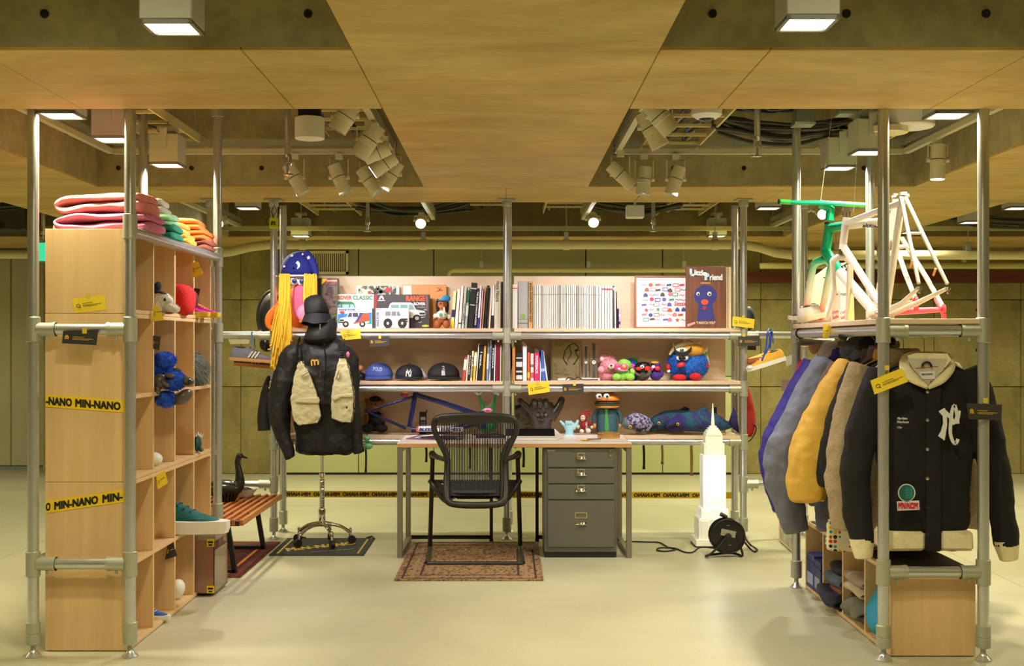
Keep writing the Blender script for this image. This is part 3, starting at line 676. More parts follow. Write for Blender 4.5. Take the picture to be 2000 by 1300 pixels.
# ================================================================= helpers for things on the shelves
ZT, ZM, ZB = 1.4715, 1.104, .724
def fbox(x0, y0, x1, y1, D, dep, b=0, zb=None):
    a = P(x0, y1, D); c = P(x1, y0, D); return B().box(a.x, c.x, D, D+dep, a.z if zb is None else zb, c.z, b)
def zy(z, D): return 672-(z-CH)*F/D       # pixel row of a height
def M3(*c): return mat(c, .5)
def book(x0, x1, ytop, rgb, label, D=8.5, zb=ZT, lean=0, dep=.17, title=None, tc=(240, 240, 240), band=None, group=None, rough=.45):
    s = D/F; X0, X1 = (x0-988)*s, (x1-988)*s; z1 = CH-(ytop-672)*s; w_ = X1-X0; h = z1-zb
    t = thing('book', label, 'book', ((X0+X1)/2, D+.02, zb), group=group)
    piv = (X1 if lean > 0 else X0, D, zb); ang = math.atan2(lean*s, h)
    c = B().box(X0, X1, D, D+.003, zb, z1).box(X0, X0+.0012, D, D+dep, zb, z1).box(X1-.0012, X1, D, D+dep, zb, z1).rot(ang, 'Y', piv)
    obj('cover', c, mat(rgb, rough), t)
    obj('pages', B().box(X0+.0012, X1-.0012, D+.003, D+dep-.003, zb, z1-.003).rot(ang, 'Y', piv), mat((232, 226, 205), .8), t)
    if band:
        for (f0, f1, bc) in band:
            obj('spine_band', B().box(X0+.0002, X1-.0002, D-.0012, D+.0002, zb+h*f0, zb+h*f1).rot(ang, 'Y', piv), mat(bc, .5), t)
    if title:
        f0, f1, s_ = title if len(title) == 3 else (.15, .8, title[0]); mg = w_*.22
        R = Matrix.Translation(piv) @ Matrix.Rotation(ang, 4, 'Y') @ Matrix.Translation(-Vector(piv))
        q = lambda x, z: R @ Vector((x, D-.0014, z))
        o = q(X0+mg, zb+h*f1)
        text(s_, o, q(X0+mg, zb+h*f0)-o, q(X1-mg, zb+h*f1)-o, mat(tc, .5), t, name='spine_title')
    return t
def row(items, prefix, **k):
    for it in items:
        x0, x1, y, c, nm, lean = it[:6]; kw = dict(k); kw.update(it[6] if len(it) > 6 else {})
        book(x0, x1, y, c, '%s, %s' % (nm, prefix), lean=lean, **kw)
W_, Wd = (236, 234, 228), (205, 200, 190)
row([(880, 886.5, 568, (232, 228, 170), 'thin book with speckled yellow and white spine, leftmost', 5, dict(band=[(.3, .5, (40, 40, 70)), (.0, .2, (240, 205, 40))])),
 (887.5, 893.5, 564, W_, 'plain white slim book, first white one from the left', 6), (894.5, 900, 558, W_, 'tall white book with small black dot at its foot', 6, dict(band=[(.1, .13, (30, 30, 30))])),
 (901, 906, 560, Wd, 'slim off-white book beside the silver-green one', 6, dict(title=(.1, .6, 'TOWARDS A'), tc=(90, 90, 90))), (907, 912, 560, (150, 170, 160), 'silver and green thin book', 6, dict(band=[(.62, .92, (25, 90, 60)), (.3, .55, (200, 215, 205))])),
 (913, 924, 552, (26, 28, 28), 'thickest black book with a notched top', 8, dict(band=[(.86, .885, (190, 190, 190)), (.5, .52, (200, 200, 200))])),
 (925, 930.5, 563, (30, 26, 26), 'black book with white lettering up its spine', 6, dict(title=(.08, .92, 'THE SPACE COMPLETE WORKS'))),
 (931.5, 935.5, 558, (225, 225, 235), 'white book with blue foot', 6, dict(band=[(.0, .25, (40, 50, 150))])), (936.5, 939.5, 566, (226, 170, 190), 'narrow pink and white book', 5),
 (940.5, 943.5, 560, (176, 130, 80), 'narrow tan wooden-looking book', 6), (944.5, 949, 557, (24, 22, 24), 'black book fifth from the centre post', 7), (950, 952.5, 562, (60, 50, 44), 'thin dark brown book', 6),
 (953.5, 957.5, 560, (222, 206, 186), 'cream slim book', 5), (958.5, 963.5, 557, (228, 226, 222), 'white book with black foot', 4, dict(band=[(0, .3, (25, 25, 25))])),
 (965, 977.5, 546, (216, 208, 184), 'wide cream book', 1, dict(title=(.55, .97, 'Huma Nature'), tc=(120, 110, 80)))], 'leaning on the left top shelf')
book(978.5, 983, 550, (44, 30, 30), 'dark thin book pressed against the centre post on the left top shelf')
row([(1001, 1011, 555, W_, 'white book with small red mark near its top', 0, dict(band=[(.9, .92, (210, 50, 60))])),
 (1012, 1031, 549, (160, 160, 156), 'wide grey book with green emblem', 0, dict(band=[(.19, .2, (90, 90, 90)), (.1, .115, (60, 60, 60))])),
 (1032, 1040.5, 549, (196, 152, 96), 'tan book titled in dark capitals', 0, dict(title=(.14, .96, 'IDEAS FROM MASSIMO OSTI'), tc=(40, 30, 20)))], 'right top shelf by the centre post')
solo('spine_emblem', B().fdisc(1021.5, 617, 5, 5, 8.498), M3(120, 160, 60), 'round green emblem sticker on the wide grey book', 'sticker')
x = 1041.5; i = 0
while x < 1193:
    wd = random.uniform(3.0, 4.6) if x < 1160 else random.uniform(4.5, 6.5); y = 557+random.uniform(-.6, .6)+(1.2 if x > 1150 else 0)
    g_ = random.uniform(.9, 1.0); dk = .72 if i % 9 == 4 else 1
    t = book(x, x+wd-.35, y, tuple(int(v*g_*dk) for v in (238, 228, 212)), 'slim cream magazine in the long even run on the right top shelf', group='cream magazines on the right top shelf', band=[(.782, .793, (110, 90, 70))] if x < 1175 else [(.9, .94, (150, 60, 70))], dep=.2)
    x += wd; i += 1
row([(1196, 1200, 558, (60, 55, 58), 'dark thin magazine ending the cream run', 0, dict(band=[(.9, .96, (220, 190, 190))])), (1200.5, 1203.5, 560, (215, 210, 205), 'pale thin magazine second after the cream run', -1), (1204.5, 1206.5, 569, (30, 25, 30), 'black very thin magazine after the cream run', -2)], 'right top shelf')
book(1208.5, 1212, 602, (200, 150, 190), 'short purple speckled booklet after the cream magazine run on the right top shelf', band=[(.2, .35, (40, 40, 90)), (.6, .7, (240, 240, 240))])
row([(902.5, 908, 697, (200, 70, 80), 'short red and white book, leftmost', 5, dict(band=[(.45, .9, (240, 235, 230))])), (909, 912.5, 693, (226, 214, 180), 'short slim cream book', 4), (913, 917, 689, (38, 36, 38), 'black book with white ticks', 4, dict(title=(.2, .9, 'FANTASIA'))),
 (918, 922, 685, (232, 222, 180), 'ivory book with brown letters', 4, dict(title=(.1, .8, 'STUDIO'), tc=(120, 90, 40))), (923, 928, 687, (235, 190, 60), 'yellow book', 4, dict(band=[(.5, .95, (240, 235, 215))])), (929, 931.5, 671, (230, 230, 228), 'tall white thin book', 5),
 (932.5, 940.5, 673, (20, 20, 22), 'tall thick black book with a few white marks', 5, dict(title=(.35, .8, 'I want..'))), (941.5, 946, 675, (226, 160, 50), 'orange book', 4), (946.5, 948.8, 680, (60, 60, 60), 'charcoal thin book', 4), (949.5, 953, 668, (140, 150, 165), 'slate grey slim book', 3, dict(band=[(.3, .7, (225, 225, 225))])),
 (953.8, 958, 664, (170, 184, 215), 'pale blue tall book', 3, dict(title=(.2, .8, 'GRAPHIC'), tc=(30, 40, 90))), (958.8, 963.5, 664, (28, 26, 30), 'black tall book beside the pale blue one', 3, dict(title=(.3, .8, 'EYEWEAR'))), (964, 967, 673, (222, 222, 224), 'white narrow book', 2), (967.8, 974.5, 665, (150, 22, 60), 'crimson tall book', 2), (975.5, 979, 675, (226, 222, 214), 'white book beside the crimson one', 1), (980, 984.5, 686, (150, 160, 40), 'green book against the post', 1)],
 'left middle shelf', zb=ZM)
row([(1000.5, 1006.5, 676, (232, 160, 90), 'orange book against the centre post', 0), (1008, 1020, 689, (40, 40, 42), 'black and white patterned book', 0, dict(band=[(.05, .2, (230, 230, 230)), (.3, .36, (220, 220, 220)), (.5, .68, (225, 225, 225)), (.8, .84, (230, 230, 230))])),
 (1021, 1029, 675, (226, 230, 236), 'tallest white book', 0), (1030, 1035, 688, (228, 90, 50), 'orange-red book', 0, dict(band=[(.1, .3, (240, 190, 60))])), (1036, 1042.5, 690, (224, 206, 206), 'white book with rose flowers', 0, dict(band=[(.1, .3, (190, 90, 100)), (.5, .6, (120, 110, 110))])),
 (1043.5, 1053, 689, (226, 40, 110), 'bright pink book with white title', 0, dict(title=(.25, .9, 'PAPERBACK'))), (1054, 1057, 684, (235, 235, 235), 'white slim book after the pink one', 0), (1058.5, 1066, 684, (70, 100, 190), 'blue book leaning left', -5, dict(band=[(.3, .4, (160, 180, 225))])),
 (1067, 1070.5, 686, (215, 218, 225), 'silver slim book leaning left', -8), (1071.5, 1075.5, 694, (34, 32, 36), 'black slim book leaning left', -9)], 'right middle shelf', zb=ZM)
# ---------------------------------------------------------------- boxed kits and pictures on the top shelf
def printed_box(label, x0, y0, x1, y1, D, dep, rgb, cat='box', name='kit_box', b=.002, lean=0):
    c = P((x0+x1)/2, y1, D); t = thing(name, label, cat, (c.x, D+dep/2, c.z)); obj('carton', fbox(x0, y0, x1, y1, D, dep, b), mat(rgb, .4), t); return t
def art(t, name, pts, D, rgb, rough=.45): return obj(name, B().fpoly(pts, D), mat(rgb, rough), t)
def car(t, x0, y0, x1, y1, D, body, roof, glass=(150, 185, 190), big=0, face=1, dark=(40, 40, 42)):
    X = lambda u: x0+(x1-x0)*(u if face > 0 else 1-u); Y = lambda v: y1-(y1-y0)*v
    q = lambda pts: [(X(a), Y(b_)) for a, b_ in pts]
    art(t, 'printed_car', q([(.02, .3), (.02, .5), (.06, .58), (.12, .92), (.18, .99), (.62, .99), (.68, .92), (.76, .62), (.96, .55), (.99, .45), (.99, .25), (.9, .2), (.1, .2)]), D-.0005, body)
    art(t, 'printed_roof', q([(.13, .9), (.18, .99), (.62, .99), (.67, .9)]), D-.001, roof)
    for a, b_ in ((.14, .34), (.37, .55)): art(t, 'printed_window', q([(a, .62), (a+.01, .88), (b_, .88), (b_, .62)]), D-.0012, glass)
    art(t, 'printed_window', q([(.58, .62), (.58, .88), (.66, .88), (.73, .62)]), D-.0012, glass)
    art(t, 'printed_bumper', q([(.78, .22), (.78, .3), (.99, .34), (.99, .26)]), D-.0014, dark)
    art(t, 'printed_grille', q([(.84, .36), (.84, .47), (.98, .47), (.98, .36)]), D-.0014, dark)
    for u in (.24, .78):
        b = B().fdisc(X(u), Y(.18), (x1-x0)*(.1+big*.05), (y1-y0)*(.19+big*.08), D-.0018); obj('printed_wheel', b, mat((34, 30, 30), .5), t)
        obj('printed_hub', B().fdisc(X(u), Y(.18), (x1-x0)*.05, (y1-y0)*.09, D-.0026), mat((190, 180, 175), .5), t)
t = printed_box('dark brown display box with red striped header and window, beside the wizard-hatted figure', 620, 543, 658, 641, 8.52, .12, (70, 62, 50)); 
obj('frame', fbox(627, 544, 659, 641, 8.515, .006), M3(88, 100, 66), t); art(t, 'header', [(632, 545), (659, 545), (659, 552), (632, 552)], 8.51, (190, 60, 45)); art(t, 'header_stripe', [(638, 547), (658, 547), (658, 549), (638, 549)], 8.508, (235, 225, 210))
obj('window_print', B().fpoly([(632, 552), (656, 552), (656, 612), (632, 612)], 8.509), mat((70, 56, 62), .4, 0, 'patch', rgb2=(120, 96, 84), sc=2), t); art(t, 'corner_flash', [(628, 544), (640, 544), (628, 556)], 8.506, (240, 200, 40))
t = printed_box('white kit box with red and green capitals above a green car', 655, 574, 730, 641, 8.57, .06, (232, 230, 224))
ftext('ROVER', 659, 577, 687, 585, 8.568, M3(225, 90, 50), t, bold=.05); ftext('CLASSIC', 689, 577, 728, 585, 8.568, M3(60, 130, 80), t, bold=.04)
car(t, 640, 588, 716, 640, 8.568, (70, 130, 95), (60, 120, 85), (150, 190, 195))
t = printed_box('dark grey kit box with orange capitals and a white car print', 735, 575, 839, 640.5, 8.58, .07, (66, 62, 66))
art(t, 'spine_print', [(731, 575), (736, 575), (736, 640), (731, 640)], 8.578, (160, 40, 45)); ftext('RANGE', 793, 577, 831, 588, 8.578, M3(235, 90, 45), t, bold=.06); ftext('ROVER', 808, 590, 831, 596, 8.578, M3(235, 235, 235), t, bold=.05)
ftext('CLASSIC', 815, 598, 831, 601, 8.578, M3(170, 170, 170), t); ftext('1/24', 828, 603, 832, 606, 8.578, M3(220, 220, 220), t)
obj('logo_mark', B().rib([(741, 584), (745, 577), (749, 584)], 3, 8.578).rib([(738, 586.5), (752, 586.5)], 1.6, 8.577), M3(235, 225, 225), t); art(t, 'side_flash', [(832, 577), (835.5, 577), (835.5, 607), (832, 607)], 8.577, (130, 100, 100))
car(t, 752, 590, 832, 628, 8.577, (226, 224, 216), (240, 240, 236), (120, 160, 160)); obj('oval_badge', B().fdisc(831, 636, 7, 2.4, 8.577), M3(190, 190, 60), t); obj('smile_print', B().rib([(816, 627), (819, 630), (824, 628)], .8, 8.577), M3(200, 200, 200), t)
t = printed_box('white kit box with a racing off-road car over blue and green stripes', 659, 601, 727, 641, 8.48, .06, (236, 234, 232))
art(t, 'sky_stripe', [(660, 613), (726, 610), (726, 624), (660, 626)], 8.479, (50, 130, 210)); art(t, 'sea_stripe', [(660, 626), (726, 624), (726, 633), (660, 631)], 8.4785, (30, 160, 150)); ftext('RANGE ROVER', 661.5, 602.5, 694, 606.5, 8.478, M3(70, 60, 160), t, bold=.03)
car(t, 662, 607, 722, 638, 8.4775, (236, 232, 228), (220, 220, 225), (60, 70, 90), face=-1); art(t, 'racing_stripe', [(690, 632), (706, 612), (720, 611), (722, 626), (710, 628)], 8.4745, (225, 80, 50)); art(t, 'racing_stripe', [(694, 628), (703, 612), (709, 612), (699, 629)], 8.4743, (60, 70, 130)); obj('round_badge', B().fdisc(668, 609.5, 5, 2.4, 8.474), M3(200, 60, 50), t)
t = printed_box('white kit box with a big-wheeled jumping car, in front of the dark one', 733.5, 601.5, 798.5, 640.5, 8.47, .07, (236, 232, 230))
text('RANGE ROVER', P(740, 637, 8.469), P(740, 609, 8.469)-P(740, 637, 8.469), P(735, 637, 8.469)-P(740, 637, 8.469), M3(70, 60, 150), t)
car(t, 745, 604, 797, 637, 8.4685, (225, 222, 226), (210, 210, 216), (130, 130, 140), big=1.3); ftext('HIGH LIFT', 735.5, 603, 744, 605.5, 8.468, M3(150, 60, 60), t)
t = printed_box('narrow dark box squeezed between the white kit boxes', 728.5, 602, 732, 641, 8.49, .08, (70, 66, 66), b=0)
t = printed_box('slim white picture board with red flowers and dark leaves, leaning behind', 696, 557, 780, 641, 8.70, .012, (228, 226, 214), 'picture', 'picture_board'); obj('flower_print', B().fpoly([(700, 558), (774, 558), (774, 580), (700, 580)], 8.698), mat((190, 200, 180), .5, 0, 'patch', rgb2=(70, 80, 64), sc=1.2), t)
for (x_, y_, r_) in ((758, 566, 6), (722, 571, 4)):
    obj('red_flower', B().fdisc(x_, y_, r_, r_*.8, 8.6965).fdisc(x_-r_*.3, y_+1, r_*.5, r_*.4, 8.6960), M3(205, 50, 55), t)
obj('dark_leaves', B().rib([(730, 570), (738, 562), (746, 572)], 6, 8.697).rib([(728, 574), (748, 568)], 5, 8.697), M3(50, 50, 52), t)
t = printed_box('wood-toned picture board with a small red insect figure, leaning behind the brown doll', 786, 556, 872, 641, 8.70, .012, (216, 150, 86), 'picture', 'picture_board')
art(t, 'pale_field', [(787, 557), (804, 557), (804, 575), (787, 575)], 8.698, (205, 214, 205)); obj('insect_print', B().rib([(853, 561), (862, 567)], 1.2, 8.697).rib([(862, 561), (856, 568)], 1.2, 8.697).rib([(866, 566), (852, 569)], 1, 8.697), M3(150, 40, 20), t)
for X_ in (816, 838): obj('board_seam', B().rib([(X_, 557), (X_, 640)], .5, 8.698), M3(190, 120, 60), t)
# framed stickers print
t = thing('framed_print', 'wood-framed white print covered with small coloured sticker logos', 'picture', P(1300, 641, 8.60))
fr = mat((176, 104, 50), .4, 0, 'wood', rgb2=(150, 84, 38)); X0, X1, Y0, Y1 = 1240, 1352, 538, 641
for q in ((X0, Y0, X0+3.2, Y1), (X1-3.2, Y0, X1, Y1), (X0+3.2, Y0, X1-3.2, Y0+3.2), (X0+3.2, Y1-3.2, X1-3.2, Y1)): obj('frame_bar', fbox(*q, 8.60, .022, .001), fr, t)
obj('mat_board', fbox(X0+3, Y0+3, X1-3, Y1-3, 8.61, .008), M3(240, 236, 236), t)
rs = random.Random(3); cols = [(210, 60, 80), (60, 70, 140), (60, 140, 90), (80, 70, 60), (180, 90, 60), (100, 90, 160), (230, 120, 130)]
for r_ in range(8):
    for c_ in range(8):
        x_ = 1259+c_*12+rs.uniform(-2, 2)+(r_ % 2)*3; y_ = 556+r_*9.7+rs.uniform(-1, 1)
        if r_ in (4,) and c_ > 4 or x_ > 1347: continue
        m_ = M3(*rs.choice(cols)); k_ = rs.randrange(6); b = B(); D_ = 8.608
        if k_ == 0: b.fdisc(x_, y_, 4.2, 3.8, D_)
        elif k_ == 1: b.fpoly([(x_-5, y_-1.5), (x_+4, y_-2.5), (x_+5, y_+1.5), (x_-5, y_+2.5)], D_)
        elif k_ == 2: b.fpoly([(x_+math.sin(2*PI*j/10)*(5 if j % 2 == 0 else 2.2), y_-math.cos(2*PI*j/10)*(5 if j % 2 == 0 else 2.2)) for j in range(10)], D_)
        elif k_ == 3: b.rib([(x_-5, y_-3), (x_+5, y_-3), (x_+5, y_+3), (x_-5, y_+3), (x_-5, y_-3)], 1.4, D_)
        elif k_ == 4: b.rib([(x_-5, y_+1), (x_-2, y_-1.5), (x_+1, y_+1.5), (x_+5, y_-1)], 1.2, D_)
        else: b.fpoly([(x_-4.5, y_+4), (x_-4, y_-1), (x_, y_-4.5), (x_+4, y_-1), (x_+4.5, y_+4)], D_)
        obj('sticker', b, m_, t)
ftext('Session', 1316, 588, 1348, 597, 8.607, M3(200, 70, 90), t, shear=.2)
# cover board with the blue keyhole face
t = thing('cover_board', 'large wood-grain cover board with a blue keyhole-shaped face and white lettering', 'book', P(1378, 641, 8.50))
wg = mat((128, 76, 46), .5, 0, 'wood', rgb2=(84, 44, 24), sc=1.6)
obj('board', fbox(1340, 520, 1417, 640.5, 8.50, .03, .001), wg, t); b = B()
pts = [(1378+22.5*math.cos(math.radians(a)), 577-20.5*math.sin(math.radians(a))) for a in range(-52, 233, 9)]
obj('keyhole_face', B().fpoly(pts+[(1363, 597), (1361.5, 625), (1396.5, 625), (1393.5, 597)][::1] if False else [(1391.5, 595), (1396.5, 625), (1361.5, 625), (1365, 595)]+[(1378+22.5*math.cos(math.radians(a)), 577-20.5*math.sin(math.radians(a))) for a in range(235, -56, -9)], 8.498), mat((52, 54, 128), .7, 0, 'cloth'), t)
for (x_, r_) in ((1363.5, 3.6), (1385.5, 4.2)): obj('eye', B().fdisc(x_, 573.5, r_, r_, 8.4965), M3(215, 215, 210), t); obj('pupil', B().fdisc(x_+.6, 574.5, 2, 2, 8.495), M3(25, 25, 40), t)
obj('nose', B().fdisc(1376.5, 589.5, 7, 5.4, 8.4962), M3(232, 80, 40), t); obj('mouth', B().fdisc(1376, 601, 3.4, 3.6, 8.4962), M3(170, 30, 50), t); obj('hair_tuft', B().fpoly([(1369, 551), (1387, 551), (1388, 554), (1368, 554)], 8.497), M3(190, 130, 100), t)
LB = M3(190, 220, 226)
obj('title_outline', B().rib([(1349, 524), (1350, 537), (1354, 538)], 7, 8.4985).rib([(1354, 537), (1380, 531)], 9, 8.4986).rib([(1379, 537), (1379, 549)], 7, 8.4985).rib([(1380, 541), (1411, 545)], 9, 8.4986), mat((60, 60, 54), .6), t)
obj('title_capital', B().rib([(1349, 524.5), (1349.5, 536), (1356, 537)], 5, 8.4975).rib([(1378.5, 534), (1378.5, 547)], 5, 8.4975).fdisc(1381, 537, 4.5, 4, 8.4976), LB, t)
ftext('ittle', 1356, 526, 1381, 537, 8.4968, M3(235, 240, 235), t, bold=.06, tilt=-2); ftext('riend', 1386, 535, 1411, 547, 8.4968, M3(235, 240, 235), t, bold=.06)
ftext('"I WATCH YOU"', 1360, 627.5, 1397, 633, 8.4975, M3(232, 222, 210), t, bold=.03); art(t, 'pink_label', [(1342, 633), (1357, 628), (1358, 632), (1343, 638)], 8.497, (220, 150, 150))
for i_, (x0_, x1_, c_) in enumerate(((1418, 1421.5, (190, 170, 130)), (1422, 1428, (214, 196, 160)))):
    t = printed_box('pale %s board standing behind the wood-grain cover board' % ('narrow' if i_ == 0 else 'outer'), x0_, 521, x1_, 640.5, 8.52+i_*.02, .14, c_, 'book', 'board', b=0)
book(1372, 1384, 0 or 523, (60, 52, 40), 'hidden dark book behind the wood-grain cover board', D=8.66, dep=.05) if False else None
# ---------------------------------------------------------------- soft toys
def plush(name, label, cat, base, parts, D0):
    """parts: (part name, cx, cy, dD, rx, ry, rd, rgb, fur length, n)"""
    t = thing(name, label, cat, base)
    for p in parts:
        nm, cx, cy, dD, rx, ry, rd, rgb = p[:8]; D = D0+dD; s = D/F; c = P(cx, cy, D); r = (rx*s, rd, ry*s)
        fl = p[8] if len(p) > 8 else 0; rot = p[9] if len(p) > 9 else None; pw = p[10] if len(p) > 10 else 1
        m_ = mat(rgb, .85, 0, 'fleece') if fl >= 0 else mat(rgb, .3)
        o = obj(nm, B().ell(c, r, 20, 14, rot=rot, power=pw), m_, t, disp=.006 if fl > 0 else 0, dsize=.04, ang=180)
        if fl > 0: fur(ellpts(c, r, p[11] if len(p) > 11 else 1500, hash(nm) % 97 if False else int(cx)), fl, m_, t, w_=.0022)
    return t
BR, ORB = (120, 62, 34), (176, 96, 48)
t = plush('brown_doll', 'brown rabbit-faced doll in a blue cap and white shirt, sitting on the top shelf', 'soft toy', P(862, 641, 8.5), [
 ('head', 864, 594, 0, 9.5, 9, .03, ORB), ('muzzle', 863, 599, -.03, 5.5, 4, .015, (190, 110, 60)), ('hair', 855, 597, .01, 4, 14, .015, (40, 22, 16)), ('hair', 873, 597, .01, 4, 14, .015, (50, 26, 16)),
 ('foot', 855, 633, -.02, 7, 8, .03, ORB), ('foot', 872, 633, -.02, 7, 8, .03, ORB), ('body', 863, 622, .02, 10, 12, .03, ORB), ('shirt', 863, 615, .0, 11, 9, .035, (236, 234, 226)), ('arm', 850, 617, 0, 4, 5, .015, (236, 234, 226)), ('arm', 877, 618, 0, 4, 5, .015, (236, 234, 226)),
 ('hand', 848, 622, 0, 3, 3, .012, ORB), ('cap', 871, 583, .0, 9, 7, .03, (50, 140, 200)), ('cap_brim', 864, 586, -.025, 10, 2, .02, (50, 140, 200))], 8.5)
for x_ in (860.5, 867): obj('eye', B().ell(P(x_, 592, 8.465), (.005, .004, .005), 10, 6), INK, t)
obj('pacifier', B().cyl(P(867, 600, 8.46), P(868, 609, 8.455), .006, 10), WHITE, t); obj('shirt_print', B().fdisc(861, 615, 3.5, 4, 8.462).fdisc(869, 614, 2, 2, 8.462), M3(90, 150, 100), t)
plush('pink_plush_bear', 'pale pink plush bear with a curled fluffy crest, left of the green one', 'soft toy', P(1189, 743, 8.55), [
 ('head', 1191, 716, 0, 19, 16, .06, (226, 150, 164), .008, None, 1, 900), ('crest', 1185, 702, .02, 17, 9, .04, (224, 150, 160), .01, (0, .3, 0), 1, 700), ('body', 1186, 733, .02, 18, 11, .06, (222, 146, 160)), ('ear', 1176, 701, -.01, 4, 5, .01, (240, 210, 210)), ('muzzle', 1194, 716, -.065, 7, 5, .02, (238, 214, 206)),
 ('nose', 1194, 713.5, -.085, 2.5, 2, .006, (30, 22, 24), -1), ('paw', 1174, 722, -.05, 7, 7, .03, (230, 160, 172))], 8.6)
t = plush('green_plush_toy', 'lime green plush toy with round pink goggles, sitting in front of the pink bear', 'soft toy', P(1218, 743, 8.5), [
 ('head', 1219, 712, 0, 14, 11, .045, (150, 205, 90), .004, None, 1, 500), ('body', 1217, 731, .01, 14, 13, .045, (150, 208, 86), .004, None, 1, 500), ('leg', 1204, 736, -.03, 9, 7, .03, (150, 210, 80)), ('leg', 1231, 736, -.03, 9, 7.5, .03, (150, 210, 80)), ('arm', 1235, 726, -.02, 6, 7, .025, (156, 212, 90)),
 ('goggle', 1218, 716, -.05, 8, 7, .012, (232, 70, 130), -1), ('goggle', 1205, 716, -.045, 5.5, 7, .012, (232, 70, 130), -1), ('goggle_star', 1219, 715, -.064, 4, 3.5, .004, (235, 170, 60), -1), ('nose', 1209, 720, -.06, 3, 2.5, .01, (235, 235, 230), -1), ('collar', 1216, 723, -.03, 12, 3, .03, (190, 160, 190))], 8.52)
plush('blue_pink_plush', 'small blue and pink plush with a green ear behind the two dark birds', 'soft toy', P(1236, 743, 8.66), [
 ('head', 1233, 708, 0, 13, 9, .03, (30, 90, 170)), ('ear', 1241, 700, -.01, 6, 3, .012, (60, 160, 90)), ('cheek', 1235, 716, -.03, 6, 6, .015, (220, 70, 170)), ('body', 1237, 728, .01, 15, 15, .035, (26, 50, 110))], 8.66)
plush('black_bird_plush', 'black plush bird with big red cheeks and a shiny black cap', 'soft toy', P(1254, 743, 8.5), [
 ('head', 1254, 719, 0, 14, 11, .04, (40, 38, 38)), ('cap', 1256, 713, -.005, 15, 7, .045, (14, 14, 16), -1), ('cap_brim', 1246, 716, -.04, 9, 2, .02, (14, 14, 16), -1), ('cheek', 1247, 719, -.045, 6.5, 4.5, .015, (225, 40, 35), -1), ('cheek', 1264, 719, -.045, 5.5, 5, .015, (225, 40, 35), -1), ('eye', 1254, 716, -.05, 4.5, 3.5, .01, (225, 235, 235), -1), ('pupil', 1254, 716, -.062, 1.5, 1.5, .003, (15, 15, 20), -1),
 ('body', 1255, 733, .01, 14, 10, .045, (66, 58, 54)), ('wing', 1244, 730, -.03, 8, 3, .012, (90, 84, 78), 0, (0, .6, 0)), ('wing', 1266, 731, -.03, 8, 3, .012, (84, 78, 72), 0, (0, -.6, 0))], 8.52)
plush('purple_bird_plush', 'small purple plush bird with red cheeks and a gold crown', 'soft toy', P(1281, 743, 8.55), [
 ('head', 1281, 715, 0, 10, 10, .035, (60, 40, 120)), ('crown', 1279, 708, -.01, 8, 3, .03, (214, 160, 40)), ('cheek', 1284, 719, -.04, 5.5, 4.5, .013, (220, 40, 50), -1), ('cheek', 1273, 720, -.035, 3.5, 4, .013, (190, 40, 120), -1), ('eye', 1276, 716, -.042, 3.5, 3, .008, (235, 235, 235), -1), ('body', 1281, 732, .01, 12, 11, .045, (66, 44, 130)), ('wing', 1292, 729, 0, 4, 8, .02, (60, 44, 110))], 8.55)
BL = (44, 112, 214)
t = plush('blue_monster_plush', 'big shaggy blue plush ball with black horned cap, red feet and spiked shell', 'soft toy', P(1344, 743, 8.5), [
 ('body', 1344, 709, .02, 39, 32, .12, BL, .016, None, 1, 3200), ('foot', 1327, 737, -.07, 14, 7, .05, (205, 34, 38)), ('foot', 1358, 735, -.07, 12, 8, .05, (205, 34, 38)), ('hand', 1305, 717, -.02, 4, 7, .02, (205, 34, 38)), ('hand', 1379, 713, -.02, 6, 7, .02, (205, 34, 38)),
 ('nose', 1330, 712, -.125, 8.5, 5, .02, (215, 40, 44), -1, (0, -.3, 0)), ('eye', 1327, 698, -.11, 6.5, 5.5, .015, (236, 236, 234), -1), ('eye', 1338, 698, -.115, 6.5, 5.5, .015, (236, 236, 234), -1), ('pupil', 1329, 699, -.124, 3.4, 3.6, .004, (10, 10, 12), -1), ('pupil', 1336, 699, -.129, 3.4, 3.6, .004, (10, 10, 12), -1), ('tag', 1306, 724, -.03, 3, 3, .003, (235, 235, 235), -1)], 8.6)
shp = smoothpath([P(1308, 692, 8.56), P(1318, 679, 8.54), P(1338, 672, 8.53), P(1360, 676, 8.55), P(1377, 692, 8.58), P(1384, 712, 8.6)], 4)
obj('shell_rim', B().tube(shp, [.009+.010*math.sin(PI*i_/(len(shp)-1)) for i_ in range(len(shp))], 12), mat((228, 218, 188), .8, 0, 'fleece'), t)
obj('shell', B().ell(P(1347, 684, 8.58), (.108, .1, .055), 20, 12), mat((216, 156, 50), .8, 0, 'fleece'), t)
for (x_, y_, r_) in ((1318, 677, 5), (1338, 670, 6.5), (1351, 668, 4.5), (1363, 677, 7), (1376, 688, 6)):
    c_ = P(x_, y_, 8.58); s_ = r_*8.58/F; dx = (x_-1345)/60
    obj('spike_base', B().cyl(c_+Vector((-dx*.5*s_, 0, -s_)), c_+Vector((dx*s_*.4, 0, s_*.3)), s_*1.1, 12, s_*.7), mat((46, 140, 76), .8, 0, 'fleece'), t)
    obj('spike', B().cyl(c_+Vector((dx*s_*.4, 0, s_*.3)), c_+Vector((dx*s_*2.0, 0, s_*1.7)), s_*.65, 12, s_*.12), mat((230, 222, 200), .8), t)
obj('horned_mask', B().fpoly([(1317, 676), (1320, 683), (1325, 687), (1337, 688), (1345, 683), (1351, 676), (1350, 686), (1342, 694), (1334, 696), (1332, 693), (1330, 696), (1323, 693), (1318, 686)], 8.462, .02), mat((16, 16, 18), .8), t)
obj('cap_front', B().ell(P(1332, 684, 8.50), (.045, .03, .02), 14, 8), mat((232, 228, 218), .8), t); ftext('SR', 1328, 680.5, 1336, 686, 8.465, INK, t, bold=.05)
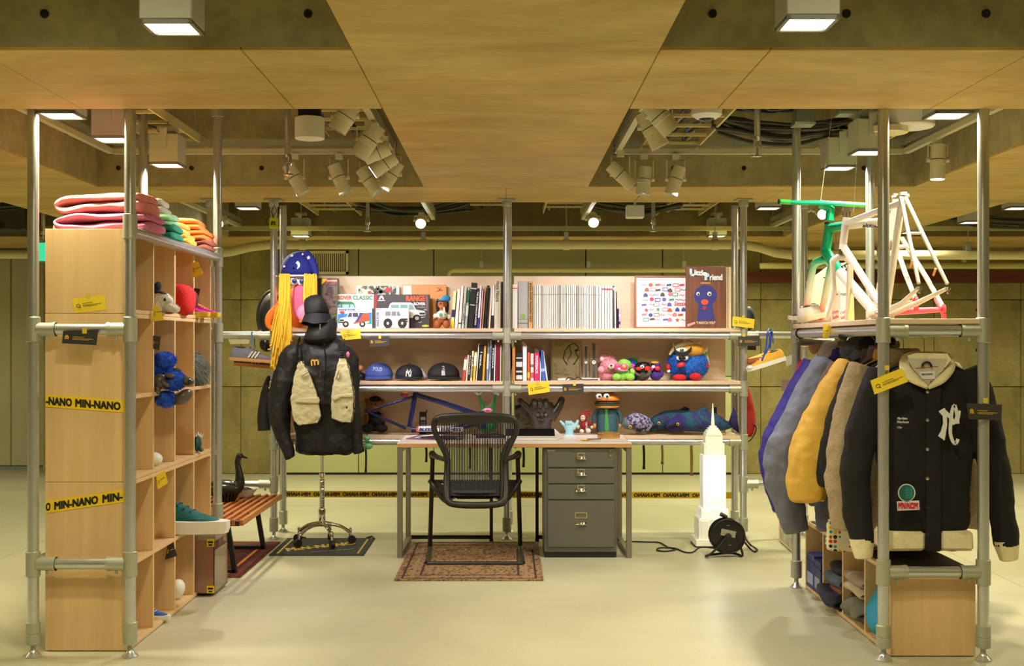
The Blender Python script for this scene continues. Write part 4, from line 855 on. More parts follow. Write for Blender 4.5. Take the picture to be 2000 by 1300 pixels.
# ---------------------------------------------------------------- caps on the middle left shelf
def cap(label, x, D, w_, h, rgb, brim=1, peak=.0):
    c = P(x, 744, D); t = thing('baseball_cap', label, 'cap', (c.x, D, ZM)); k = w_*.5; m_ = mat(rgb, .75, 0, 'cloth', sc=2)
    rg = [(c.x, D+.0, ZM+.004, k*.98, k*1.0), (c.x, D, ZM+h*.35, k*1.0, k*1.0), (c.x, D+.005, ZM+h*.65, k*.9, k*.92), (c.x, D+.01, ZM+h*.88, k*.62, k*.66), (c.x, D+.01, ZM+h*.98, k*.25, k*.28), (c.x, D+.01, ZM+h, .004, .004)]
    obj('crown', B().loft(rg, 32, .92).jit(.004, 12, x), m_, t, sub=1)
    if brim:
        n = 16; v = []; f = []
        for i_ in range(n+1):
            a = math.radians(200+140*i_/n); 
            v.append((c.x+k*.96*math.cos(a), D+k*.95*math.sin(a), ZM+.03)); 
            v.append((c.x+k*1.0*math.cos(a), D+(k+.055)*math.sin(a)-.0, ZM+.012+.014*abs(math.cos(a))*0+.004))
        m2 = len(v); v += [(a_, b_, c_-.004) for a_, b_, c_ in v]
        for i_ in range(n):
            a, b_, c2, d2 = 2*i_, 2*i_+1, 2*i_+3, 2*i_+2; f += [(a, b_, c2, d2), (a+m2, d2+m2, c2+m2, b_+m2), (b_, b_+m2, c2+m2, c2)]
        obj('brim', B().add(v, f), m_, t)
    obj('button', B().ell((c.x, D+.01, ZM+h+.001), (.006, .006, .004), 10, 6), m_, t)
    return t, c, k
t, c, k = cap('faded blue baseball cap with white lettering, left of the other two', 740, 8.6, .2, .125, (72, 92, 170)); ftext('POLO', 729, 716, 746, 724, 8.6-k-.002, M3(225, 225, 230), t, bold=.0, tilt=-1)
t, c, k = cap('navy baseball cap with white interlocked letters, middle one', 799, 8.6, .205, .115, (26, 28, 40)); 
nyb = B(); DD = 8.6-k-.004
nyb.rib([(793, 735), (794, 724)], 1.8, DD).rib([(794, 724.5), (802, 735)], 1.8, DD-.0006).rib([(802, 735.5), (803, 724)], 1.8, DD-.001).rib([(795.5, 721), (798.5, 728)], 1.5, DD-.0016).rib([(802, 721), (798.5, 728), (798.5, 739)], 1.5, DD-.002); obj('front_monogram', nyb, WHITE, t)
t, c, k = cap('black baseball cap with a small white vertical motif, right one', 866, 8.6, .235, .125, (22, 22, 24)); obj('motif', B().rib([(863, 716), (866, 714.5), (868, 717), (864, 721), (869, 721)], 1, 8.6-k-.003).fpoly([(862.5, 723), (868.5, 723), (869.5, 733), (862, 733)], 8.6-k-.003), M3(200, 200, 200), t)
plush('bald_figure_head', 'shiny bronze figure head half hidden left of the blue cap', 'figurine', P(703, 743, 8.6), [('head', 703, 719, 0, 7, 7, .03, (190, 120, 80), -1), ('shoulders', 704, 736, 0, 11, 10, .04, (24, 22, 22), -1)], 8.6)
solo('price_label', B().fpoly([(820, 722), (824, 718), (832, 733), (830, 740)], 8.7, .002), WHITE, 'white paper tag stuck up between the navy cap and the black cap', 'tag')
# engraved plate, watches, toy on middle right shelf
t = thing('engraved_plate', 'clear engraved plate with a relief of a creature on swirling waves', 'ornament', P(1105, 743, 8.6)); obj('plate', fbox(1076, 666, 1134, 743, 8.6, .008, .001), mat((196, 180, 140), .18, .75), t)
rs = random.Random(11); b = B()
for _ in range(46):
    x_, y_ = rs.uniform(1080, 1130), rs.uniform(690, 740); a = rs.uniform(0, 6.28); r_ = rs.uniform(2, 6)
    b.rib([(x_+r_*math.cos(a+j*.7), y_+r_*.7*math.sin(a+j*.7)) for j in range(5)], .8, 8.598)
obj('wave_relief', b, mat((236, 226, 196), .15, .9), t, kind='stuff')
b = B(); b.rib([(1108, 712), (1100, 700), (1104, 684), (1112, 674), (1122, 670), (1130, 678), (1124, 688), (1130, 698), (1120, 712)], 2, 8.597).rib([(1112, 674), (1116, 690), (1108, 704)], 1.4, 8.597).rib([(1122, 684), (1130, 684)], 2.5, 8.597); obj('creature_relief', b, mat((80, 66, 44), .3, .8), t)
b = B().rib([(1078, 668), (1132, 668), (1132, 741), (1078, 741), (1078, 668)], .8, 8.598); obj('border_line', b, mat((110, 94, 66), .3, .8), t); ftext('SCHRIFT', 1083, 671, 1103, 675, 8.598, mat((90, 76, 50), .4), t)
for (x0_, x1_, y0_, lb) in ((1140, 1149, 676, 'shorter'), (1154, 1166, 671, 'taller')):
    t = thing('watch_case', '%s clear case standing upright with a black strapped wristwatch inside' % lb, 'watch', P((x0_+x1_)/2, 743, 8.6)); cx = (x0_+x1_)/2
    obj('clear_case', fbox(x0_-1, y0_-3, x1_+1, 742, 8.596, .02, .002), mat((210, 200, 180), .1, alpha=.1), t); w2 = (x1_-x0_)/2
    obj('strap', B().rib([(cx, y0_), (cx, 738)], w2*1.0, 8.604, .004), mat((34, 44, 34), .4), t); obj('watch_case_ring', B().fdisc(cx, 707, w2*.95, w2*.95, 8.60, .004), mat((26, 40, 30), .3), t)
    obj('dial', B().fdisc(cx, 707, w2*.66, w2*.66, 8.598, .002), M3(220, 216, 200), t); obj('hand', B().rib([(cx-2, 704), (cx, 707), (cx+2.5, 703)], .7, 8.5965), INK, t)
t = thing('wire_toy', 'small dark wire toy and white card strips lying before the engraved plate', 'toy', P(1125, 743, 8.47)); obj('wire', B().tube(smoothpath([P(1105, 741, 8.46), P(1112, 737, 8.45), P(1122, 740, 8.46), P(1130, 736, 8.46), P(1138, 741, 8.46), P(1168, 741, 8.46)], 3), .004, 6), INK, t)
obj('white_strip', B().fpoly([(1090, 739), (1112, 738), (1112, 742), (1090, 742)], 8.47, .03), WHITE, t); obj('label_strip', B().fpoly([(1136, 737), (1172, 738), (1172, 743), (1136, 743)], 8.475, .02), M3(205, 200, 190), t)
# ---------------------------------------------------------------- bottom shelf
t = plush('sailor_bear', 'brown plush bear in a black sailor cap and outfit behind the blue bicycle frame', 'soft toy', P(730, 845, 8.62), [
 ('head', 731, 791, 0, 16, 14, .06, (168, 100, 50), .004, None, 1, 500), ('cap', 733, 779, -.02, 12, 6, .05, (18, 16, 18)), ('ear', 716, 782, .01, 4, 5, .015, (168, 100, 50)), ('ear', 748, 784, .01, 4, 5, .015, (168, 100, 50)), ('muzzle', 731, 797, -.06, 5, 4, .015, (200, 140, 80)), ('body', 733, 822, .02, 19, 20, .07, (26, 24, 26)),
 ('arm', 716, 818, -.02, 6, 10, .02, (150, 90, 46)), ('arm', 748, 815, -.02, 5, 9, .02, (150, 90, 46)), ('leg', 717, 836, -.06, 12, 8.5, .05, (24, 22, 24)), ('leg', 745, 836, -.06, 12, 8.5, .05, (24, 22, 24))], 8.65)
for x_ in (727, 735): obj('eye', B().ell(P(x_, 788.5, 8.588), (.008, .005, .008), 10, 6), mat((60, 30, 10), .2), t)
obj('eye_glint', B().ell(P(727.8, 788, 8.583), (.003, .003, .003), 8, 6).ell(P(735.8, 788, 8.583), (.003, .003, .003), 8, 6), WHITE, t)
NV = mat((30, 38, 84), .22, .3); hx = Vector
t = thing('bicycle_frame', 'navy blue bicycle frame standing on the left bottom shelf', 'bicycle frame', P(800, 848, 8.5))
A_, Bt, Cc, Hh, Hl = P(715, 803, 8.52), P(811, 770, 8.5), P(799, 838, 8.5), P(925, 806, 8.5), P(930, 816, 8.5)
obj('seat_tube', B().cyl(P(812, 764, 8.5), Cc, .0165, 14), NV, t); obj('seat_collar', B().cyl(P(812.5, 763, 8.5), P(812, 768, 8.5), .02, 14), BLACK, t)
obj('top_tube', B().tube([Bt, P(870, 788, 8.5), P(940, 812, 8.5)], [.016, .018, .02], 14), NV, t)
obj('down_tube', B().tube([Cc, P(865, 842, 8.5), P(935, 826, 8.5)], .018, 14), NV, t)
obj('head_tube', B().cyl(P(940, 803, 8.5), P(945, 836, 8.5), .02, 14), NV, t)
for dd in (-.035, .035):
    obj('seat_stay', B().tube([P(808, 774, 8.5), P(780, 783, 8.5+dd), P(718, 802, 8.5+dd*1.4)], [.009, .008, .007], 10), NV, t)
    obj('chain_stay', B().tube([P(798, 838, 8.5), P(765, 824, 8.5+dd), P(718, 804, 8.5+dd*1.4)], [.011, .010, .008], 10), NV, t)
    obj('dropout', B().cyl(P(716, 802, 8.5+dd*1.4-.004), P(716, 802, 8.5+dd*1.4+.004), .014, 12), mat((30, 34, 60), .3, .6), t)
obj('bottom_bracket', B().cyl(P(798, 839, 8.46), P(798, 839, 8.54), .022, 18), mat((110, 84, 66), .4, .5), t)
t = plush('round_toy', 'tiny round red and yellow toy with ears perched on the blue top tube', 'toy', P(790, 778, 8.5), [('body', 790, 771, 0, 7, 6, .02, (200, 34, 34), -1), ('head', 791, 765, -.002, 6, 4, .02, (230, 180, 40), -1), ('face', 789, 774, -.016, 4, 2.5, .008, (60, 90, 180), -1), ('ear', 788, 761, 0, 1.5, 3, .005, (200, 150, 30), -1), ('ear', 794, 761, 0, 1.5, 3, .005, (200, 150, 30), -1)], 8.49)
t = thing('cordless_handset', 'black telephone handset with aerial standing on the left bottom shelf', 'phone', P(826, 845, 8.6)); obj('body', fbox(819, 804, 833, 848, 8.6, .03, .004), mat((20, 20, 22), .3), t); obj('aerial', B().cyl(P(833, 806, 8.61), P(833, 800, 8.61), .004, 8), INK, t); obj('display', fbox(821.5, 814, 831, 820, 8.598, .003), M3(130, 130, 120), t)
kp = B()
for r_ in range(4):
    for c_ in range(3): kp.box(*(lambda a, b_: (a.x, b_.x, 8.597, 8.6, b_.z, a.z))(P(821.8+c_*3.2, 824+r_*4.2, 8.6), P(824+c_*3.2, 826.6+r_*4.2, 8.6)))
obj('keypad', kp, M3(70, 70, 72), t)
t = thing('stacked_book', 'white book with blue lettering and a red band lying flat on the shelf', 'book', P(860, 842, 8.5)); obj('cover', fbox(813, 834, 905, 842.5, 8.46, .16, .002), M3(236, 234, 238), t); obj('red_band', fbox(813, 834, 817, 842.6, 8.4585, .1), M3(225, 70, 40), t); ftext('BLESS', 818, 835.5, 846, 841.3, 8.4585, M3(40, 50, 130), t, bold=.06, shear=.2); ftext('BUSINESS', 862, 835.5, 900, 841.3, 8.4585, M3(40, 50, 130), t, bold=.03)
GS = (46, 178, 108)
t = plush('green_snail_plush', 'green plush creature with two eyes on long stalks and pink lips', 'soft toy', P(953, 845, 8.55), [
 ('head', 953, 803, 0, 14, 9.5, .035, GS), ('body', 951, 828, .01, 20, 17, .06, (36, 150, 92)), ('lips', 952.5, 801, -.035, 9, 5, .012, (236, 120, 170), -1), ('mouth', 952.5, 801.5, -.048, 4.5, 1, .003, (110, 40, 60), -1),
 ('eyeball', 934, 765, 0, 7, 6.5, .02, (240, 240, 238), -1), ('eyeball', 969.5, 764, 0, 7, 6.5, .02, (240, 240, 238), -1), ('pupil', 935.5, 766, -.02, 1.6, 1.6, .003, (10, 10, 12), -1), ('pupil', 971, 764, -.02, 1.6, 1.6, .003, (10, 10, 12), -1)], 8.55)
for a, b_ in (((945, 800), (935.5, 771)), ((961, 800), (968.5, 770))): obj('stalk', B().cyl(P(*a, 8.55), P(*b_, 8.55), .014, 10, .007), mat(GS, .85, 0, 'fleece'), t)
# dark bag hanging by the centre post
t = thing('belt_bag', 'maroon and black strap bundle hanging behind the centre post', 'bag', P(996, 760, 8.6)); obj('bundle', B().tube([P(994, 662, 8.62), P(997, 700, 8.62), P(994, 735, 8.62)], [.012, .02, .012], 10), mat((70, 20, 26), .7), t); obj('strap', B().tube([P(995, 770, 8.62), P(996, 800, 8.62), P(994, 840, 8.62)], [.008, .01, .008], 8), BLACK, t)
# hand sculpture with horn fingers
def hand_horns(name, label, cx, yb, s, D, m, face=True):
    """fist with thumb and little finger raised; s = px scale"""
    c = P(cx, yb, D); k = s*D/F; t = thing(name, label, 'sculpture', c)
    q = lambda x, y, z: Vector((c.x+x*k, c.y+y*k, c.z+z*k))
    b = B().loft([(c.x, c.y, c.z, 17*k, 13*k), (c.x, c.y, c.z+8*k, 16*k, 12*k), (c.x, c.y, c.z+16*k, 15*k, 12*k), (c.x, c.y, c.z+28*k, 19*k, 13*k), (c.x, c.y, c.z+42*k, 21*k, 12*k), (c.x, c.y, c.z+52*k, 17*k, 10*k)], 24)
    b.tube(smoothpath([q(14, 0, 26), q(22, -1, 36), q(30, -2, 50), q(33, -1, 60)], 3), [v*k for v in (9, 8.5, 8, 7.5, 7, 6.5, 6, 5.5, 5, 3)], 14)
    b.tube(smoothpath([q(-14, 0, 34), q(-24, -1, 44), q(-32, -1, 52), q(-37, 0, 57)], 3), [v*k for v in (7, 6.5, 6, 5.6, 5.2, 5, 4.8, 4.5, 4, 2.6)], 14)
    obj('hand', b, m, t, remesh=.9*k, smoo=3)
    for i_, x_ in enumerate((-12, -3, 6)):
        obj('curled_finger', B().tube(smoothpath([q(x_, 2, 46), q(x_, -4, 53), q(x_+.3, -9, 52), q(x_+.5, -11, 47), q(x_+.6, -9, 43)], 3), [v*k for v in (4.4, 4.8, 5, 5, 5, 5, 4.9, 4.8, 4.6, 4.4, 4.2, 4, 3.4)], 12), m, t)
    if face:
        obj('face_nose', B().ell(q(0, -14, 32), (3*k, 4*k, 4.5*k), 12, 8), m, t)
        for x_ in (-6, 6): obj('face_cheek', B().ell(q(x_, -11, 31), (4.5*k, 4*k, 4*k), 12, 8), m, t)
        obj('face_mouth', B().tube([q(-5, -13.2, 25), q(0, -15, 23.5), q(5, -13.2, 25)], 1.3*k, 8), m, t)
        for x_ in (-5, 5): obj('face_eye', B().ell(q(x_, -13, 36.5), (2.2*k, 2*k, 1.2*k), 10, 6), BLACK, t)
    obj('plinth', B().loft([(c.x, c.y, c.z, 22*k, 15*k), (c.x, c.y, c.z+4*k, 21*k, 14*k)], 24, .6), m, t)
    return t
hand_horns('hand_sculpture', 'large glossy dark grey hand sculpture with face, thumb and little finger raised', 1058, 848, 1.22, 8.56, mat((74, 68, 66), .18, .2))
hand_horns('hand_figurine', 'small pale blue hand figurine with raised thumb and little finger, red behind', 1112, zy(.731, 8.36), .5, 8.36, mat((160, 208, 222), .35), False)
t = thing('monkey_print', 'flat grey print of a tilted baby monkey-like face behind the hand sculpture', 'picture', P(1024, 840, 8.7)); obj('cutout', B().fpoly([(1006, 792), (1020, 788), (1036, 795), (1040, 812), (1042, 828), (1030, 836), (1006, 834)], 8.68, .008), M3(110, 100, 86), t)
obj('line_drawing', B().rib([(1008, 812), (1012, 808), (1014, 814), (1010, 820)], 1.5, 8.678).rib([(1016, 822), (1022, 820), (1024, 816)], 1.2, 8.678).rib([(1029, 806), (1032, 809), (1028, 812)], 1.2, 8.678).rib([(1024, 828), (1032, 828), (1034, 824)], 1.2, 8.678), INK, t); obj('hair_patch', B().fpoly([(1006, 792), (1020, 788), (1016, 796), (1007, 800)], 8.677), INK, t)
RD = (150, 22, 30)
t = plush('red_doll', 'small dark red doll with a white smiling face, antennae and lettered front', 'soft toy', P(1142, 845, 8.5), [
 ('head', 1139, 815, 0, 8, 8.5, .025, RD), ('face', 1138.5, 816, -.018, 5, 6, .012, (226, 214, 190), -1), ('body', 1141, 830, .0, 7, 9, .022, RD), ('hand', 1129, 833, 0, 3.5, 4, .012, (225, 205, 190)), ('foot', 1136, 842, -.02, 4.5, 4.5, .02, (232, 222, 210)), ('foot', 1149, 841, -.02, 5, 5, .02, (232, 222, 210)), ('arm', 1152, 826, 0, 3, 6, .012, RD, 0, (0, .6, 0)), ('hand', 1156, 834, 0, 3, 3, .012, (225, 205, 190))], 8.46)
for x_ in (1137, 1140.5): obj('eye', B().ell(P(x_, 814, 8.428), (.003, .003, .005), 8, 6), INK, t)
obj('antenna', B().tube([P(1141, 808, 8.46), P(1145, 801, 8.46), P(1153, 803, 8.46)], .006, 8).tube([P(1143, 808, 8.46), P(1149, 805, 8.46), P(1154, 808, 8.46)], .005, 8), mat(RD, .8), t)
text('YATTA', P(1143.5, 824, 8.435), P(1143.5, 838, 8.435)-P(1143.5, 824, 8.435), P(1147, 824, 8.435)-P(1143.5, 824, 8.435), WHITE, t); obj('smile', B().rib([(1136.5, 818), (1139, 820), (1141, 818)], .8, 8.428), INK, t)
# burger headed figure
t = thing('burger_headed_figure', 'figure with a hamburger head, googly eyes and teal coat with green tie', 'figurine', P(1186, 845, 8.5))
c = P(1186, 845, 8.54); k = 8.54/F; TE = mat((44, 82, 96), .7, 0, 'cloth')
obj('coat', B().loft([(c.x, c.y, ZB+.002, 20*k, .055), (c.x, c.y, ZB+.05, 21*k, .057), (c.x, c.y, ZB+.13, 20*k, .053), (c.x, c.y, ZB+.18, 17*k, .045), (c.x, c.y, ZB+.19, 12*k, .03)], 24, .8), TE, t)
for s_ in (-1, 1): obj('arm', B().tube(smoothpath([P(1186+s_*17, 800, 8.54), P(1186+s_*25, 810, 8.54), P(1186+s_*26, 826, 8.53)], 3), [.016, .016, .015, .014, .014, .013, .012], 12), TE, t); obj('hand', B().ell(P(1186+s_*25, 831, 8.53), (.012, .01, .02), 12, 8), mat((206, 150, 100), .6), t)
obj('tie', B().fpoly([(1181, 797), (1188, 797), (1187, 806), (1190, 838), (1184, 843), (1181, 838), (1182, 806)], 8.482, .006), mat((60, 140, 60), .6), t)
BUN = mat((216, 130, 48), .35); s_ = 8.52
obj('bun_top', B().loft([(c.x, s_, P(0, 784, s_).z, 24*k, .075), (c.x, s_, P(0, 779, s_).z, 25*k, .08), (c.x, s_, P(0, 772, s_).z, 22*k, .07), (c.x, s_, P(0, 767.5, s_).z, 12*k, .04), (c.x, s_, P(0, 766.5, s_).z, 2*k, .01)], 32), BUN, t, sub=1)
obj('patty', B().loft([(c.x, s_, P(0, 789, s_).z, 24*k, .078), (c.x, s_, P(0, 786, s_).z, 25.5*k, .083), (c.x, s_, P(0, 784, s_).z, 24*k, .078)], 32), mat((60, 34, 18), .6), t)
obj('lettuce', B().loft([(c.x, s_, P(0, 791, s_).z, 23*k, .076), (c.x, s_, P(0, 788.6, s_).z, 26*k, .084)], 32).jit(.004, 40, 2), mat((70, 130, 50), .6), t)
obj('bun_bottom', B().loft([(c.x, s_, P(0, 797, s_).z, 20*k, .06), (c.x, s_, P(0, 795, s_).z, 24*k, .076), (c.x, s_, P(0, 789.5, s_).z, 25*k, .08)], 32), BUN, t, sub=1)
for x_ in (1169.5, 1184.5): obj('eyeball', B().ell(P(x_, 773, 8.45), (.021, .016, .021), 18, 12), mat((240, 240, 238), .15), t); obj('pupil', B().ell(P(x_+1.5, 774, 8.434), (.009, .003, .009), 12, 8), INK, t)
obj('top_hat', B().cyl(P(1190, 767, 8.55), P(1190, 764, 8.55), .035, 18), TE, t)
# plush fishes
def fish(name, label, path, rr, m, headm, D, eye, mouth, extra=()):
    t = thing(name, label, 'soft toy', P(path[0][0], 848, D)); pts = smoothpath([P(x_, y_, D+dz_) for x_, y_, dz_ in path], 3); n = len(pts); R = []
    for i_ in range(n):
        u = i_/(n-1)*(len(rr)-1); a = int(min(u, len(rr)-2)); R.append((rr[a]+(rr[a+1]-rr[a])*(u-a))*D/F)
    h = max(3, int(n*.3)); obj('body', B().tube(pts[h-1:], R[h-1:], 18, flat=1.0), m, t, sub=1); obj('head', B().tube(pts[:h+1], R[:h+1], 18), headm, t, sub=1)
    ex, ey = eye; obj('eye', B().ell(P(ex, ey, D-.055), (.011, .006, .011), 14, 8), mat((226, 190, 60), .4), t); obj('pupil', B().ell(P(ex, ey, D-.061), (.006, .003, .006), 10, 6), INK, t)
    obj('mouth', B().tube([P(x_, y_, D-.05) for x_, y_ in mouth], [.006, .012, .004][:len(mouth)], 8), mat((14, 12, 20), .9), t)
    for nm, pts_, m_ in extra: obj(nm, B().fpoly(pts_, D-.01, .03), m_, t, ang=180)
    return t
PUR = mat((46, 34, 108), .85, 0, 'fleece'); TEAL = mat((22, 92, 100), .85, 0, 'fleece'); PP = mat((48, 42, 104), .85, 0, 'patch', rgb2=(26, 84, 104), sc=2.2); DK = mat((18, 22, 36), .85)
fish('plush_fish', 'purple and teal plush fish in front with a yellow eye and open mouth', [(1303, 838, -.02), (1320, 828, 0), (1345, 823, 0), (1375, 822, 0), (1400, 826, 0), (1418, 830, .02), (1432, 828, .03)], [6, 14, 20, 22, 17, 9, 5], PP, PUR, 8.5, (1324, 828), [(1305, 833), (1318, 830), (1326, 826)],
     [('tail_fin', [(1424, 826), (1434, 795), (1440, 812), (1444, 846), (1434, 838)], mat((34, 30, 90), .85)), ('dorsal_fin', [(1352, 806), (1376, 794), (1384, 797), (1380, 806), (1366, 810)], mat((30, 70, 96), .85))])
fish('plush_fish', 'teal plush fish lying behind the purple one, with a yellow eye', [(1265, 838, -.0), (1280, 828, 0), (1300, 820, .0), (1325, 815, 0), (1355, 812, 0)], [7, 15, 18, 16, 10], mat((40, 36, 90), .85, 0, 'patch', rgb2=(20, 74, 84), sc=2), TEAL, 8.6, (1287, 826), [(1268, 836), (1278, 833), (1286, 830)],
     [('dorsal_fin', [(1314, 808), (1338, 794), (1347, 797), (1342, 806), (1326, 812)], DK), ('rear_fin', [(1396, 795), (1400, 795), (1400, 815), (1394, 815)], DK)])
fish('plush_fish', 'small black, white and blue patterned plush whale with a grey jaw', [(1217, 833, 0), (1228, 826, 0), (1243, 824, 0), (1260, 828, 0), (1272, 834, 0)], [5, 15, 19, 16, 8], mat((28, 36, 70), .8, 0, 'patch', rgb2=(150, 140, 170), sc=3), mat((96, 112, 124), .8, 0, 'fleece'), 8.5, (1231, 833), [(1242, 838), (1250, 840), (1258, 836)],
     [('fin', [(1242, 846), (1252, 832), (1260, 836), (1262, 846)], mat((110, 120, 128), .8))])
# ================================================================= desk
MET = mat((142, 136, 124), .35, .7); DKM = mat((44, 40, 36), .4, .6)
t = thing('desk', 'white-topped plywood desk with square steel tube legs', 'desk', (.055, 7.73, 0))
X0, X1 = -.692, .802; T_ = .731
obj('tabletop', B().box(X0, X1, 7.70, 8.405, T_-.028, T_-.003, .002), mat((206, 158, 106), .5, 0, 'woodx', rgb2=(186, 136, 88), sc=.6), t); obj('laminate', B().box(X0, X1, 7.70, 8.405, T_-.003, T_), mat((240, 228, 228), .4), t)
for x0 in (X0+.0, X1-.034):
    for y0 in (7.705, 8.36): obj('leg', B().box(x0, x0+.034, y0, y0+.034, 0, T_-.028, .002), MET, t)
    obj('floor_bar', B().box(x0, x0+.034, 7.739, 8.36, .002, .034, .002), MET, t); obj('top_bar', B().box(x0, x0+.034, 7.739, 8.36, T_-.06, T_-.028, .002), MET, t)
for (a, b_) in ((X0+.04, -.1), (.215, X1-.04)):
    xi = b_ if a < 0 else a
    obj('brace_post', B().box(xi-.011, xi+.011, 8.33, 8.352, 0, T_-.028, .001), DKM, t); obj('brace_bar', B().box(a, b_, 8.33, 8.352, .02, .045, .001), DKM, t); obj('brace_foot', B().cyl((xi, 8.341, 0), (xi, 8.341, .02), .014, 10), DKM, t)
t = thing('tablet', 'black tablet screen lying tilted in a white rim on the desk', 'tablet', (.32, 8.1, T_))
tp = [(.0, 7.93, T_+.002), (.335, 7.93, T_+.002), (.38, 8.1, T_+.004), (.335, 8.3, T_+.038), (.0, 8.3, T_+.038)]
obj('rim', B().prism(tp, (0, 0, .012)), mat((226, 222, 226), .3), t)
obj('screen', B().prism([(.0, 7.965, T_+.0155), (.325, 7.965, T_+.0155), (.368, 8.1, T_+.0165), (.325, 8.295, T_+.0505), (.0, 8.295, T_+.0505)], (0, 0, .0015)), mat((6, 6, 7), .5, spec=.08), t)
def sheet(name, label, pts, z, rgb, cat='paper', cr=.004, th=.0015):
    t = thing(name, label, cat, (pts[0][0], pts[0][1], z)); obj('sheet', B().prism([(x, y, z) for x, y in pts], (0, 0, th)), mat(rgb, .6), t); return t
sheet('magazine', 'purple-covered magazine lying bottommost on the left end of the desk', [(-.66, 8.0), (-.40, 7.9), (-.28, 8.12), (-.60, 8.30)], T_+.001, (130, 96, 130), 'magazine', th=.006)
t = sheet('magazine', 'crumpled pale magazine on top of the purple one', [(-.60, 8.02), (-.36, 7.98), (-.2, 8.15), (-.5, 8.27)], T_+.009, (228, 220, 226), 'magazine', th=.006); obj('dark_page', B().prism([(-.58, 8.0, T_+.016), (-.3, 7.93, T_+.02), (-.22, 7.98, T_+.024), (-.5, 8.06, T_+.018)], (0, 0, .002)), mat((60, 30, 50), .5), t)
obj('purple_band', B().prism([(-.44, 8.1, T_+.0155), (-.3, 8.1, T_+.0155), (-.26, 8.16, T_+.0155), (-.42, 8.18, T_+.0155)], (0, 0, .001)), mat((150, 110, 160), .5), t)
solo('paper_clippings', B().tube([(-.2, 8.1, T_+.01), (0, 8.05, T_+.014), (-.05, 8.2, T_+.02), (-.22, 8.24, T_+.012)], .008, 6), mat((50, 20, 40), .5), 'dark folded scarf of paper behind the chair back', 'paper')
t = thing('round_tin', 'round gold wooden tin with a tiny knob, on the right end of the desk', 'tin', (.69, 8.12, T_)); GOLD = mat((206, 160, 92), .25, .55)
obj('body', B().lathe([(.074, 0), (.075, .003), (.075, .028), (.074, .03)], (.69, 8.12, T_+.001), 36), GOLD, t); obj('lid', B().lathe([(.077, .030), (.077, .036), (.07, .038)], (.69, 8.12, T_+.001), 36), GOLD, t); obj('knob', B().cyl((.69, 8.12, T_+.038), (.69, 8.12, T_+.052), .004, 10), GOLD, t)
sheet('card', 'white paper sheet lying near the right front corner of the desk', [(.60, 7.80), (.76, 7.80), (.77, 7.90), (.62, 7.91)], T_+.001, (226, 216, 222)); sheet('card', 'second white sheet lying left of the paper at the desk corner', [(.50, 7.87), (.62, 7.85), (.64, 7.93), (.52, 7.95)], T_+.003, (234, 226, 226))
sheet('card', 'yellow card half under the white sheets on the desk', [(.49, 7.86), (.545, 7.86), (.545, 7.92), (.49, 7.92)], T_+.006, (240, 205, 40), 'card')
t = thing('pencil', 'thin pencil lying on the white sheet of the desk', 'pencil', (.58, 7.88, T_+.009)); obj('shaft', B().cyl((.53, 7.87, T_+.012), (.62, 7.89, T_+.012), .003, 6), mat((60, 50, 40), .5), t)
# ---------------------------------------------------------------- filing cabinet
CAB = mat((98, 96, 86), .45, .1); CX0, CX1, CY, CT = .2447, .708, 7.72, .70
t = thing('filing_cabinet', 'dark olive grey steel cabinet with four drawers and chrome handles under the desk', 'cabinet', (.476, 7.95, 0))
obj('body', B().box(CX0, CX1, CY, CY+.44, .035, CT-.002, .003), CAB, t); obj('plinth', B().box(CX0+.002, CX1-.002, CY+.006, CY+.43, 0, .035), BLACK, t)
obj('top_rail', B().box(CX0+.01, CX1-.01, CY-.004, CY, CT-.03, CT-.005), CAB, t); text('BISLEY', (CX0+.02, CY-.005, CT-.022), (.05, 0, 0), (0, 0, .008), M3(200, 195, 180), t); k_ = thing
obj('lock', B().cyl((CX1-.042, CY-.014, CT-.018), (CX1-.042, CY, CT-.018), .008, 12), CHROME, t); obj('key', B().cyl((CX1-.042, CY-.016, CT-.045), (CX1-.042, CY-.016, CT-.018), .003, 8).lathe([(.001, -.002), (.009, -.002), (.009, .002)], (CX1-.042, CY-.016, CT-.048), 12, 'y'), CHROME, t)
fx0, fx1 = CX0+.022, CX1-.018
for i_, (ya, yb) in enumerate(((883, 912), (914.5, 943.5), (945.5, 974.5), (977, 1068))):
    za, zb_ = CH-(yb-672)/306.4, CH-(ya-672)/306.4
    d = obj('drawer', B().box(fx0, fx1, CY-.012, CY+.002, za+.001, zb_-.001, .002), CAB, t); cx = (fx0+fx1)/2; hz = zb_-(.036 if i_ < 3 else .145); lz = zb_-(.013 if i_ < 3 else .09)
    hw = .034; obj('pull_handle', B().add(*(lambda pts: (pts, [(j, j+1, j+1+9, j+9) for j in range(8)]))([(cx-hw+2*hw*j/8, CY-.014-.012*math.sin(PI*j/8), hz-.006+.0) for j in range(9)]+[(cx-hw+2*hw*j/8, CY-.014-.001*math.sin(PI*j/8), hz+.008) for j in range(9)])).tube([(cx-hw+2*hw*j/8, CY-.014-.012*math.sin(PI*j/8), hz-.006) for j in range(9)], .0028, 8), CHROME, d)
    lw, lh = (.018, .009) if i_ < 3 else (.034, .014); lz -= lh*.3
    obj('label_frame', B().box(cx-lw-.004, cx+lw+.004, CY-.0145, CY-.012, lz+lh, lz+lh+.004).box(cx-lw-.004, cx+lw+.004, CY-.0145, CY-.012, lz-lh-.004, lz-lh).box(cx-lw-.004, cx-lw, CY-.0145, CY-.012, lz-lh, lz+lh).box(cx+lw, cx+lw+.004, CY-.0145, CY-.012, lz-lh, lz+lh), mat((210, 196, 140), .3, .6), d)
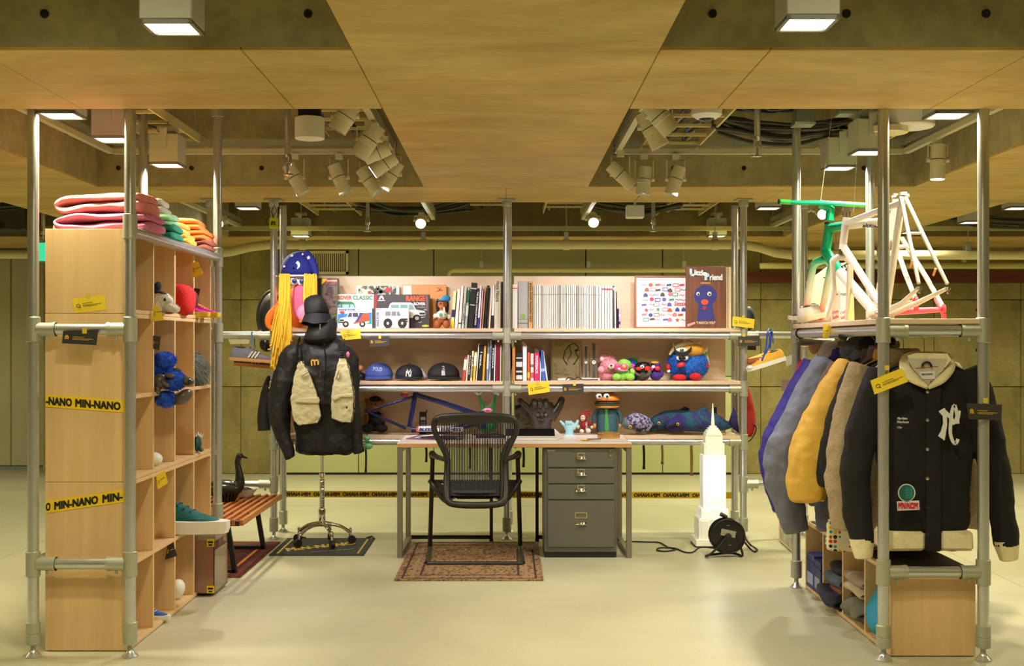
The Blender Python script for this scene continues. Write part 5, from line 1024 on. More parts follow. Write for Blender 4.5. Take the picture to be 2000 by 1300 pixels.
# ---------------------------------------------------------------- rugs and mat
def rugobj(name, label, x0, x1, y0, y1, c1, c2, bc, z=.003, sc=1, borders=3):
    t = thing(name, label, 'rug', ((x0+x1)/2, y0, 0)); g_ = B(); n = 24
    obj('pile', B().box(x0, x1, y0, y1, .0005, .008).jit(.004, 3, 1), mat(c1, .95, 0, 'rug', rgb2=c2, sc=sc), t)
    for k in range(borders):
        o_ = .035+k*.05; w_ = .012 if k % 2 == 0 else .02
        obj('border_band', B().box(x0+o_, x1-o_, y0+o_, y0+o_+w_, .008, .0095).box(x0+o_, x1-o_, y1-o_-w_, y1-o_, .008, .0095).box(x0+o_, x0+o_+w_, y0+o_+w_, y1-o_-w_, .008, .0095).box(x1-o_-w_, x1-o_, y0+o_+w_, y1-o_-w_, .008, .0095), mat(bc[k % len(bc)], .95), t)
    f = B()
    for j in range(60):
        X = x0+(x1-x0)*(j+.5)/60
        for Y, s_ in ((y0, -1), (y1, 1)): f.box(X-.003, X+.003, min(Y, Y+s_*.014), max(Y, Y+s_*.014), 0, .003)
    obj('fringe', f, mat((190, 175, 140), .9), t, kind='stuff'); return t
rugobj('patterned_rug', 'brown and tan patterned oriental rug under the office chair', -.64, .215, 6.95, 8.29, (88, 58, 50), (150, 116, 78), [(58, 36, 36), (140, 116, 88), (56, 36, 36)], sc=1.6)
rugobj('patterned_rug', 'red patterned rug lying under the slatted bench', -2.25, -1.545, 7.04, 8.29, (150, 34, 26), (96, 40, 34), [(60, 22, 24), (190, 120, 50), (40, 30, 40)], sc=1.4)
t = thing('floor_mat', 'black rubber mat with yellow lettering under the mannequin stand', 'mat', (-1.22, 7.78, 0)); mx0, mx1, my0, my1 = -1.525, -.915, 7.78, 8.46
b = B().box(mx0, mx1, my0, my1, .0005, .007, .001); obj('rubber', b, mat((48, 48, 46), .85), t); Y2 = mat((190, 160, 30), .6)
for X in (mx0+.04, mx1-.05): obj('yellow_line', B().box(X, X+.012, my0+.05, my1-.05, .007, .008), Y2, t)
text('MIN-NANO', (mx0+.10, my0+.12, .0085), (.42, .28, 0), (-.04, .12, 0), Y2, t, bold=.05); text('min-nano all rights and reserved', (mx0+.26, my0+.08, .0085), (.26, .12, 0), (-.005, .03, 0), M3(150, 146, 130), t)
obj('raised_corner', B().tube([(mx0+.05, my1-.01, .008), (mx0+.09, my1, .016), (mx0+.13, my1-.01, .008)], .006, 8).tube([(mx1-.06, my1-.01, .008), (mx1-.02, my1, .018), (mx1, my1-.04, .008)], .006, 8), mat((48, 48, 46), .85), t)
# ---------------------------------------------------------------- office chair (mesh back seen from behind)
CH_ = mat((36, 34, 28), .42); CX = -.198
t = thing('office_chair', 'black mesh-backed office armchair on a sled base, back to us, at the desk', 'chair', (CX, 7.6, 0))
def q(x, y, D): return P(x, y, D)
for s_, xt, xb, xn in ((-1, 845, 840, 834), (1, 1011, 1016, 1021)):
    top = q(xt, 890, 7.9); bot = q(xb, 1064, 8.02); bot.z = .045; near = Vector((q(xn, 1104, 7.42).x, 7.44, .014))
    obj('leg', B().tube(smoothpath([top, q((xt+xb)/2, 975, 7.95), bot, Vector((bot.x, bot.y-.03, .015)), Vector((near.x, near.y+.08, .014)), near], 5), .0145, 12), CH_, t)
    obj('arm', B().tube(smoothpath([q(xt, 893, 7.86), q(xt+s_*1, 886, 7.82), q(xt-s_*6, 891, 7.7), q(xt-s_*24, 897, 7.56)], 4), [.020, .021, .022, .022, .022, .021, .02, .019, .018, .017, .016, .015, .014], 12), CH_, t)
    obj('seat_wing', B().tube(smoothpath([q(xt+s_*4, 938, 7.86), q(xt-s_*8, 957, 7.8), q(xt-s_*22, 974, 7.7), q(xt-s_*40, 984, 7.58)], 4), .019, 12), CH_, t)
    obj('side_panel', B().prism([q(xt-s_*2, 936, 7.84), q(xt-s_*24, 950, 7.66), q(xt-s_*24, 968, 7.66), q(xt-s_*6, 956, 7.8)], (0, .03, 0)), mat((24, 24, 26), .6), t)
nb = Vector((q(834, 0, 7.42).x, 7.43, .014)); nb2 = Vector((q(1021, 0, 7.42).x, 7.43, .014)); obj('rear_bar', B().cyl(nb, nb2, .0145, 12), CH_, t); 
obj('front_bar', B().cyl(q(846, 940, 7.88), q(1010, 940, 7.88), .012, 10), CH_, t)
def bd(y): return 7.56-.05*((y-808)/180.)+.07*math.sin(PI*min(1, max(0, (y-808)/180.)))  # lumbar curve of the back
outl = [(850, 813), (875, 808.5), (928, 806), (985, 809), (1005, 814), (1012, 826), (1011, 842), (1000, 868), (991, 892), (990, 920), (991, 950), (989, 980), (975, 989), (928, 992), (885, 989), (871, 980), (868, 950), (869, 920), (868, 892), (858, 868), (846, 842), (844, 826)]
oc = [P(x_, y_, bd(y_)) for x_, y_ in outl]; n = len(oc); oc2 = []
for i_ in range(n):
    p0, p1, p2, p3 = oc[i_-1], oc[i_], oc[(i_+1) % n], oc[(i_+2) % n]
    for j in range(3):
        u = j/3; oc2.append(.5*((2*p1)+(p2-p0)*u+(2*p0-5*p1+4*p2-p3)*u*u+(3*p1-p0-3*p2+p3)*u**3))
cc = P(928, 890, 7.58); ins = [p+(Vector((cc.x-p.x, 0, cc.z-p.z)).normalized()*.015) for p in oc2]
obj('back_frame', B().tube(ins, .019, 12, flat=1.0, closed=True), CH_, t)
obj('head_band', B().prism([P(x_, y_, 7.545) for x_, y_ in ((856, 814), (875, 811), (928, 809), (982, 811), (1000, 815), (1004, 826), (975, 825), (928, 829), (885, 825), (852, 826))], (0, .014, 0)), CH_, t)
for s_ in (-1, 1): obj('back_upright', B().tube(smoothpath([P(928+s_*66, 858, 7.60), P(928+s_*54, 890, 7.60), P(928+s_*53, 930, 7.58), P(928+s_*52, 980, 7.53)], 4), [.012, .015, .018, .02, .021, .022, .022, .022, .021, .021, .02, .02, .018], 10, flat=.7), CH_, t)
obj('bottom_rim', B().tube(smoothpath([P(872, 976, 7.52), P(885, 984, 7.515), P(928, 986, 7.51), P(972, 984, 7.515), P(985, 976, 7.52)], 4), .021, 10), CH_, t)
def xin(y):   # half width of the mesh opening in px
    pts = [(812, 76), (826, 78), (842, 76), (868, 66), (892, 53), (920, 52), (985, 50)]
    for a, b_ in zip(pts[:-1], pts[1:]):
        if a[0] <= y <= b_[0]: return a[1]+(b_[1]-a[1])*(y-a[0])/(b_[0]-a[0])
    return 50
st = B(); ncol = 46
for i_ in range(ncol):
    dx = -74+148*(i_+.5)/ncol; pts = []
    y = 812
    while y <= 976:
        if abs(dx) < xin(y)-2: pts.append(P(928+dx, y, bd(y)+.0))
        y += 12
    if len(pts) > 1:
        for a, b_ in zip(pts[:-1], pts[1:]):
            st.add([a+Vector((-.0034, 0, 0)), a+Vector((.0034, 0, 0)), b_+Vector((.0034, 0, 0)), b_+Vector((-.0034, 0, 0))], [(0, 1, 2, 3)])
obj('mesh_strands', st, mat((16, 15, 17), .6), t, kind='stuff')
cw = B()
for y in range(834, 975, 7): cw.cyl(P(928-xin(y), y, bd(y)+.002), P(928+xin(y), y, bd(y)+.002), .0005, 4)
obj('cross_threads', cw, mat((60, 58, 60), .5), t, kind='stuff')
obj('lumbar_pad', B().prism([P(x_, y_, 7.62) for x_, y_ in ((884, 945), (972, 945), (972, 968), (962, 974), (894, 974), (884, 968))], (0, .02, 0)), mat((22, 22, 26), .6), t)
obj('seat', B().loft([(CX, 7.74, .415, .21, .19), (CX, 7.74, .435, .225, .21), (CX, 7.74, .45, .22, .2)], 32, .7), mat((26, 26, 28), .7), t)
obj('seat_frame', B().tube(smoothpath([P(875, 975, 7.55), P(900, 965, 7.8), P(955, 965, 7.8), P(980, 975, 7.55)], 4), .016, 10), CH_, t)
# ---------------------------------------------------------------- skyscraper lamp
GLO = mat((250, 250, 236), .4, emit=.12); GLC = mat((250, 250, 245), .4, emit=.32)
t = thing('skyscraper_lamp', 'glowing white floor lamp shaped like a stepped skyscraper with a tall spire', 'lamp', (1.41, 8.2, 0)); lx, ly = P(1394, 0, 8.18).x, 8.22
def tier(name, yt, yb, hw, hd, m_, steps=3, ribs=True):
    z0, z1 = CH-(yb-672)/289., CH-(yt-672)/289.; h = hw/289.; b = B().box(lx-h, lx+h, ly-hd, ly+hd, z0, z1, .003)
    if ribs:
        for k in (-.62, .62): b.box(lx+h*k-h*.22, lx+h*k+h*.22, ly-hd-.006, ly+hd+.006, z0, z1-.012, .002)
    return obj(name, b, m_, t)
tier('foot_tier', 1050, 1065.5, 38, .115, GLO, ribs=False); tier('base_tier', 1011, 1050, 32, .10, GLO); tier('lower_tier', 992, 1011, 26.5, .085, GLC); tier('shaft', 888, 992, 22.5, .07, GLC); tier('upper_tier', 865, 888, 20, .06, GLO)
tier('crown_tier', 850, 865, 17, .05, GLO, ribs=False); cb = B()
for k, (yt, yb, hw) in enumerate(((846, 850, 16), (842.5, 846, 14), (839, 842.5, 12), (835.5, 839, 9.5), (832, 835.5, 6.5))): cb.box(lx-hw/289, lx+hw/289, ly-hw/289, ly+hw/289, CH-(yb-672)/289, CH-(yt-672)/289, .001)
obj('stepped_crown', cb, GLO, t); obj('spire', B().cyl((lx, ly, CH-(832-672)/289), (lx, ly, CH-(788-672)/289), .0135, 12, .003), GLO, t); obj('rubber_rim', B().box(lx-.134, lx+.134, ly-.118, ly+.118, 0, .008), BLACK, t)
lamp('POINT', (lx, ly-.2, .45), .7, (1, .97, .9), size=.08)
# ---------------------------------------------------------------- cable reel and cord
t = thing('cable_reel', 'black cable reel on a tubular stand in front of the skyscraper lamp', 'cable reel', P(1419, 1086, 7.76)); rc = P(1419, 1045, 7.78)
for yy in (-.045, .045): obj('drum_flange', B().lathe([(.03, -.002), (.105, -.002), (.111, .0), (.105, .003), (.03, .003)], rc+Vector((0, yy, 0)), 36, 'y'), mat((20, 20, 20), .35), t)
obj('outer_ring', B().tube([rc+Vector((.108*math.cos(2*PI*k/36), -.048, .108*math.sin(2*PI*k/36))) for k in range(36)], .006, 8, closed=True), mat((18, 18, 18), .3), t)
obj('wound_cable', B().lathe([(.03, -.04), (.09, -.04), (.094, -.02), (.09, 0), (.094, .02), (.09, .04), (.03, .04)], rc, 32, 'y'), mat((28, 28, 28), .5), t)
obj('label_plate', B().box(rc.x-.05, rc.x+.045, rc.y-.054, rc.y-.05, rc.z+.0, rc.z+.042, .001).rot(.2, 'Y', rc), M3(150, 142, 128), t); obj('hub', B().lathe([(.006, -.07), (.018, -.066), (.02, -.05)], rc, 20, 'y').tube([rc+Vector((.02*math.cos(a*.5), -.06, .02*math.sin(a*.5))) for a in range(11)], .003, 6), BLACK, t)
for dx in (-.06, 0, .06): obj('vent_slot', B().ell(rc+Vector((dx*.2, -.051, .07 if dx == 0 else -.055)), (.012, .002, .004), 12, 6), M3(90, 90, 86), t) if dx >= 0 else None
st_ = [P(1384, 1086, 7.70), P(1396, 1076, 7.70), P(1419, 1048, 7.70)]; bk = [P(1450, 1086, 7.72), P(1440, 1050, 7.74), P(1422, 1018, 7.78), P(1413, 1007, 7.8)]
for a in (st_, bk):
    a[0].z = .012
obj('stand', B().tube(smoothpath([P(1419, 1048, 7.71), P(1404, 1066, 7.70), st_[0]+Vector((.01, 0, .012)), st_[0]+Vector((-.015, 0, 0)), Vector((st_[0].x, 7.74, .012)), Vector((st_[0].x+.1, 7.8, .012)), Vector((bk[0].x-.03, 7.8, .012)), bk[0], P(1446, 1066, 7.73), P(1436, 1036, 7.74), P(1424, 1016, 7.78), P(1414, 1006, 7.82)], 4), .0075, 10), mat((20, 20, 20), .3), t)
obj('carry_grip', B().cyl(P(1420, 1010, 7.8), P(1407, 1003, 7.82), .013, 12), mat((24, 24, 24), .4), t); obj('grip_tip', B().cyl(P(1410, 1005, 7.815), P(1407.5, 1003.5, 7.82), .0135, 12), mat((120, 120, 140), .3, .6), t)
def gp(x, y, z=.006): D = F*(CH-z)/(y-672); return Vector(((x-988)*D/F, D, z))
solo('power_cord', B().tube(smoothpath([gp(1236, 1057), gp(1265, 1058), gp(1288, 1059), gp(1305, 1068), gp(1321, 1072), gp(1300, 1076), gp(1284, 1074), gp(1288, 1069.5), gp(1318, 1070), gp(1335, 1077), gp(1352, 1078), gp(1370, 1068, .02), gp(1386, 1051, .05)+Vector((0, -.3, -.02))], 5), .005, 8), INK, 'thin black power cord trailing over the floor from desk to lamp', 'cord')
solo('plug_cable', B().tube(smoothpath([P(1440, 1030, 7.84), P(1452, 1045, 7.84), gp(1464, 1062, .012), gp(1478, 1072), gp(1474, 1077), gp(1464, 1070, .01), P(1448, 1050, 7.86)], 5), .0065, 8), INK, 'black cable loop hanging off the right side of the reel', 'cord')
solo('desk_wire', B().tube(smoothpath([Vector((.735, 8.35, .7)), Vector((.74, 8.3, .5)), Vector((.735, 8.28, .25)), Vector((.745, 8.2, .05)), gp(1236, 1057)], 4), .004, 8), INK, 'black wire running down inside the right desk leg', 'cord')
# ---------------------------------------------------------------- mannequin stand
mX, mD = P(629, 0, 8.18).x, 8.18; SM = 8.18/F
t = thing('mannequin_stand', 'chrome mannequin stand with spring pole and five castered feet', 'stand', (mX, mD, 0))
obj('pole', B().cyl((mX, mD, .13), (mX, mD, .95), .0115, 16), CHROME, t); sp = [(mX+.0165*math.cos(a*.8), mD+.0165*math.sin(a*.8), .25+a*.00133*1.0) for a in range(150)]
obj('spring', B().tube([(x_, y_, min(z_, .46)) for x_, y_, z_ in sp], .0032, 6), CHROME, t); obj('sleeve', B().lathe([(.02, .14), (.024, .15), (.024, .24), (.018, .255)], (mX, mD, 0), 18).lathe([(.014, .46), (.02, .465), (.02, .49), (.014, .495)], (mX, mD, 0), 18), CHROME, t)
for k in range(5):
    a = math.radians(-62+72*k); d = Vector((math.cos(a), math.sin(a), 0)); e = Vector((mX, mD, 0))+d*.19
    l_ = obj('caster_leg', B().tube(smoothpath([Vector((mX, mD, .15)), Vector((mX, mD, .145))+d*.06, Vector((mX, mD, .125))+d*.13, e+Vector((0, 0, .085))], 4), [.018, .018, .017, .015, .013, .012, .012, .012, .011, .011, .011, .012, .013], 10).ell(e+Vector((0, 0, .1)), (.012, .012, .018), 12, 8), CHROME, t)
    w2 = d.cross(Vector((0, 0, 1))); obj('wheel', B().cyl(e+Vector((0, 0, .037))-w2*.012+d*.01, e+Vector((0, 0, .037))+w2*.012+d*.01, .028, 18), mat((24, 24, 24), .4), l_); obj('fork', B().cyl(e+Vector((0, 0, .04)), e+Vector((0, 0, .09)), .010, 10), CHROME, l_)
BK = mat((19, 18, 21), .6, 0, 'cloth', sc=.8, bump=.25)
t = thing('mannequin_jacket', 'black hooded shell jacket on the mannequin stand with khaki pocket harness over it', 'jacket', (mX, mD, .6))
z = lambda y: CH-(y-672)*SM
xx = lambda x: (x-988)*SM
bj = B().loft([(xx(636), mD, z(886), 50*SM, .10), (xx(636), mD, z(880), 57*SM, .125), (xx(636), mD, z(840), 60*SM, .13), (xx(636), mD, z(780), 62*SM, .135), (xx(636), mD, z(725), 63*SM, .135), (xx(634), mD, z(692), 62*SM, .12), (xx(632), mD, z(677), 52*SM, .095), (xx(630), mD, z(668), 36*SM, .08), (xx(629), mD, z(655), 27*SM, .08), (xx(629), mD-.01, z(636), 27*SM, .085), (xx(630), mD-.01, z(628), 24*SM, .08)], 36)
bj.tube(smoothpath([(xx(590), mD, z(682)), (xx(574), mD-.01, z(700)), (xx(556), mD-.02, z(750)), (xx(548), mD-.03, z(800)), (xx(556), mD-.05, z(850)), (xx(572), mD-.07, z(894))], 4), [v*SM for v in (16, 19, 22, 24, 25, 25.5, 25.5, 25, 25, 25, 24.5, 24, 23, 22, 20, 18, 16, 14.5, 13, 12, 11)], 18)
bj.tube(smoothpath([(xx(676), mD, z(684)), (xx(687), mD-.0, z(712)), (xx(688), mD-.01, z(770)), (xx(692), mD-.03, z(830)), (xx(704), mD-.05, z(884))], 4), [v*SM for v in (12, 14, 15, 15.5, 15.5, 15, 15, 15, 15, 15, 15, 14.5, 14, 13.5, 13, 12.5, 12)], 18)
obj('shell', bj, BK, t, remesh=.008, smoo=6, disp=.03, dsize=.09)
obj('hood_collar', B().loft([(xx(628), mD-.02, z(672), 30*SM, .10), (xx(628), mD-.03, z(660), 33*SM, .12), (xx(630), mD-.03, z(648), 31*SM, .115), (xx(633), mD-.025, z(632), 27*SM, .10), (xx(636), mD-.02, z(622), 24*SM, .085)], 28).jit(.02, 9, 4), BK, t, sub=1)
obj('collar_flap', B().prism([(xx(634), mD-.125, z(634)), (xx(648), mD-.115, z(624)), (xx(659), mD-.09, z(617)), (xx(657), mD-.09, z(640)), (xx(654), mD-.1, z(662)), (xx(638), mD-.135, z(668))], (0, .03, 0)), BK, t, remesh=.006)
obj('zip_line', B().tube([(xx(639), mD-.155, z(668)), (xx(643), mD-.155, z(700)), (xx(642), mD-.158, z(740)), (xx(640), mD-.155, z(800)), (xx(639), mD-.15, z(880))], .004, 8), mat((14, 14, 15), .3), t)
obj('zip_pull', B().cyl((xx(632.5), mD-.165, z(644)), (xx(632.5), mD-.163, z(634)), .0035, 8), mat((180, 178, 176), .3, .6), t); obj('chest_zip_pull', B().cyl((xx(632), mD-.158, z(722)), (xx(633), mD-.158, z(736)), .0025, 8), CHROME, t)
ml = B(); D_ = mD-.175; ml.rib([(609, 714), (608, 704), (612, 702), (614, 705), (615, 713)], 2.6, D_).rib([(614, 705), (618, 702), (621, 704), (621.5, 712)], 2.6, D_-.001); obj('yellow_logo_patch', ml, mat((240, 180, 60), .6), t); 
obj('pink_charm', B().ell((xx(684), mD-.12, z(692)), (3.5*SM, .01, 6*SM), 14, 8), mat((226, 110, 150), .4), t)
KH = mat((212, 204, 164), .75, 0, 'cloth', sc=1.2, bump=.5); zz_ = lambda l: [(500+a/3.6125, 560+b_/3.6125) for a, b_ in l]
PL = zz_([(330, 522), (300, 620), (272, 790), (296, 930), (330, 966), (462, 950), (484, 895), (455, 740), (405, 610), (352, 520)]); PRt = zz_([(612, 498), (574, 640), (553, 770), (556, 918), (620, 940), (690, 948), (708, 870), (711, 760), (690, 630), (655, 496)])
for nm, pl, flap in (('left', PL, [(303, 790), (345, 775), (470, 770), (478, 790), (472, 812), (310, 808)]), ('right', PRt, [(560, 770), (610, 752), (706, 742), (710, 768), (620, 772), (572, 800)])):
    p_ = obj('harness_pocket', B().prism([(xx(x_), mD-.165, z(y_)) for x_, y_ in pl], (0, .07, 0)), KH, t, remesh=.005, smoo=7, disp=.012, dsize=.03)
    obj('pocket_flap', B().prism([(xx(x_), mD-.178, z(y_)) for x_, y_ in zz_(flap)], (0, .02, 0)), KH, p_, remesh=.004, smoo=2)
    obj('pocket_piping', B().tube([(xx(x_), mD-.155, z(y_)) for x_, y_ in pl], .0045, 6, closed=True), mat((52, 44, 34), .7), p_)
    (lx0, ly0), (lx1, ly1) = (zz_([(398, 600), (350, 625)]) if nm == 'left' else zz_([(612, 585), (592, 640)])); obj('pocket_loop', B().tube([(xx(lx0), mD-.18, z(ly0)), (xx((lx0+lx1)/2), mD-.185, z((ly0+ly1)/2)), (xx(lx1), mD-.175, z(ly1))], .006, 8, flat=.4), mat((120, 112, 74), .7), p_)
for x_, y_ in ((677, 795.5), (691.5, 797.5)): obj('eyelet', B().fdisc(x_, y_, 1.6, 2.4, mD-.19, .008, 12), INK, t)
for (xa, ya, xb, yb) in ((586, 664, 588, 702), (673, 668, 676, 694)):
    obj('harness_strap', B().tube(smoothpath([(xx(xa-1), mD+.02, z(ya-2)), (xx(xa), mD-.085, z(ya+4)), (xx((xa+xb)/2), mD-.14, z((ya+yb)/2)), (xx(xb), mD-.155, z(yb))], 4), .021, 12, flat=.2, up=(0, 1, 0)), mat((40, 38, 40), .6), t)
    for k in range(4): obj('buckle_bar', B().box(xx(xb)-.022, xx(xb)+.022, mD-.172, mD-.158, z(yb-10+k*4.2)-.003, z(yb-10+k*4.2)+.003, .001), mat((16, 16, 16), .3), t)
obj('front_clip', B().box(xx(633), xx(651), mD-.17, mD-.15, z(787), z(778), .003), mat((18, 18, 20), .4), t)
t = thing('bucket_hat', 'black crumpled bucket hat on top of the mannequin', 'hat', (xx(620), mD, z(640))); HB = mat((20, 19, 22), .7, 0, 'cloth', sc=1)
obj('crown', B().loft([(xx(621), mD-.02, z(618), 24*SM, .095), (xx(620), mD-.02, z(606), 25.5*SM, .1), (xx(619), mD-.02, z(592), 24*SM, .095), (xx(619), mD-.02, z(582), 19*SM, .075), (xx(620), mD-.02, z(577), 10*SM, .04), (xx(620), mD-.02, z(576), 2*SM, .01)], 28).jit(.03, 13, 3), HB, t, sub=1)
obj('brim', B().add(*(lambda n: ([v for k in range(n) for v in ((xx(621+24*math.cos(2*PI*k/n)), mD-.02+.095*math.sin(2*PI*k/n), z(612)+.0), (xx(620+31*math.cos(2*PI*k/n)), mD-.03+.145*math.sin(2*PI*k/n), z(631-2.5*math.cos(2*PI*k/n)-(2.6*math.sin(4*PI*k/n)+1.6*math.sin(10*PI*k/n)))))], [(2*k, 2*k+1, (2*k+3) % (2*n), (2*k+2) % (2*n)) for k in range(n)]))(36)), HB, t, ang=180)
t = thing('hanging_black_jacket', 'second black jacket sleeve hanging behind the left back post', 'jacket', P(512, 845, 8.6)); obj('sleeve', B().tube(smoothpath([P(530, 735, 8.62), P(522, 770, 8.62), P(516, 810, 8.62), P(517, 840, 8.62)], 4), [v*SM for v in (8, 10, 12, 13, 14, 14, 14, 14, 14, 14, 14, 14, 14)], 14), BK, t)
obj('press_stud', B().ell(P(526, 757, 8.57), .006, 10, 6).ell(P(527, 789, 8.57), .004, 10, 6), WHITE, t)
t = thing('black_backpack', 'large black padded backpack hanging behind the orange and yellow figure', 'bag', P(524, 690, 8.64)); obj('body', B().ell(P(536, 618, 8.72), (.11, .09, .18), 24, 14), mat((30, 30, 26), .6, 0, 'cloth'), t)
obj('padded_edge', B().tube([P(536+33*math.cos(math.radians(a)), 618-51*math.sin(math.radians(a)), 8.66) for a in range(90, 215, 8)], .010, 10), mat((22, 22, 22), .6), t); obj('lower_pocket', B().ell(P(522, 672, 8.60), (.055, .04, .055), 16, 10), mat((22, 22, 22), .6), t); obj('buckle', B().lathe([(.004, -.012), (.016, -.01), (.016, 0)], P(517, 676, 8.56), 16, 'y').box(*(lambda p: (p.x-.02, p.x+.02, p.y-.01, p.y, p.z-.008, p.z+.008))(P(517, 664, 8.56))), mat((50, 50, 50), .3), t)
# ---------------------------------------------------------------- wizard hatted shaggy figure
OR = (240, 120, 36)
t = plush('shaggy_figure', 'tall orange plush figure with long yellow yarn hair on the left top shelf', 'soft toy', P(580, 641, 8.5), [
 ('torso', 583, 600, .02, 30, 40, .09, OR), ('face', 586, 588, -.045, 17, 38, .05, (232, 110, 150)), ('cheek_patch', 592, 610, -.075, 13, 18, .03, (236, 160, 200)),
 ('eye_white', 574, 549, -.085, 9, 8.5, .03, (238, 238, 236), -1), ('eye_white', 588, 550, -.07, 8, 8, .03, (238, 238, 236), -1), ('iris', 575, 548.5, -.112, 5, 5, .008, (40, 70, 130), -1), ('iris', 589, 549, -.098, 4.5, 5, .006, (40, 60, 130), -1), ('pupil', 575, 548.5, -.12, 2.2, 2.4, .003, (8, 8, 12), -1), ('hand', 595, 628, -.09, 12, 5, .03, OR)], 8.46)
obj('arm', B().tube(smoothpath([P(551, 560, 8.44), P(549, 585, 8.40), P(538, 602, 8.38), P(527, 618, 8.37), P(524, 634, 8.36), P(532, 640, 8.36), P(548, 632, 8.37)], 4), [.02]*8+[.022, .024, .026, .027, .028, .027, .025, .022, .02, .018, .018, .018, .019, .02, .022, .022, .02], 14), mat(OR, .85, 0, 'fleece'), t)
hb_ = B(); rs = random.Random(5)
for k in range(210):
    u = rs.random(); side = rs.random()
    if side < .30: x0_ = rs.uniform(546, 556); x1_ = rs.uniform(528, 552); ye = rs.uniform(640, 722)
    elif side < .72: x0_ = rs.uniform(553, 566); x1_ = rs.uniform(532, 570); ye = rs.uniform(650, 716)
    else: x0_ = rs.uniform(594, 618); x1_ = rs.uniform(602, 622); ye = rs.uniform(600, 650); 
    D0 = 8.36-rs.random()*.05
    y0_ = 536+rs.uniform(-2, 3); hb_.tube(smoothpath([P(x0_, y0_, D0+.02), P(x0_+rs.uniform(-2, 2), y0_+50, D0-.01), P((x0_+x1_)/2+rs.uniform(-3, 3), (y0_+ye)/2+15, D0-.01), P(x1_, ye, D0+rs.uniform(-.02, .02)), P(x1_+rs.uniform(-5, 5), ye+rs.uniform(0, 8), D0)], 3), rs.uniform(.004, .0065), 5)
obj('yarn_hair', hb_, mat((238, 190, 50), .8), t, kind='stuff')
t2 = thing('wizard_hat', 'royal blue plush wizard hat with white moon and stars on the shaggy figure', 'hat', P(585, 545, 8.42)); HBm = mat((22, 34, 122), .85, 0, 'fleece')
hc = P(584, 540, 8.46); k = 8.46/F
obj('cone', B().loft([(hc.x, hc.y, hc.z-.005, 37*k, .125), (hc.x-.0, hc.y, hc.z+12*k, 36*k, .12), (hc.x-.005, hc.y, hc.z+28*k, 31*k, .1), (hc.x, hc.y, hc.z+40*k, 24*k, .08), (hc.x+.01, hc.y, hc.z+48*k, 13*k, .05), (hc.x+.01, hc.y, hc.z+50*k, 3*k, .01)], 28), HBm, t2, sub=1)
obj('drooping_tip', B().tube(smoothpath([P(598, 496, 8.42), P(610, 510, 8.38), P(617, 530, 8.36), P(617, 548, 8.36)], 4), [.03, .03, .029, .028, .027, .025, .024, .022, .02, .018, .015, .012, .008], 14), HBm, t2)
obj('band', B().tube([Vector((hc.x+37.5*k*math.cos(math.radians(a)), hc.y+.125*math.sin(math.radians(a)), hc.z)) for a in range(180, 361, 12)], .007, 8), mat((210, 215, 235), .8), t2)
mo = [(578+8*math.cos(math.radians(a)), 517-8*math.sin(math.radians(a))) for a in range(-140, 75, 15)]; mi = [(575+6.5*math.cos(math.radians(a)), 519.5-6.5*math.sin(math.radians(a))) for a in range(70, -140, -15)]
obj('moon', B().fpoly(mo+mi, 8.345, .01), mat((226, 222, 236), .7), t2)
def starp(cx, cy, r): return [(cx+math.sin(2*PI*j/10)*(r if j % 2 == 0 else r*.45), cy-math.cos(2*PI*j/10)*(r if j % 2 == 0 else r*.45)) for j in range(10)]
for (x_, y_, r_, D_) in ((570, 499, 3.6, 8.37), (602.5, 503, 4.2, 8.36), (555, 520, 3, 8.36), (591, 496, 2.4, 8.37)): obj('star', B().fpoly(starp(x_, y_, r_), D_, .02), mat((226, 222, 236), .7), t2)
# ---------------------------------------------------------------- slatted bench, black goose planter
SLW = mat((196, 122, 58), .4, 0, 'woody', rgb2=(166, 88, 40), sc=1); SLD = mat((70, 34, 22), .5, 0, 'woodx')
t = thing('slatted_bench', 'low slatted wooden bench with black flat steel legs beside the cubby shelves', 'bench', (-1.75, 6.9, 0)); n = 11; bw = .50; x0 = -2.0
for k in range(n):
    X = x0+k*(bw-.02)/(n-1); obj('slat', B().box(X, X+.021, 6.905, 8.12, .325, .358, .0015), SLW, t)
for Y in (6.91, 7.25, 7.8, 8.08): obj('crossbar', B().box(x0+.022, x0+bw-.022, Y+.0, Y+.03, .322, .35), SLD, t)
for Y in (7.16, 8.0):
    obj('leg', B().box(-1.615, -1.585, Y-.012, Y+.012, .01, .33, .001).rot(-.16, 'Y', (-1.6, Y, .0)), BLACK, t); obj('leg', B().box(-1.915, -1.885, Y-.012, Y+.012, .01, .33, .001).rot(.16, 'Y', (-1.9, Y, .0)), BLACK, t)
    obj('foot_bar', B().box(-1.90, -1.60, Y-.012, Y+.012, .008, .03, .001), BLACK, t)
c = P(450, 975, 7.75); c.z = .359; BG = mat((38, 34, 30), .25, .2)
t = thing('goose_planter', 'black goose-shaped sculpture with ribbed body standing on the bench', 'sculpture', c)
obj('body', B().ell((c.x-.04, c.y, c.z+.075), (.115, .075, .06), 24, 14).tube(smoothpath([(c.x+.0, c.y, c.z+.06), (c.x+.055, c.y, c.z+.10), (c.x+.058, c.y, c.z+.17), (c.x+.045, c.y, c.z+.24), (c.x+.055, c.y, c.z+.285), (c.x+.08, c.y, c.z+.28)], 4), [.05, .048, .045, .042, .038, .034, .03, .028, .025, .023, .021, .019, .018, .0175, .017, .0175, .02, .021, .020, .016, .008], 16).loft([(c.x-.02, c.y, c.z, .05, .05), (c.x-.02, c.y, c.z+.03, .04, .04)], 20), BG, t, remesh=.005, smoo=3)
obj('beak', B().cyl((c.x+.075, c.y, c.z+.283), (c.x+.11, c.y, c.z+.272), .010, 10, .004), BG, t)
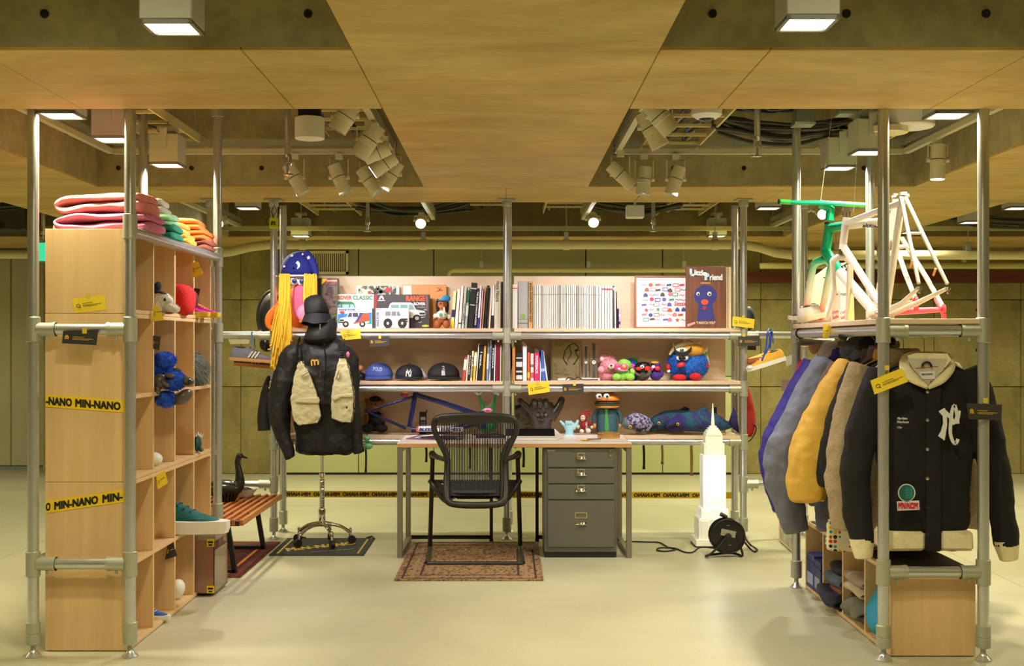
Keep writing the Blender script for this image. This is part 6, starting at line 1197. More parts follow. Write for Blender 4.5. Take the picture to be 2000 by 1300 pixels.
for k in range(9):
    a = -1.2+k*.3; obj('feather_rib', B().tube([(c.x-.02+.05*math.sin(a), c.y-.05*math.cos(a)*1.1, c.z+.0), (c.x-.02+.085*math.sin(a), c.y-.072*math.cos(a), c.z+.06)], .007, 8), BG, t)
t = thing('glass_dish', 'pale dish with dark contents behind the goose on the bench', 'dish', (-1.8, 7.95, .36)); obj('rim', B().lathe([(.06, 0), (.1, .05), (.104, .05), (.064, 0)], (-1.74, 7.98, .36), 28), WHITE, t); obj('contents', B().lathe([(.001, .02), (.08, .04), (.04, .055), (.001, .055)], (-1.74, 7.98, .36), 20).jit(.01, 30), mat((70, 70, 96), .3), t)
# ---------------------------------------------------------------- caution tape behind
TY = mat((240, 200, 20), .5); PIT = .2117
def tape(label, a, b_, h, txt='MIN-NANO', flip=False, sag=0, phase=0, nrm=(0, -1, 0), n=18):
    a = Vector(a); b_ = Vector(b_); t = thing('caution_tape', label, 'tape', a); d = b_-a; L_ = d.length; u = d/L_; up = Vector((0, 0, 1)); nv = Vector(nrm)
    f = lambda s: a+d*s+up*(-sag*math.sin(PI*s)); v = []; fs = []
    for k in range(n+1): v += [f(k/n)-up*h/2, f(k/n)+up*h/2]
    for k in range(n): fs.append((2*k, 2*k+2, 2*k+3, 2*k+1))
    obj('ribbon', B().add(v, fs), TY, t); s = phase
    while s < L_-.02:
        w_ = min(.19, L_-s); p = f(s/L_)-up*h*.30+nv*.002
        if s >= 0 and w_ > .12:
            uu = u*w_
            if flip: text(txt, p+uu, -uu, up*h*.6, INK, t, n=nv, bold=.04)
            else: text(txt, p, uu+up*(f(min(1, (s+w_)/L_)).z-f(s/L_).z-uu.z), up*h*.6, INK, t, n=nv, bold=.04)
        s += PIT
    return t
tape('long yellow tape with mirrored black lettering stretched low between the back posts', (-1.64, 8.80, .272), (1.66, 8.80, .262), .047, flip=True, sag=.0, phase=.03)
# straps of bags hung behind the shelves
for (x_, y0_, y1_, rgb, w2, lb) in ((714, 862, 921, (26, 26, 26), 4, 'black strap hanging below the shelf beside the black jacket cuff'), (832, 868, 901, (24, 24, 24), 4.5, 'black strap hanging behind the desk left of the chair'), (917, 868, 914, (30, 30, 30), 4.5, 'short black strap seen through the chair back'), (956, 868, 930, (26, 26, 26), 5, 'long black strap seen through the right of the chair back'),
   (1022, 868, 911, (20, 20, 20), 5, 'black strap hanging left of the filing cabinet'), (1257, 868, 915, (26, 26, 26), 5, 'black strap hanging below the right shelf beside the desk'), (1293, 868, 905, (170, 130, 84), 5, 'tan leather strap with a buckle hanging below the right shelf'), (1350, 868, 927, (176, 140, 90), 6, 'wide tan strap hanging left of the skyscraper lamp'), (1433, 868, 892, (40, 40, 36), 3, 'thin dark strap hanging by the right back posts'), (961, 996, 998, (0, 0, 0), 0, '')):
    if not w2: continue
    t = thing('bag_strap', lb, 'strap', P(x_, y1_, 8.82)); k = w2*8.82/F/2
    obj('webbing', B().tube(smoothpath([P(x_+.5, y0_-18, 8.82), P(x_, y0_, 8.82), P(x_+1, (y0_+y1_)/2, 8.83), P(x_+.5, y1_, 8.82)], 4), k, 10, flat=.25, up=(0, 1, 0)), mat(rgb, .7), t); obj('end_tab', B().box(*(lambda p: (p.x-k*1.05, p.x+k*1.05, p.y-.008, p.y+.008, p.z, p.z+.02))(P(x_+.5, y1_+1, 8.82))), mat(tuple(int(v*.8) for v in rgb), .6), t)
solo('hanging_bags', B().box(-.35, -.1, 8.80, 8.9, .74, 1.2, .02), BLACK, 'black bag behind the back panel from which straps hang', 'bag') if False else None
t = plush('green_charm', 'small mint green charm toy hanging below the shelf beside the jacket cuff', 'charm', P(717, 880, 8.38), [('head', 717, 856, 0, 6, 5.5, .015, (120, 190, 140), -1), ('body', 719, 871, 0, 9, 6, .018, (110, 190, 130), -1), ('ear', 722, 853, 0, 2, 2, .008, (120, 190, 140), -1)], 8.38)
obj('cord', B().cyl(P(717, 842, 8.38), P(717, 851, 8.38), .002, 6), INK, t)
# red bag, dark cloth right of the back frame
t = thing('red_backpack', 'red backpack hanging behind the right back posts with a black strap', 'bag', P(1462, 855, 8.7)); obj('body', B().tube(smoothpath([P(1455, 750, 8.72), P(1459, 790, 8.72), P(1461, 822, 8.72), P(1459, 852, 8.72)], 4), [v*8.72/F for v in (4, 7, 9, 11, 12.5, 13.5, 14, 14.5, 15, 14.5, 13.5, 12, 9)], 16), mat((168, 20, 22), .6, 0, 'cloth'), t)
obj('strap', B().tube(smoothpath([P(1466, 826, 8.68), P(1475, 830, 8.68), P(1476, 842, 8.68), P(1467, 858, 8.68), P(1460, 862, 8.68)], 4), .011, 8, flat=.35), BLACK, t)
t = thing('dark_pouch', 'dark blue pouch hanging at the top right of the back frame', 'bag', P(1464, 650, 8.7)); obj('body', B().ell(P(1462, 622, 8.72), (.045, .04, .09), 16, 10), mat((22, 26, 44), .6, 0, 'cloth'), t); obj('clip', B().box(*(lambda p: (p.x-.03, p.x+.03, p.y-.01, p.y, p.z-.02, p.z+.02))(P(1468, 678, 8.66))), BLACK, t)
t = thing('yellow_tape_measure', 'lime yellow tape measure with black m mark hanging from the left back post', 'tape measure', P(534, 446, 8.38)); tm = mat((196, 210, 20), .4)
a = P(526, 446, 8.38); c = P(543.5, 425, 8.38); obj('case', B().box(a.x, c.x, 8.37, 8.40, a.z, c.z, .006), tm, t); obj('m_mark', B().rib([(530, 440), (530, 433), (533, 433), (533.5, 439)], 2, 8.368).rib([(533.5, 433), (536.5, 433), (537, 440)], 2, 8.3675), INK, t)
obj('loop', B().tube([P(533, 425, 8.385), P(530, 412, 8.385), P(536, 400, 8.4), P(540, 412, 8.385), P(533, 425, 8.385)], .003, 6).tube([P(526, 426, 8.385), P(520, 428, 8.385), P(521, 438, 8.385), P(526, 436, 8.385)], .004, 6), INK, t)
# ================================================================= left cubby stack: tapes, folded clothes, contents
def ptape(label, a, b_, texts):
    t = thing('caution_tape', label, 'tape', P(*a, 5.356)); (xa, ya), (xb, yb) = a, b_
    g_ = lambda x: ya+(yb-ya)*(x-xa)/(xb-xa)
    obj('ribbon', B().fpoly([(xa, ya-12), (xb, yb-12), (xb, yb+12), (xa, ya+12)], 5.3565, .002), TY, t)
    for s_, x0_, x1_ in texts:
        o = P(x0_, g_(x0_)+8, 5.3555); text(s_, o, P(x1_, g_(x1_)+8, 5.3555)-o, P(x0_, g_(x0_)-8, 5.3555)-o, INK, t, bold=.055, n=(0, -1, 0))
ptape('upper yellow tape lettered in black across the end of the left cubby stack', (89, 782), (248, 794), [('-NANO', 89.5, 141), ('MIN-NANO', 147, 236)])
ptape('lower slanted yellow tape lettered in black across the end of the left cubby stack', (89, 990), (248, 967), [('O', 89.5, 99), ('MIN-NANO', 106, 192), ('MIN-', 200, 240)])
def garment(label, x0, x1, y0, y1, z0, h, rgb, layers=2, kind='cloth', seed=1, cat='sweatshirt', name='folded_sweatshirt', tilt=0, amp=.014, group=None):
    t = thing(name, label, cat, ((x0+x1)/2, (y0+y1)/2, z0), group=group); cx, cy = (x0+x1)/2, (y0+y1)/2; lh = h/layers
    rs = random.Random(seed); n_ = layers*2 if layers < 2 else layers; lh = h/n_; r_ = (y1-y0)/2; pts = []; side = 1
    for k in range(n_):
        zc = z0+lh*(k+.5); xa, xb = (x1, x0) if side > 0 else (x0, x1); m_ = lh*.55*(1 if side > 0 else -1)
        a_, b_ = xa-m_-rs.uniform(0, .02)*side, xb+m_+rs.uniform(0, .02)*side
        for f_ in (0, .2, .45, .7, 1): pts.append((a_+(b_-a_)*f_, cy, zc+rs.uniform(-.12, .12)*lh))
        if k < n_-1: pts.append((xb+(-.1)*lh*side*-1, cy, zc+lh*.5))
        side = -side
    path = smoothpath(pts, 3); R_ = [r_*(1+.05*math.sin(i_*.9+seed)) for i_ in range(len(path))]; R_[0] *= .9; R_[-1] *= .9
    b = B().tube(path, R_, 22, flat=lh*.56/r_, up=(0, 0, 1))
    for v in b.v:   # squarer sheet
        d_ = (v.y-cy)/r_; v.y = cy+r_*math.copysign(min(1, abs(d_))**.7, d_)
    b.jit(amp*1.1, 6, seed).jit(amp*.45, 17, seed+2)
    for v in b.v:
        v.z += tilt*(v.x-x0)*min(1, (v.z-z0)/max(h*.3, .01)); v.z = max(v.z, z0+.001)
    obj('folded_body', b, mat(rgb, .85, 0, kind, sc=1.4), t, sub=1)
    return t
Z0 = 1.869
garment('mauve pink folded sweatshirt, lower one of the widest pile on the left stack', -2.03, -1.585, 5.42, 5.78, Z0, .075, (216, 124, 164), 2, seed=3, tilt=.03)
garment('salmon pink folded sweatshirt with a thick hood, on top of the mauve one', -2.03, -1.60, 5.43, 5.76, Z0+.076, .08, (236, 148, 146), 2, seed=5, tilt=.07)
garment('teal folded sweatshirt at the bottom of the pile behind the pink ones', -1.99, -1.585, 5.84, 6.08, Z0, .07, (20, 140, 110), 1, seed=7)
garment('mint green folded sweatshirt between the teal and the grey one', -1.99, -1.60, 5.84, 6.08, Z0+.066, .06, (150, 205, 150), 1, seed=9)
garment('greyish beige folded sweatshirt topmost above the mint one', -1.97, -1.63, 5.84, 6.06, Z0+.122, .075, (170, 165, 140), 2, seed=11)
garment('deep yellow folded sweatshirt under the pale yellow one', -1.98, -1.60, 6.15, 6.40, Z0, .06, (236, 178, 70), 1, seed=13)
garment('pale yellow folded sweatshirt on the deep yellow one', -1.98, -1.62, 6.15, 6.38, Z0+.056, .06, (238, 190, 92), 1, seed=15)
garment('brown folded sweatshirt at the bottom of the farthest pile', -1.98, -1.59, 6.48, 6.76, Z0, .055, (164, 96, 72), 1, seed=17)
garment('vivid orange folded sweatshirt in the middle of the farthest pile', -1.98, -1.585, 6.47, 6.74, Z0+.05, .055, (240, 136, 60), 1, seed=19)
garment('light orange folded sweatshirt on top of the farthest pile', -1.98, -1.62, 6.46, 6.72, Z0+.1, .065, (240, 156, 84), 2, seed=21)
solo('paper_tag', B().prism([(-2.06, 5.5, Z0+.0), (-2.055, 5.5, Z0+.04), (-2.04, 5.5, Z0+.0)], (0, .02, 0)), WHITE, 'small white paper tag beside the mauve sweatshirt', 'tag')
def zf(r): return ZU+(4-r)*.3727+.0105
plush('white_dog_plush', 'white furry plush head with long snout and dark hat in a cubby', 'soft toy', P(320, 616, 5.92), [
 ('head', 316, 590, 0, 22, 20, .06, (232, 226, 212), .008, None, 1, 1200), ('snout', 336, 602, -.03, 15, 9, .035, (236, 230, 216), .004, (0, .3, 0), 1, 500), ('ear', 308, 604, -.06, 8, 18, .02, (236, 230, 216), .004, None, 1, 400), ('brow', 328, 585, -.03, 9, 6, .03, (236, 230, 216)),
 ('eye', 322, 585, -.06, 2.4, 3, .008, (40, 24, 16), -1), ('mouth', 330, 611, -.04, 8, 2.5, .02, (130, 50, 40), -1), ('hat', 306, 562, -.01, 8, 13, .03, (26, 26, 40), 0, (0, .5, 0)), ('hat_brim', 314, 570, -.02, 12, 2.5, .03, (26, 26, 40), 0, (0, .3, 0))], 5.92)
t = thing('red_plush_block', 'smooth bright red cube-shaped plush in the third top cubby', 'soft toy', (-1.68, 6.28, zf(0))); obj('body', B().ell((-1.70, 6.27, zf(0)+.083), (.085, .10, .082), 28, 18, power=.65), mat((214, 24, 18), .85, 0, 'fleece'), t, disp=.004, dsize=.05)
obj('dark_edge', B().ell((-1.66, 6.42, zf(0)+.09), (.03, .03, .05), 14, 10), mat((90, 24, 20), .8), t)
def sneaker(name, label, M_, up, sole, lace, cat='shoe', group=None, stripes=None, toecap=None, th=.022, kind='cloth', solebump=False):
    t = thing(name, label, cat, M_.translation, group=group)   # local: length 1 along +x (toe), z up, width .36
    U = [0, .04, .12, .22, .32, .42, .55, .68, .80, .90, .97, 1.0]; Hh_ = [.22, .30, .34, .31, .30, .32, .27, .205, .165, .14, .10, .02]; Ww = [.07, .115, .13, .125, .12, .125, .14, .148, .148, .13, .08, .02]
    rg = []; n = 20
    v = []; f = []
    for u, h_, w_ in zip(U, Hh_, Ww):
        for k in range(n):
            a = PI*2*k/n; c_, s_ = math.cos(a), math.sin(a)
            y = w_*math.copysign(abs(c_)**.75, c_)*(.8 if s_ < .02 else .95 if s_ < .4 else 1-.38*max(0, s_)*(1 if h_ > .24 else .3)); z_ = .07+(h_-.07)*(max(0, s_))**.8 if s_ > 0 else .07*(1+s_)
            v.append(M_ @ Vector((u, y, max(z_, .03))))
    m2 = len(U)
    for i_ in range(m2-1):
        for k in range(n): f.append((i_*n+k, (i_+1)*n+k, (i_+1)*n+(k+1) % n, i_*n+(k+1) % n))
    f.append(tuple(range(n))); f.append(tuple((m2-1)*n+k for k in range(n-1, -1, -1)))
    obj('upper', B().add(v, f), mat(up, .75, 0, kind, sc=2), t, sub=1, ang=180)
    sv = []; sf = []; k2 = 32
    def outline(k):
        a = 2*PI*k/k2; x_ = .5-.52*math.cos(a); w_ = .135+.045*math.sin(min(1, max(0, (x_-.3)/.6))*PI)*(1 if x_ > .3 else 0); return x_, w_*math.copysign(abs(math.sin(a))**.55, math.sin(a))
    for z_, s_ in ((0, .97), (th*2, 1.0), (th*5, 1.0), (th*5.2, .93)):
        for k in range(k2):
            x_, y_ = outline(k); jj = (1+(.012 if solebump and k % 2 else 0)); sv.append(M_ @ Vector((.5+(x_-.5)*s_*jj, y_*s_*jj, z_)))
    for i_ in range(3):
        for k in range(k2): sf.append((i_*k2+k, i_*k2+(k+1) % k2, (i_+1)*k2+(k+1) % k2, (i_+1)*k2+k))
    sf.append(tuple(range(k2-1, -1, -1))); sf.append(tuple(3*k2+k for k in range(k2)))
    obj('sole', B().add(sv, sf), mat(sole, .6), t)
    sc_ = (M_ @ Vector((1, 0, 0))-M_.translation).length
    lb = B()
    for k in range(5):
        u = .44+k*.07; h_ = .315-k*.035; lb.tube([M_ @ Vector((u, y_, h_+.012-abs(y_)*.25)) for y_ in (-.07, -.03, .03, .07)], .012*sc_, 6)
    obj('laces', lb, mat(lace, .6), t)
    obj('collar_opening', B().ell(M_ @ Vector((.20, 0, .30)), (.15*sc_, .06*sc_, .02*sc_), 16, 8, rot=M_.to_euler()), mat((40, 40, 46), .8), t)
    if stripes:
        for k in range(3):
            u = .42+k*.075
            for sd in (-1,): obj('side_stripe', B().prism([M_ @ Vector((u, sd*.137, .09)), M_ @ Vector((u+.035, sd*.14, .09)), M_ @ Vector((u+.115, sd*.105, .235)), M_ @ Vector((u+.08, sd*.10, .235))], M_.to_3x3() @ Vector((0, sd*.012, 0))), mat(stripes, .6), t)
    if toecap: obj('toe_cap', B().ell(M_ @ Vector((.92, 0, .09)), (.1*sc_, .15*sc_, .06*sc_), 16, 10, rot=M_.to_euler()), mat(toecap, .5), t)
    return t
def SM_(loc, yaw=0, pitch=0, roll=0, s=.28): return Matrix.Translation(loc) @ Matrix.Rotation(yaw, 4, 'Z') @ Matrix.Rotation(pitch, 4, 'Y') @ Matrix.Rotation(roll, 4, 'X') @ Matrix.Diagonal((s, s, s, 1))
sneaker('clog', 'magenta and yellow patterned shoe poking out of the fourth top cubby, lower one', SM_((-1.80, 6.68, zf(0)+.002), -.25, 0, 0, .24), (214, 40, 150), (226, 190, 40), (240, 200, 60), group='magenta and yellow shoes')
sneaker('clog', 'magenta and yellow patterned shoe behind its twin in the fourth top cubby', SM_((-1.84, 6.56, zf(0)+.002), -.1, 0, 0, .24), (214, 40, 150), (226, 190, 40), (240, 120, 60), group='magenta and yellow shoes')
GH = (84, 74, 62); BF = (52, 108, 235)
t = plush('gorilla_plush', 'blue shaggy plush gorilla with grey rubber hands hanging out of a cubby', 'soft toy', P(335, 750, 5.9), [
 ('body', 310, 715, .03, 22, 22, .08, BF, .016, (0, .5, 0), 1, 1500), ('arm', 322, 702, -.02, 20, 13, .05, BF, .014, (0, .55, 0), 1, 1200), ('leg', 340, 742, -.03, 20, 17, .06, BF, .014, (0, -.5, 0), 1, 1800), ('lower_leg', 325, 778, -.02, 18, 13, .06, BF, .014, (0, .9, 0), 1, 1300),
 ('foot', 358, 775, -.05, 20, 12, .05, GH, -1, (0, -.7, 0)), ('foot', 366, 744, -.02, 13, 9, .04, GH, -1, (0, .3, 0)), ('palm', 312, 744, -.09, 12, 15, .03, GH, -1, (0, .3, 0)), ('thumb', 331, 733, -.1, 10, 5, .02, GH, -1, (0, .2, 0)), ('finger', 322, 748, -.11, 11, 5, .02, GH, -1, (0, .7, 0)), ('finger', 308, 761, -.11, 6, 9, .02, GH, -1), ('toe', 372, 745, -.045, 6, 5, .02, (60, 52, 44), -1), ('toe', 346, 722, -.02, 9, 4, .02, GH, -1, (0, .1, 0))], 5.9)
t = thing('grey_fur_hat', 'grey long-haired fur bundle in the fourth cubby of the second row', 'fur', (-1.74, 6.66, zf(1))); cfr = (-1.735, 6.66, zf(1)+.095); rr_ = (.085, .12, .09); gm = mat((140, 146, 134), .9, 0, 'fleece'); obj('bundle', B().ell(cfr, rr_, 20, 14), gm, t, disp=.01, dsize=.05); fur(ellpts(cfr, rr_, 3500, 4), .03, gm, t, w_=.002, droop=.8)
solo('white_plush_ball', B().ell((-1.72, 5.90, zf(2)+.04), (.045, .06, .038), 18, 12).jit(.006, 12), mat((235, 230, 222), .9, 0, 'fleece'), 'white rounded plush lump in the second cubby of the middle row', 'soft toy')
solo('dark_trinket', B().ell((-1.70, 6.16, zf(2)+.02), (.02, .02, .02), 12, 8), mat((50, 40, 60), .6), 'tiny dark trinket in the third cubby of the middle row', 'trinket')
t = plush('spiked_toy', 'dark teal toy with a row of white spikes in a middle cubby', 'toy', P(388, 882, 6.62), [('body', 386, 866, 0, 7, 16, .04, (24, 74, 66), -1), ('arm', 393, 878, -.03, 5, 4, .02, (24, 74, 66), -1)], 6.62)
for k in range(5): c_ = P(381+k*3, 851-2*(k == 2)+abs(k-2)*1.2, 6.6); obj('spike', B().cyl(c_, c_+Vector(((k-2)*.006, 0, .02)), .006, 8, .001), WHITE, t)
obj('claws', B().cyl(P(396, 876, 6.58), P(401, 874, 6.56), .004, 8, .001).cyl(P(396, 880, 6.58), P(401, 881, 6.56), .004, 8, .001), WHITE, t)
sneaker('giant_sneaker', 'oversized teal suede sneaker with a thick white ribbed sole sticking out of its cubby', SM_((-1.955, 6.30, zf(3)+.002), -.12, 0, 0, .52), (10, 92, 92), (226, 216, 206), (16, 80, 84), solebump=True, th=.024)
sneaker('blue_sneaker', 'small blue and white sneaker in the bottom row, second cubby', SM_((-1.84, 5.93, zf(4)+.002), -.1, 0, 0, .2), (40, 80, 160), (220, 214, 200), (230, 230, 230))
solo('white_helmet', B().ell((-1.735, 6.36, zf(4)+.055), (.045, .05, .06), 20, 14, rot=(0, .5, 0)), mat((226, 220, 206), .5), 'white rounded object leaning in the bottom row, third cubby', 'helmet')
# acrylic shoe case
ax0, ax1, ay0, ay1, ah = -1.90, -1.572, 6.53, 6.83, .33; t = thing('acrylic_case', 'clear brown-tinted display case with yellow tape, sticking out of the bottom cubby', 'case', (ax1-.1, ay0, .022)); AC = mat((186, 140, 118), .08, alpha=.55)
za = zf(4)+.0005; obj('front_wall', B().box(ax0, ax1, ay0, ay0+.004, za, za+ah-.02), AC, t); obj('side_wall', B().box(ax1-.004, ax1, ay0+.004, ay1, za, za+ah-.1), mat((200, 184, 150), .06, alpha=.35), t); obj('rear_wall', B().box(ax0, ax1, ay1-.004, ay1, za, za+ah-.02), AC, t); obj('base_plate', B().box(ax0, ax1, ay0, ay1, za-.0005, za+.004), mat((110, 80, 66), .2), t)
obj('lid', B().box(ax0, ax1+.004, ay0-.004, ay1+.002, za+ah-.02, za+ah-.012).box(ax0, ax1+.004, ay0-.005, ay0-.002, za+ah-.045, za+ah-.012).box(ax1, ax1+.005, ay0, ay1, za+ah-.045, za+ah-.012), mat((176, 160, 130), .08, alpha=.5), t)
obj('inner_card', B().box(ax0, ax1-.02, ay0+.02, ay0+.024, za+.005, za+ah-.04), mat((140, 92, 74), .5), t)
for zz in (za+.0, za+.25):
    obj('tape_patch', B().box(ax1-.04, ax1+.0, ay0-.0065, ay0-.0045, zz+.004, zz+.045), TY, t); obj('tape_mark', B().box(ax1-.03, ax1-.01, ay0-.008, ay0-.0066, zz+.01, zz+.018).box(ax1-.034, ax1-.006, ay0-.008, ay0-.0066, zz+.024, zz+.034), INK, t)
for (a, b_) in (((ax1, ay0), .0045), ((ax1, ay1), .0045)): obj('corner_edge', B().box(a[0]-b_, a[0]+.001, a[1]-.003, a[1]+.003, za, za+ah-.02), mat((60, 50, 40), .2), t)
# grey sneakers hung on the rail
sneaker('grey_sneaker', 'grey suede sneaker with three pale stripes and gum sole hanging from the left rail', SM_(P(449, 703, 8.40), 0, .07, 0, .31), (118, 118, 132), (206, 152, 92), (90, 110, 150), stripes=(220, 205, 185), group='grey sneakers hanging from the left rail', th=.014)
sneaker('grey_sneaker', 'second grey sneaker hanging behind and below its twin, darker', SM_(P(456, 713, 8.52), 0, .09, 0, .31), (90, 80, 78), (196, 132, 76), (90, 110, 150), stripes=(160, 150, 135), group='grey sneakers hanging from the left rail', th=.014)
LBm = mat((96, 126, 158), .7)
solo('hanging_lace', B().tube([P(490, 676, 8.40), P(491, 648, 8.405), P(494, 647, 8.44), P(495, 676, 8.42)], .004, 6).tube([P(498, 680, 8.47), P(497, 660, 8.475), P(496, 648, 8.44)], .004, 6), LBm, 'grey blue shoelaces looped over the left rail', 'shoelace')
sneaker('yellow_sneaker', 'yellow low sneaker with thick white sole hanging from the right rail, front one', SM_(P(1535, 703, 8.33), PI, .30, 0, .275), (232, 176, 60), (232, 230, 226), (40, 80, 170), toecap=(236, 234, 228), group='yellow sneakers hanging from the right rail', th=.02)
sneaker('yellow_sneaker', 'yellow sneaker showing its brown outsole behind its twin', SM_(P(1532, 706, 8.47), PI, .05, .3, .27), (226, 166, 56), (150, 70, 40), (40, 80, 170), group='yellow sneakers hanging from the right rail', th=.02)
solo('hanging_lace', B().tube(smoothpath([P(1488, 704, 8.30), P(1496, 680, 8.34), P(1499, 650, 8.39), P(1503, 642, 8.44), P(1506, 650, 8.46), P(1504, 680, 8.42)], 4), .006, 6).tube(smoothpath([P(1494, 696, 8.32), P(1503, 670, 8.37), P(1502, 652, 8.39), P(1508, 648, 8.42), P(1510, 670, 8.4)], 4), .005, 6), mat((30, 70, 170), .7), 'bright blue shoelaces knotted over the right rail', 'shoelace')
solo('heel_tag', B().fpoly([(1534, 698), (1547, 692), (1548, 710), (1536, 716)], 8.36, .003), M3(170, 166, 156), 'grey card tag tied behind the yellow sneakers', 'tag')
# ================================================================= question and answer cards
YC = mat((236, 204, 44), .55); DC = mat((54, 50, 48), .55); YI = mat((220, 170, 40), .6)
def card(kind, c4, D, label, strip=None, D2=None):
    TL, TR, BR, BL = c4; D2 = D2 or D; t = thing('question_card' if kind == 'y' else 'answer_card', label, 'card', P((TL[0]+BR[0])/2, (TL[1]+BR[1])/2, D))
    cs = [P(*TL, D), P(*TR, D2), P(*BR, D2), P(*BL, D)]; n = (cs[1]-cs[0]).cross(cs[3]-cs[0]).normalized()
    if n.y > 0: n = -n
    obj('card_stock', B().prism(cs, -n*.0012), YC if kind == 'y' else DC, t)
    o = cs[3]; u = cs[2]-cs[3]; v = cs[0]-cs[3]; pt = lambda a, b_, e=.0006: o+u*a+v*b_+n*e
    W = abs(TR[0]-TL[0]); ink = INK if kind == 'y' else YI
    if kind == 'y':
        r = B(); r.tube([pt(.16+.055*math.cos(2*PI*k/16), .46+.12*math.sin(2*PI*k/16)) for k in range(16)], u.length*.009, 5, closed=True); r.tube([pt(.18, .38), pt(.225, .30)], u.length*.011, 5); obj('letter_q', r, ink, t)
    else:
        r = B()
        for k in range(3): r.tube([pt(.08+k*.042, .36), pt(.085+k*.042, .58)], u.length*.016, 5)
        r.tube([pt(.085, .58), pt(.125, .64), pt(.17, .58)], u.length*.016, 5); obj('m_logo', r, YI, t)
    ln = B()
    for j, (b0, x1_) in enumerate(((.56, .62), (.44, .88), (.36, .74)) if W > 30 else ((.5, .8),)):
        x_ = .30
        while x_ < x1_: w_ = random.uniform(.015, .03); ln.prism([pt(x_, b0), pt(x_+w_, b0), pt(x_+w_, b0+.045), pt(x_, b0+.045)], n*.0003); x_ += w_+.012
    obj('small_print', ln, ink, t)
    if strip: a, b_ = strip; k = 4.5*(W/65. if W > 30 else .7); q_ = n*.0025; obj('tape_strip', B().prism([P(a-k, b_-k*1.1, D-.004), P(a+k, b_-k*1.1, D-.004), P(a+k*.9, b_+k*1.1, D-.004), P(a-k*.9, b_+k*1.1, D-.004)], (0, .001, 0)), mat((214, 190, 60), .4), t)
    return t
for a in (('y', [(140, 583), (205, 575), (208, 604), (146, 611)], 5.35, 'yellow question card on the end panel of the left stack', (172, 578)), ('d', [(123, 646), (192, 643), (188, 674), (121, 670)], 5.235, 'dark answer card taped to the front rail of the left frame', (165, 646)),
  ('y', [(663, 646), (704, 643), (705, 661), (671, 664)], 8.385, 'yellow question card on the rail beside the mannequin shoulder', (680, 646)), ('d', [(720, 658), (760, 657), (760, 675), (723, 677)], 8.385, 'dark answer card hanging from the left bay rail above the blue cap', (742, 658)),
  ('y', [(1030, 749), (1072, 745), (1074, 765), (1033, 771)], 8.385, 'yellow question card on the rail above the hand sculpture', (1050, 748)), ('d', [(1098, 750), (1140, 749), (1140, 768), (1100, 770)], 8.385, 'dark answer card on the rail right of the hand sculpture', (1122, 750)),
  ('y', [(1431, 617), (1474, 623), (1472, 641), (1430, 636)], 8.385, 'yellow question card on the right back post', (1452, 619)), ('d', [(1442, 657), (1484, 655), (1484, 675), (1441, 676)], 8.385, 'dark answer card below the yellow one at the right back post', (1453, 654)),
  ('y', [(1700, 743), (1762, 718), (1774, 745), (1708, 770)], 5.165, 'large yellow question card on the near left post before the coats', (1733, 718)), ('d', [(1888, 787), (1957, 790), (1956, 821), (1892, 818)], 5.165, 'dark answer card on the near right post before the varsity jacket', (1925, 782)),
  ('y', [(376, 512), (386, 510), (397, 535), (375, 543)], 6.44, 'curled yellow card on the cubby divider above the magenta shoes', None), ('d', [(379, 562), (391, 564), (386, 588), (376, 585)], 6.44, 'small dark card beside the red plush block', None),
  ('y', [(301, 594), (312, 602), (321, 625), (295, 628)], 5.70, 'yellow card on the divider before the white plush dog', None), ('d', [(299, 655), (314, 657), (311, 684), (299, 681)], 5.70, 'dark card on the divider above the blue gorilla plush', None),
  ('y', [(305, 928), (322, 918), (328, 943), (308, 956)], 5.70, 'yellow card on the divider left of the giant teal sneaker', None), ('d', [(328, 1061), (338, 1058), (346, 1085), (322, 1093)], 6.06, 'curled dark card below the giant teal sneaker', None),
  ('y', [(1608, 633), (1626, 634), (1619, 660), (1607, 662)], 5.98, 'yellow card dangling from the side rail above the grey jacket', None), ('d', [(1638, 652), (1656, 658), (1649, 677), (1636, 673)], 5.80, 'dark card dangling from the side rail above the coats', None)): card(a[0], a[1], a[2], a[3], a[4])
solo('paper_card', B().fpoly([(445, 661), (488, 663), (486, 671), (450, 672)], 8.44, .002), M3(186, 180, 140), 'pale paper card under the left rail above the grey sneaker', 'card'); solo('paper_card', B().fpoly([(1526, 741), (1548, 741), (1547, 764), (1526, 763)], 6.74, .002), M3(176, 168, 140), 'plain grey card on the far post beside the blue coat', 'card')
# ================================================================= bike frames on the right frame
WP = mat((208, 200, 184), .28); t = thing('bicycle_frame', 'white track bicycle frame with rear stays toward us, standing on the top board', 'bicycle frame', (1.76, 5.6, 1.472))
V3 = Vector; BBk = V3((1.765, 5.62, 1.503)); ST = V3((1.803, 5.50, 2.035)); HT, HB_ = V3((1.716, 6.1, 2.0)), V3((1.703, 6.12, 1.84)); FC = V3((1.70, 6.13, 1.80))
obj('seat_tube', B().cyl(BBk, ST, .0165, 14), WP, t); obj('top_tube', B().cyl(ST+V3((0, 0, -.03)), HT+V3((0, 0, -.03)), .0155, 14), WP, t); obj('down_tube', B().cyl(BBk, HB_+V3((0, 0, .02)), .018, 14), WP, t); obj('head_tube', B().cyl(HT, HB_, .019, 16), WP, t)
obj('seat_collar', B().cyl(ST, ST+V3((0, -.0, .015)), .02, 14).cyl(ST+V3((-.04, .03, -.005)), ST+V3((.03, 0, -.0)), .008, 8), WP, t); obj('headset', B().cyl(HT, HT+V3((0, 0, .03)), .02, 16).cyl(HT+V3((0, 0, .03)), HT+V3((0, 0, .05)), .013, 12).cyl(HB_, HB_-V3((0, 0, .03)), .02, 16), CHROME, t)
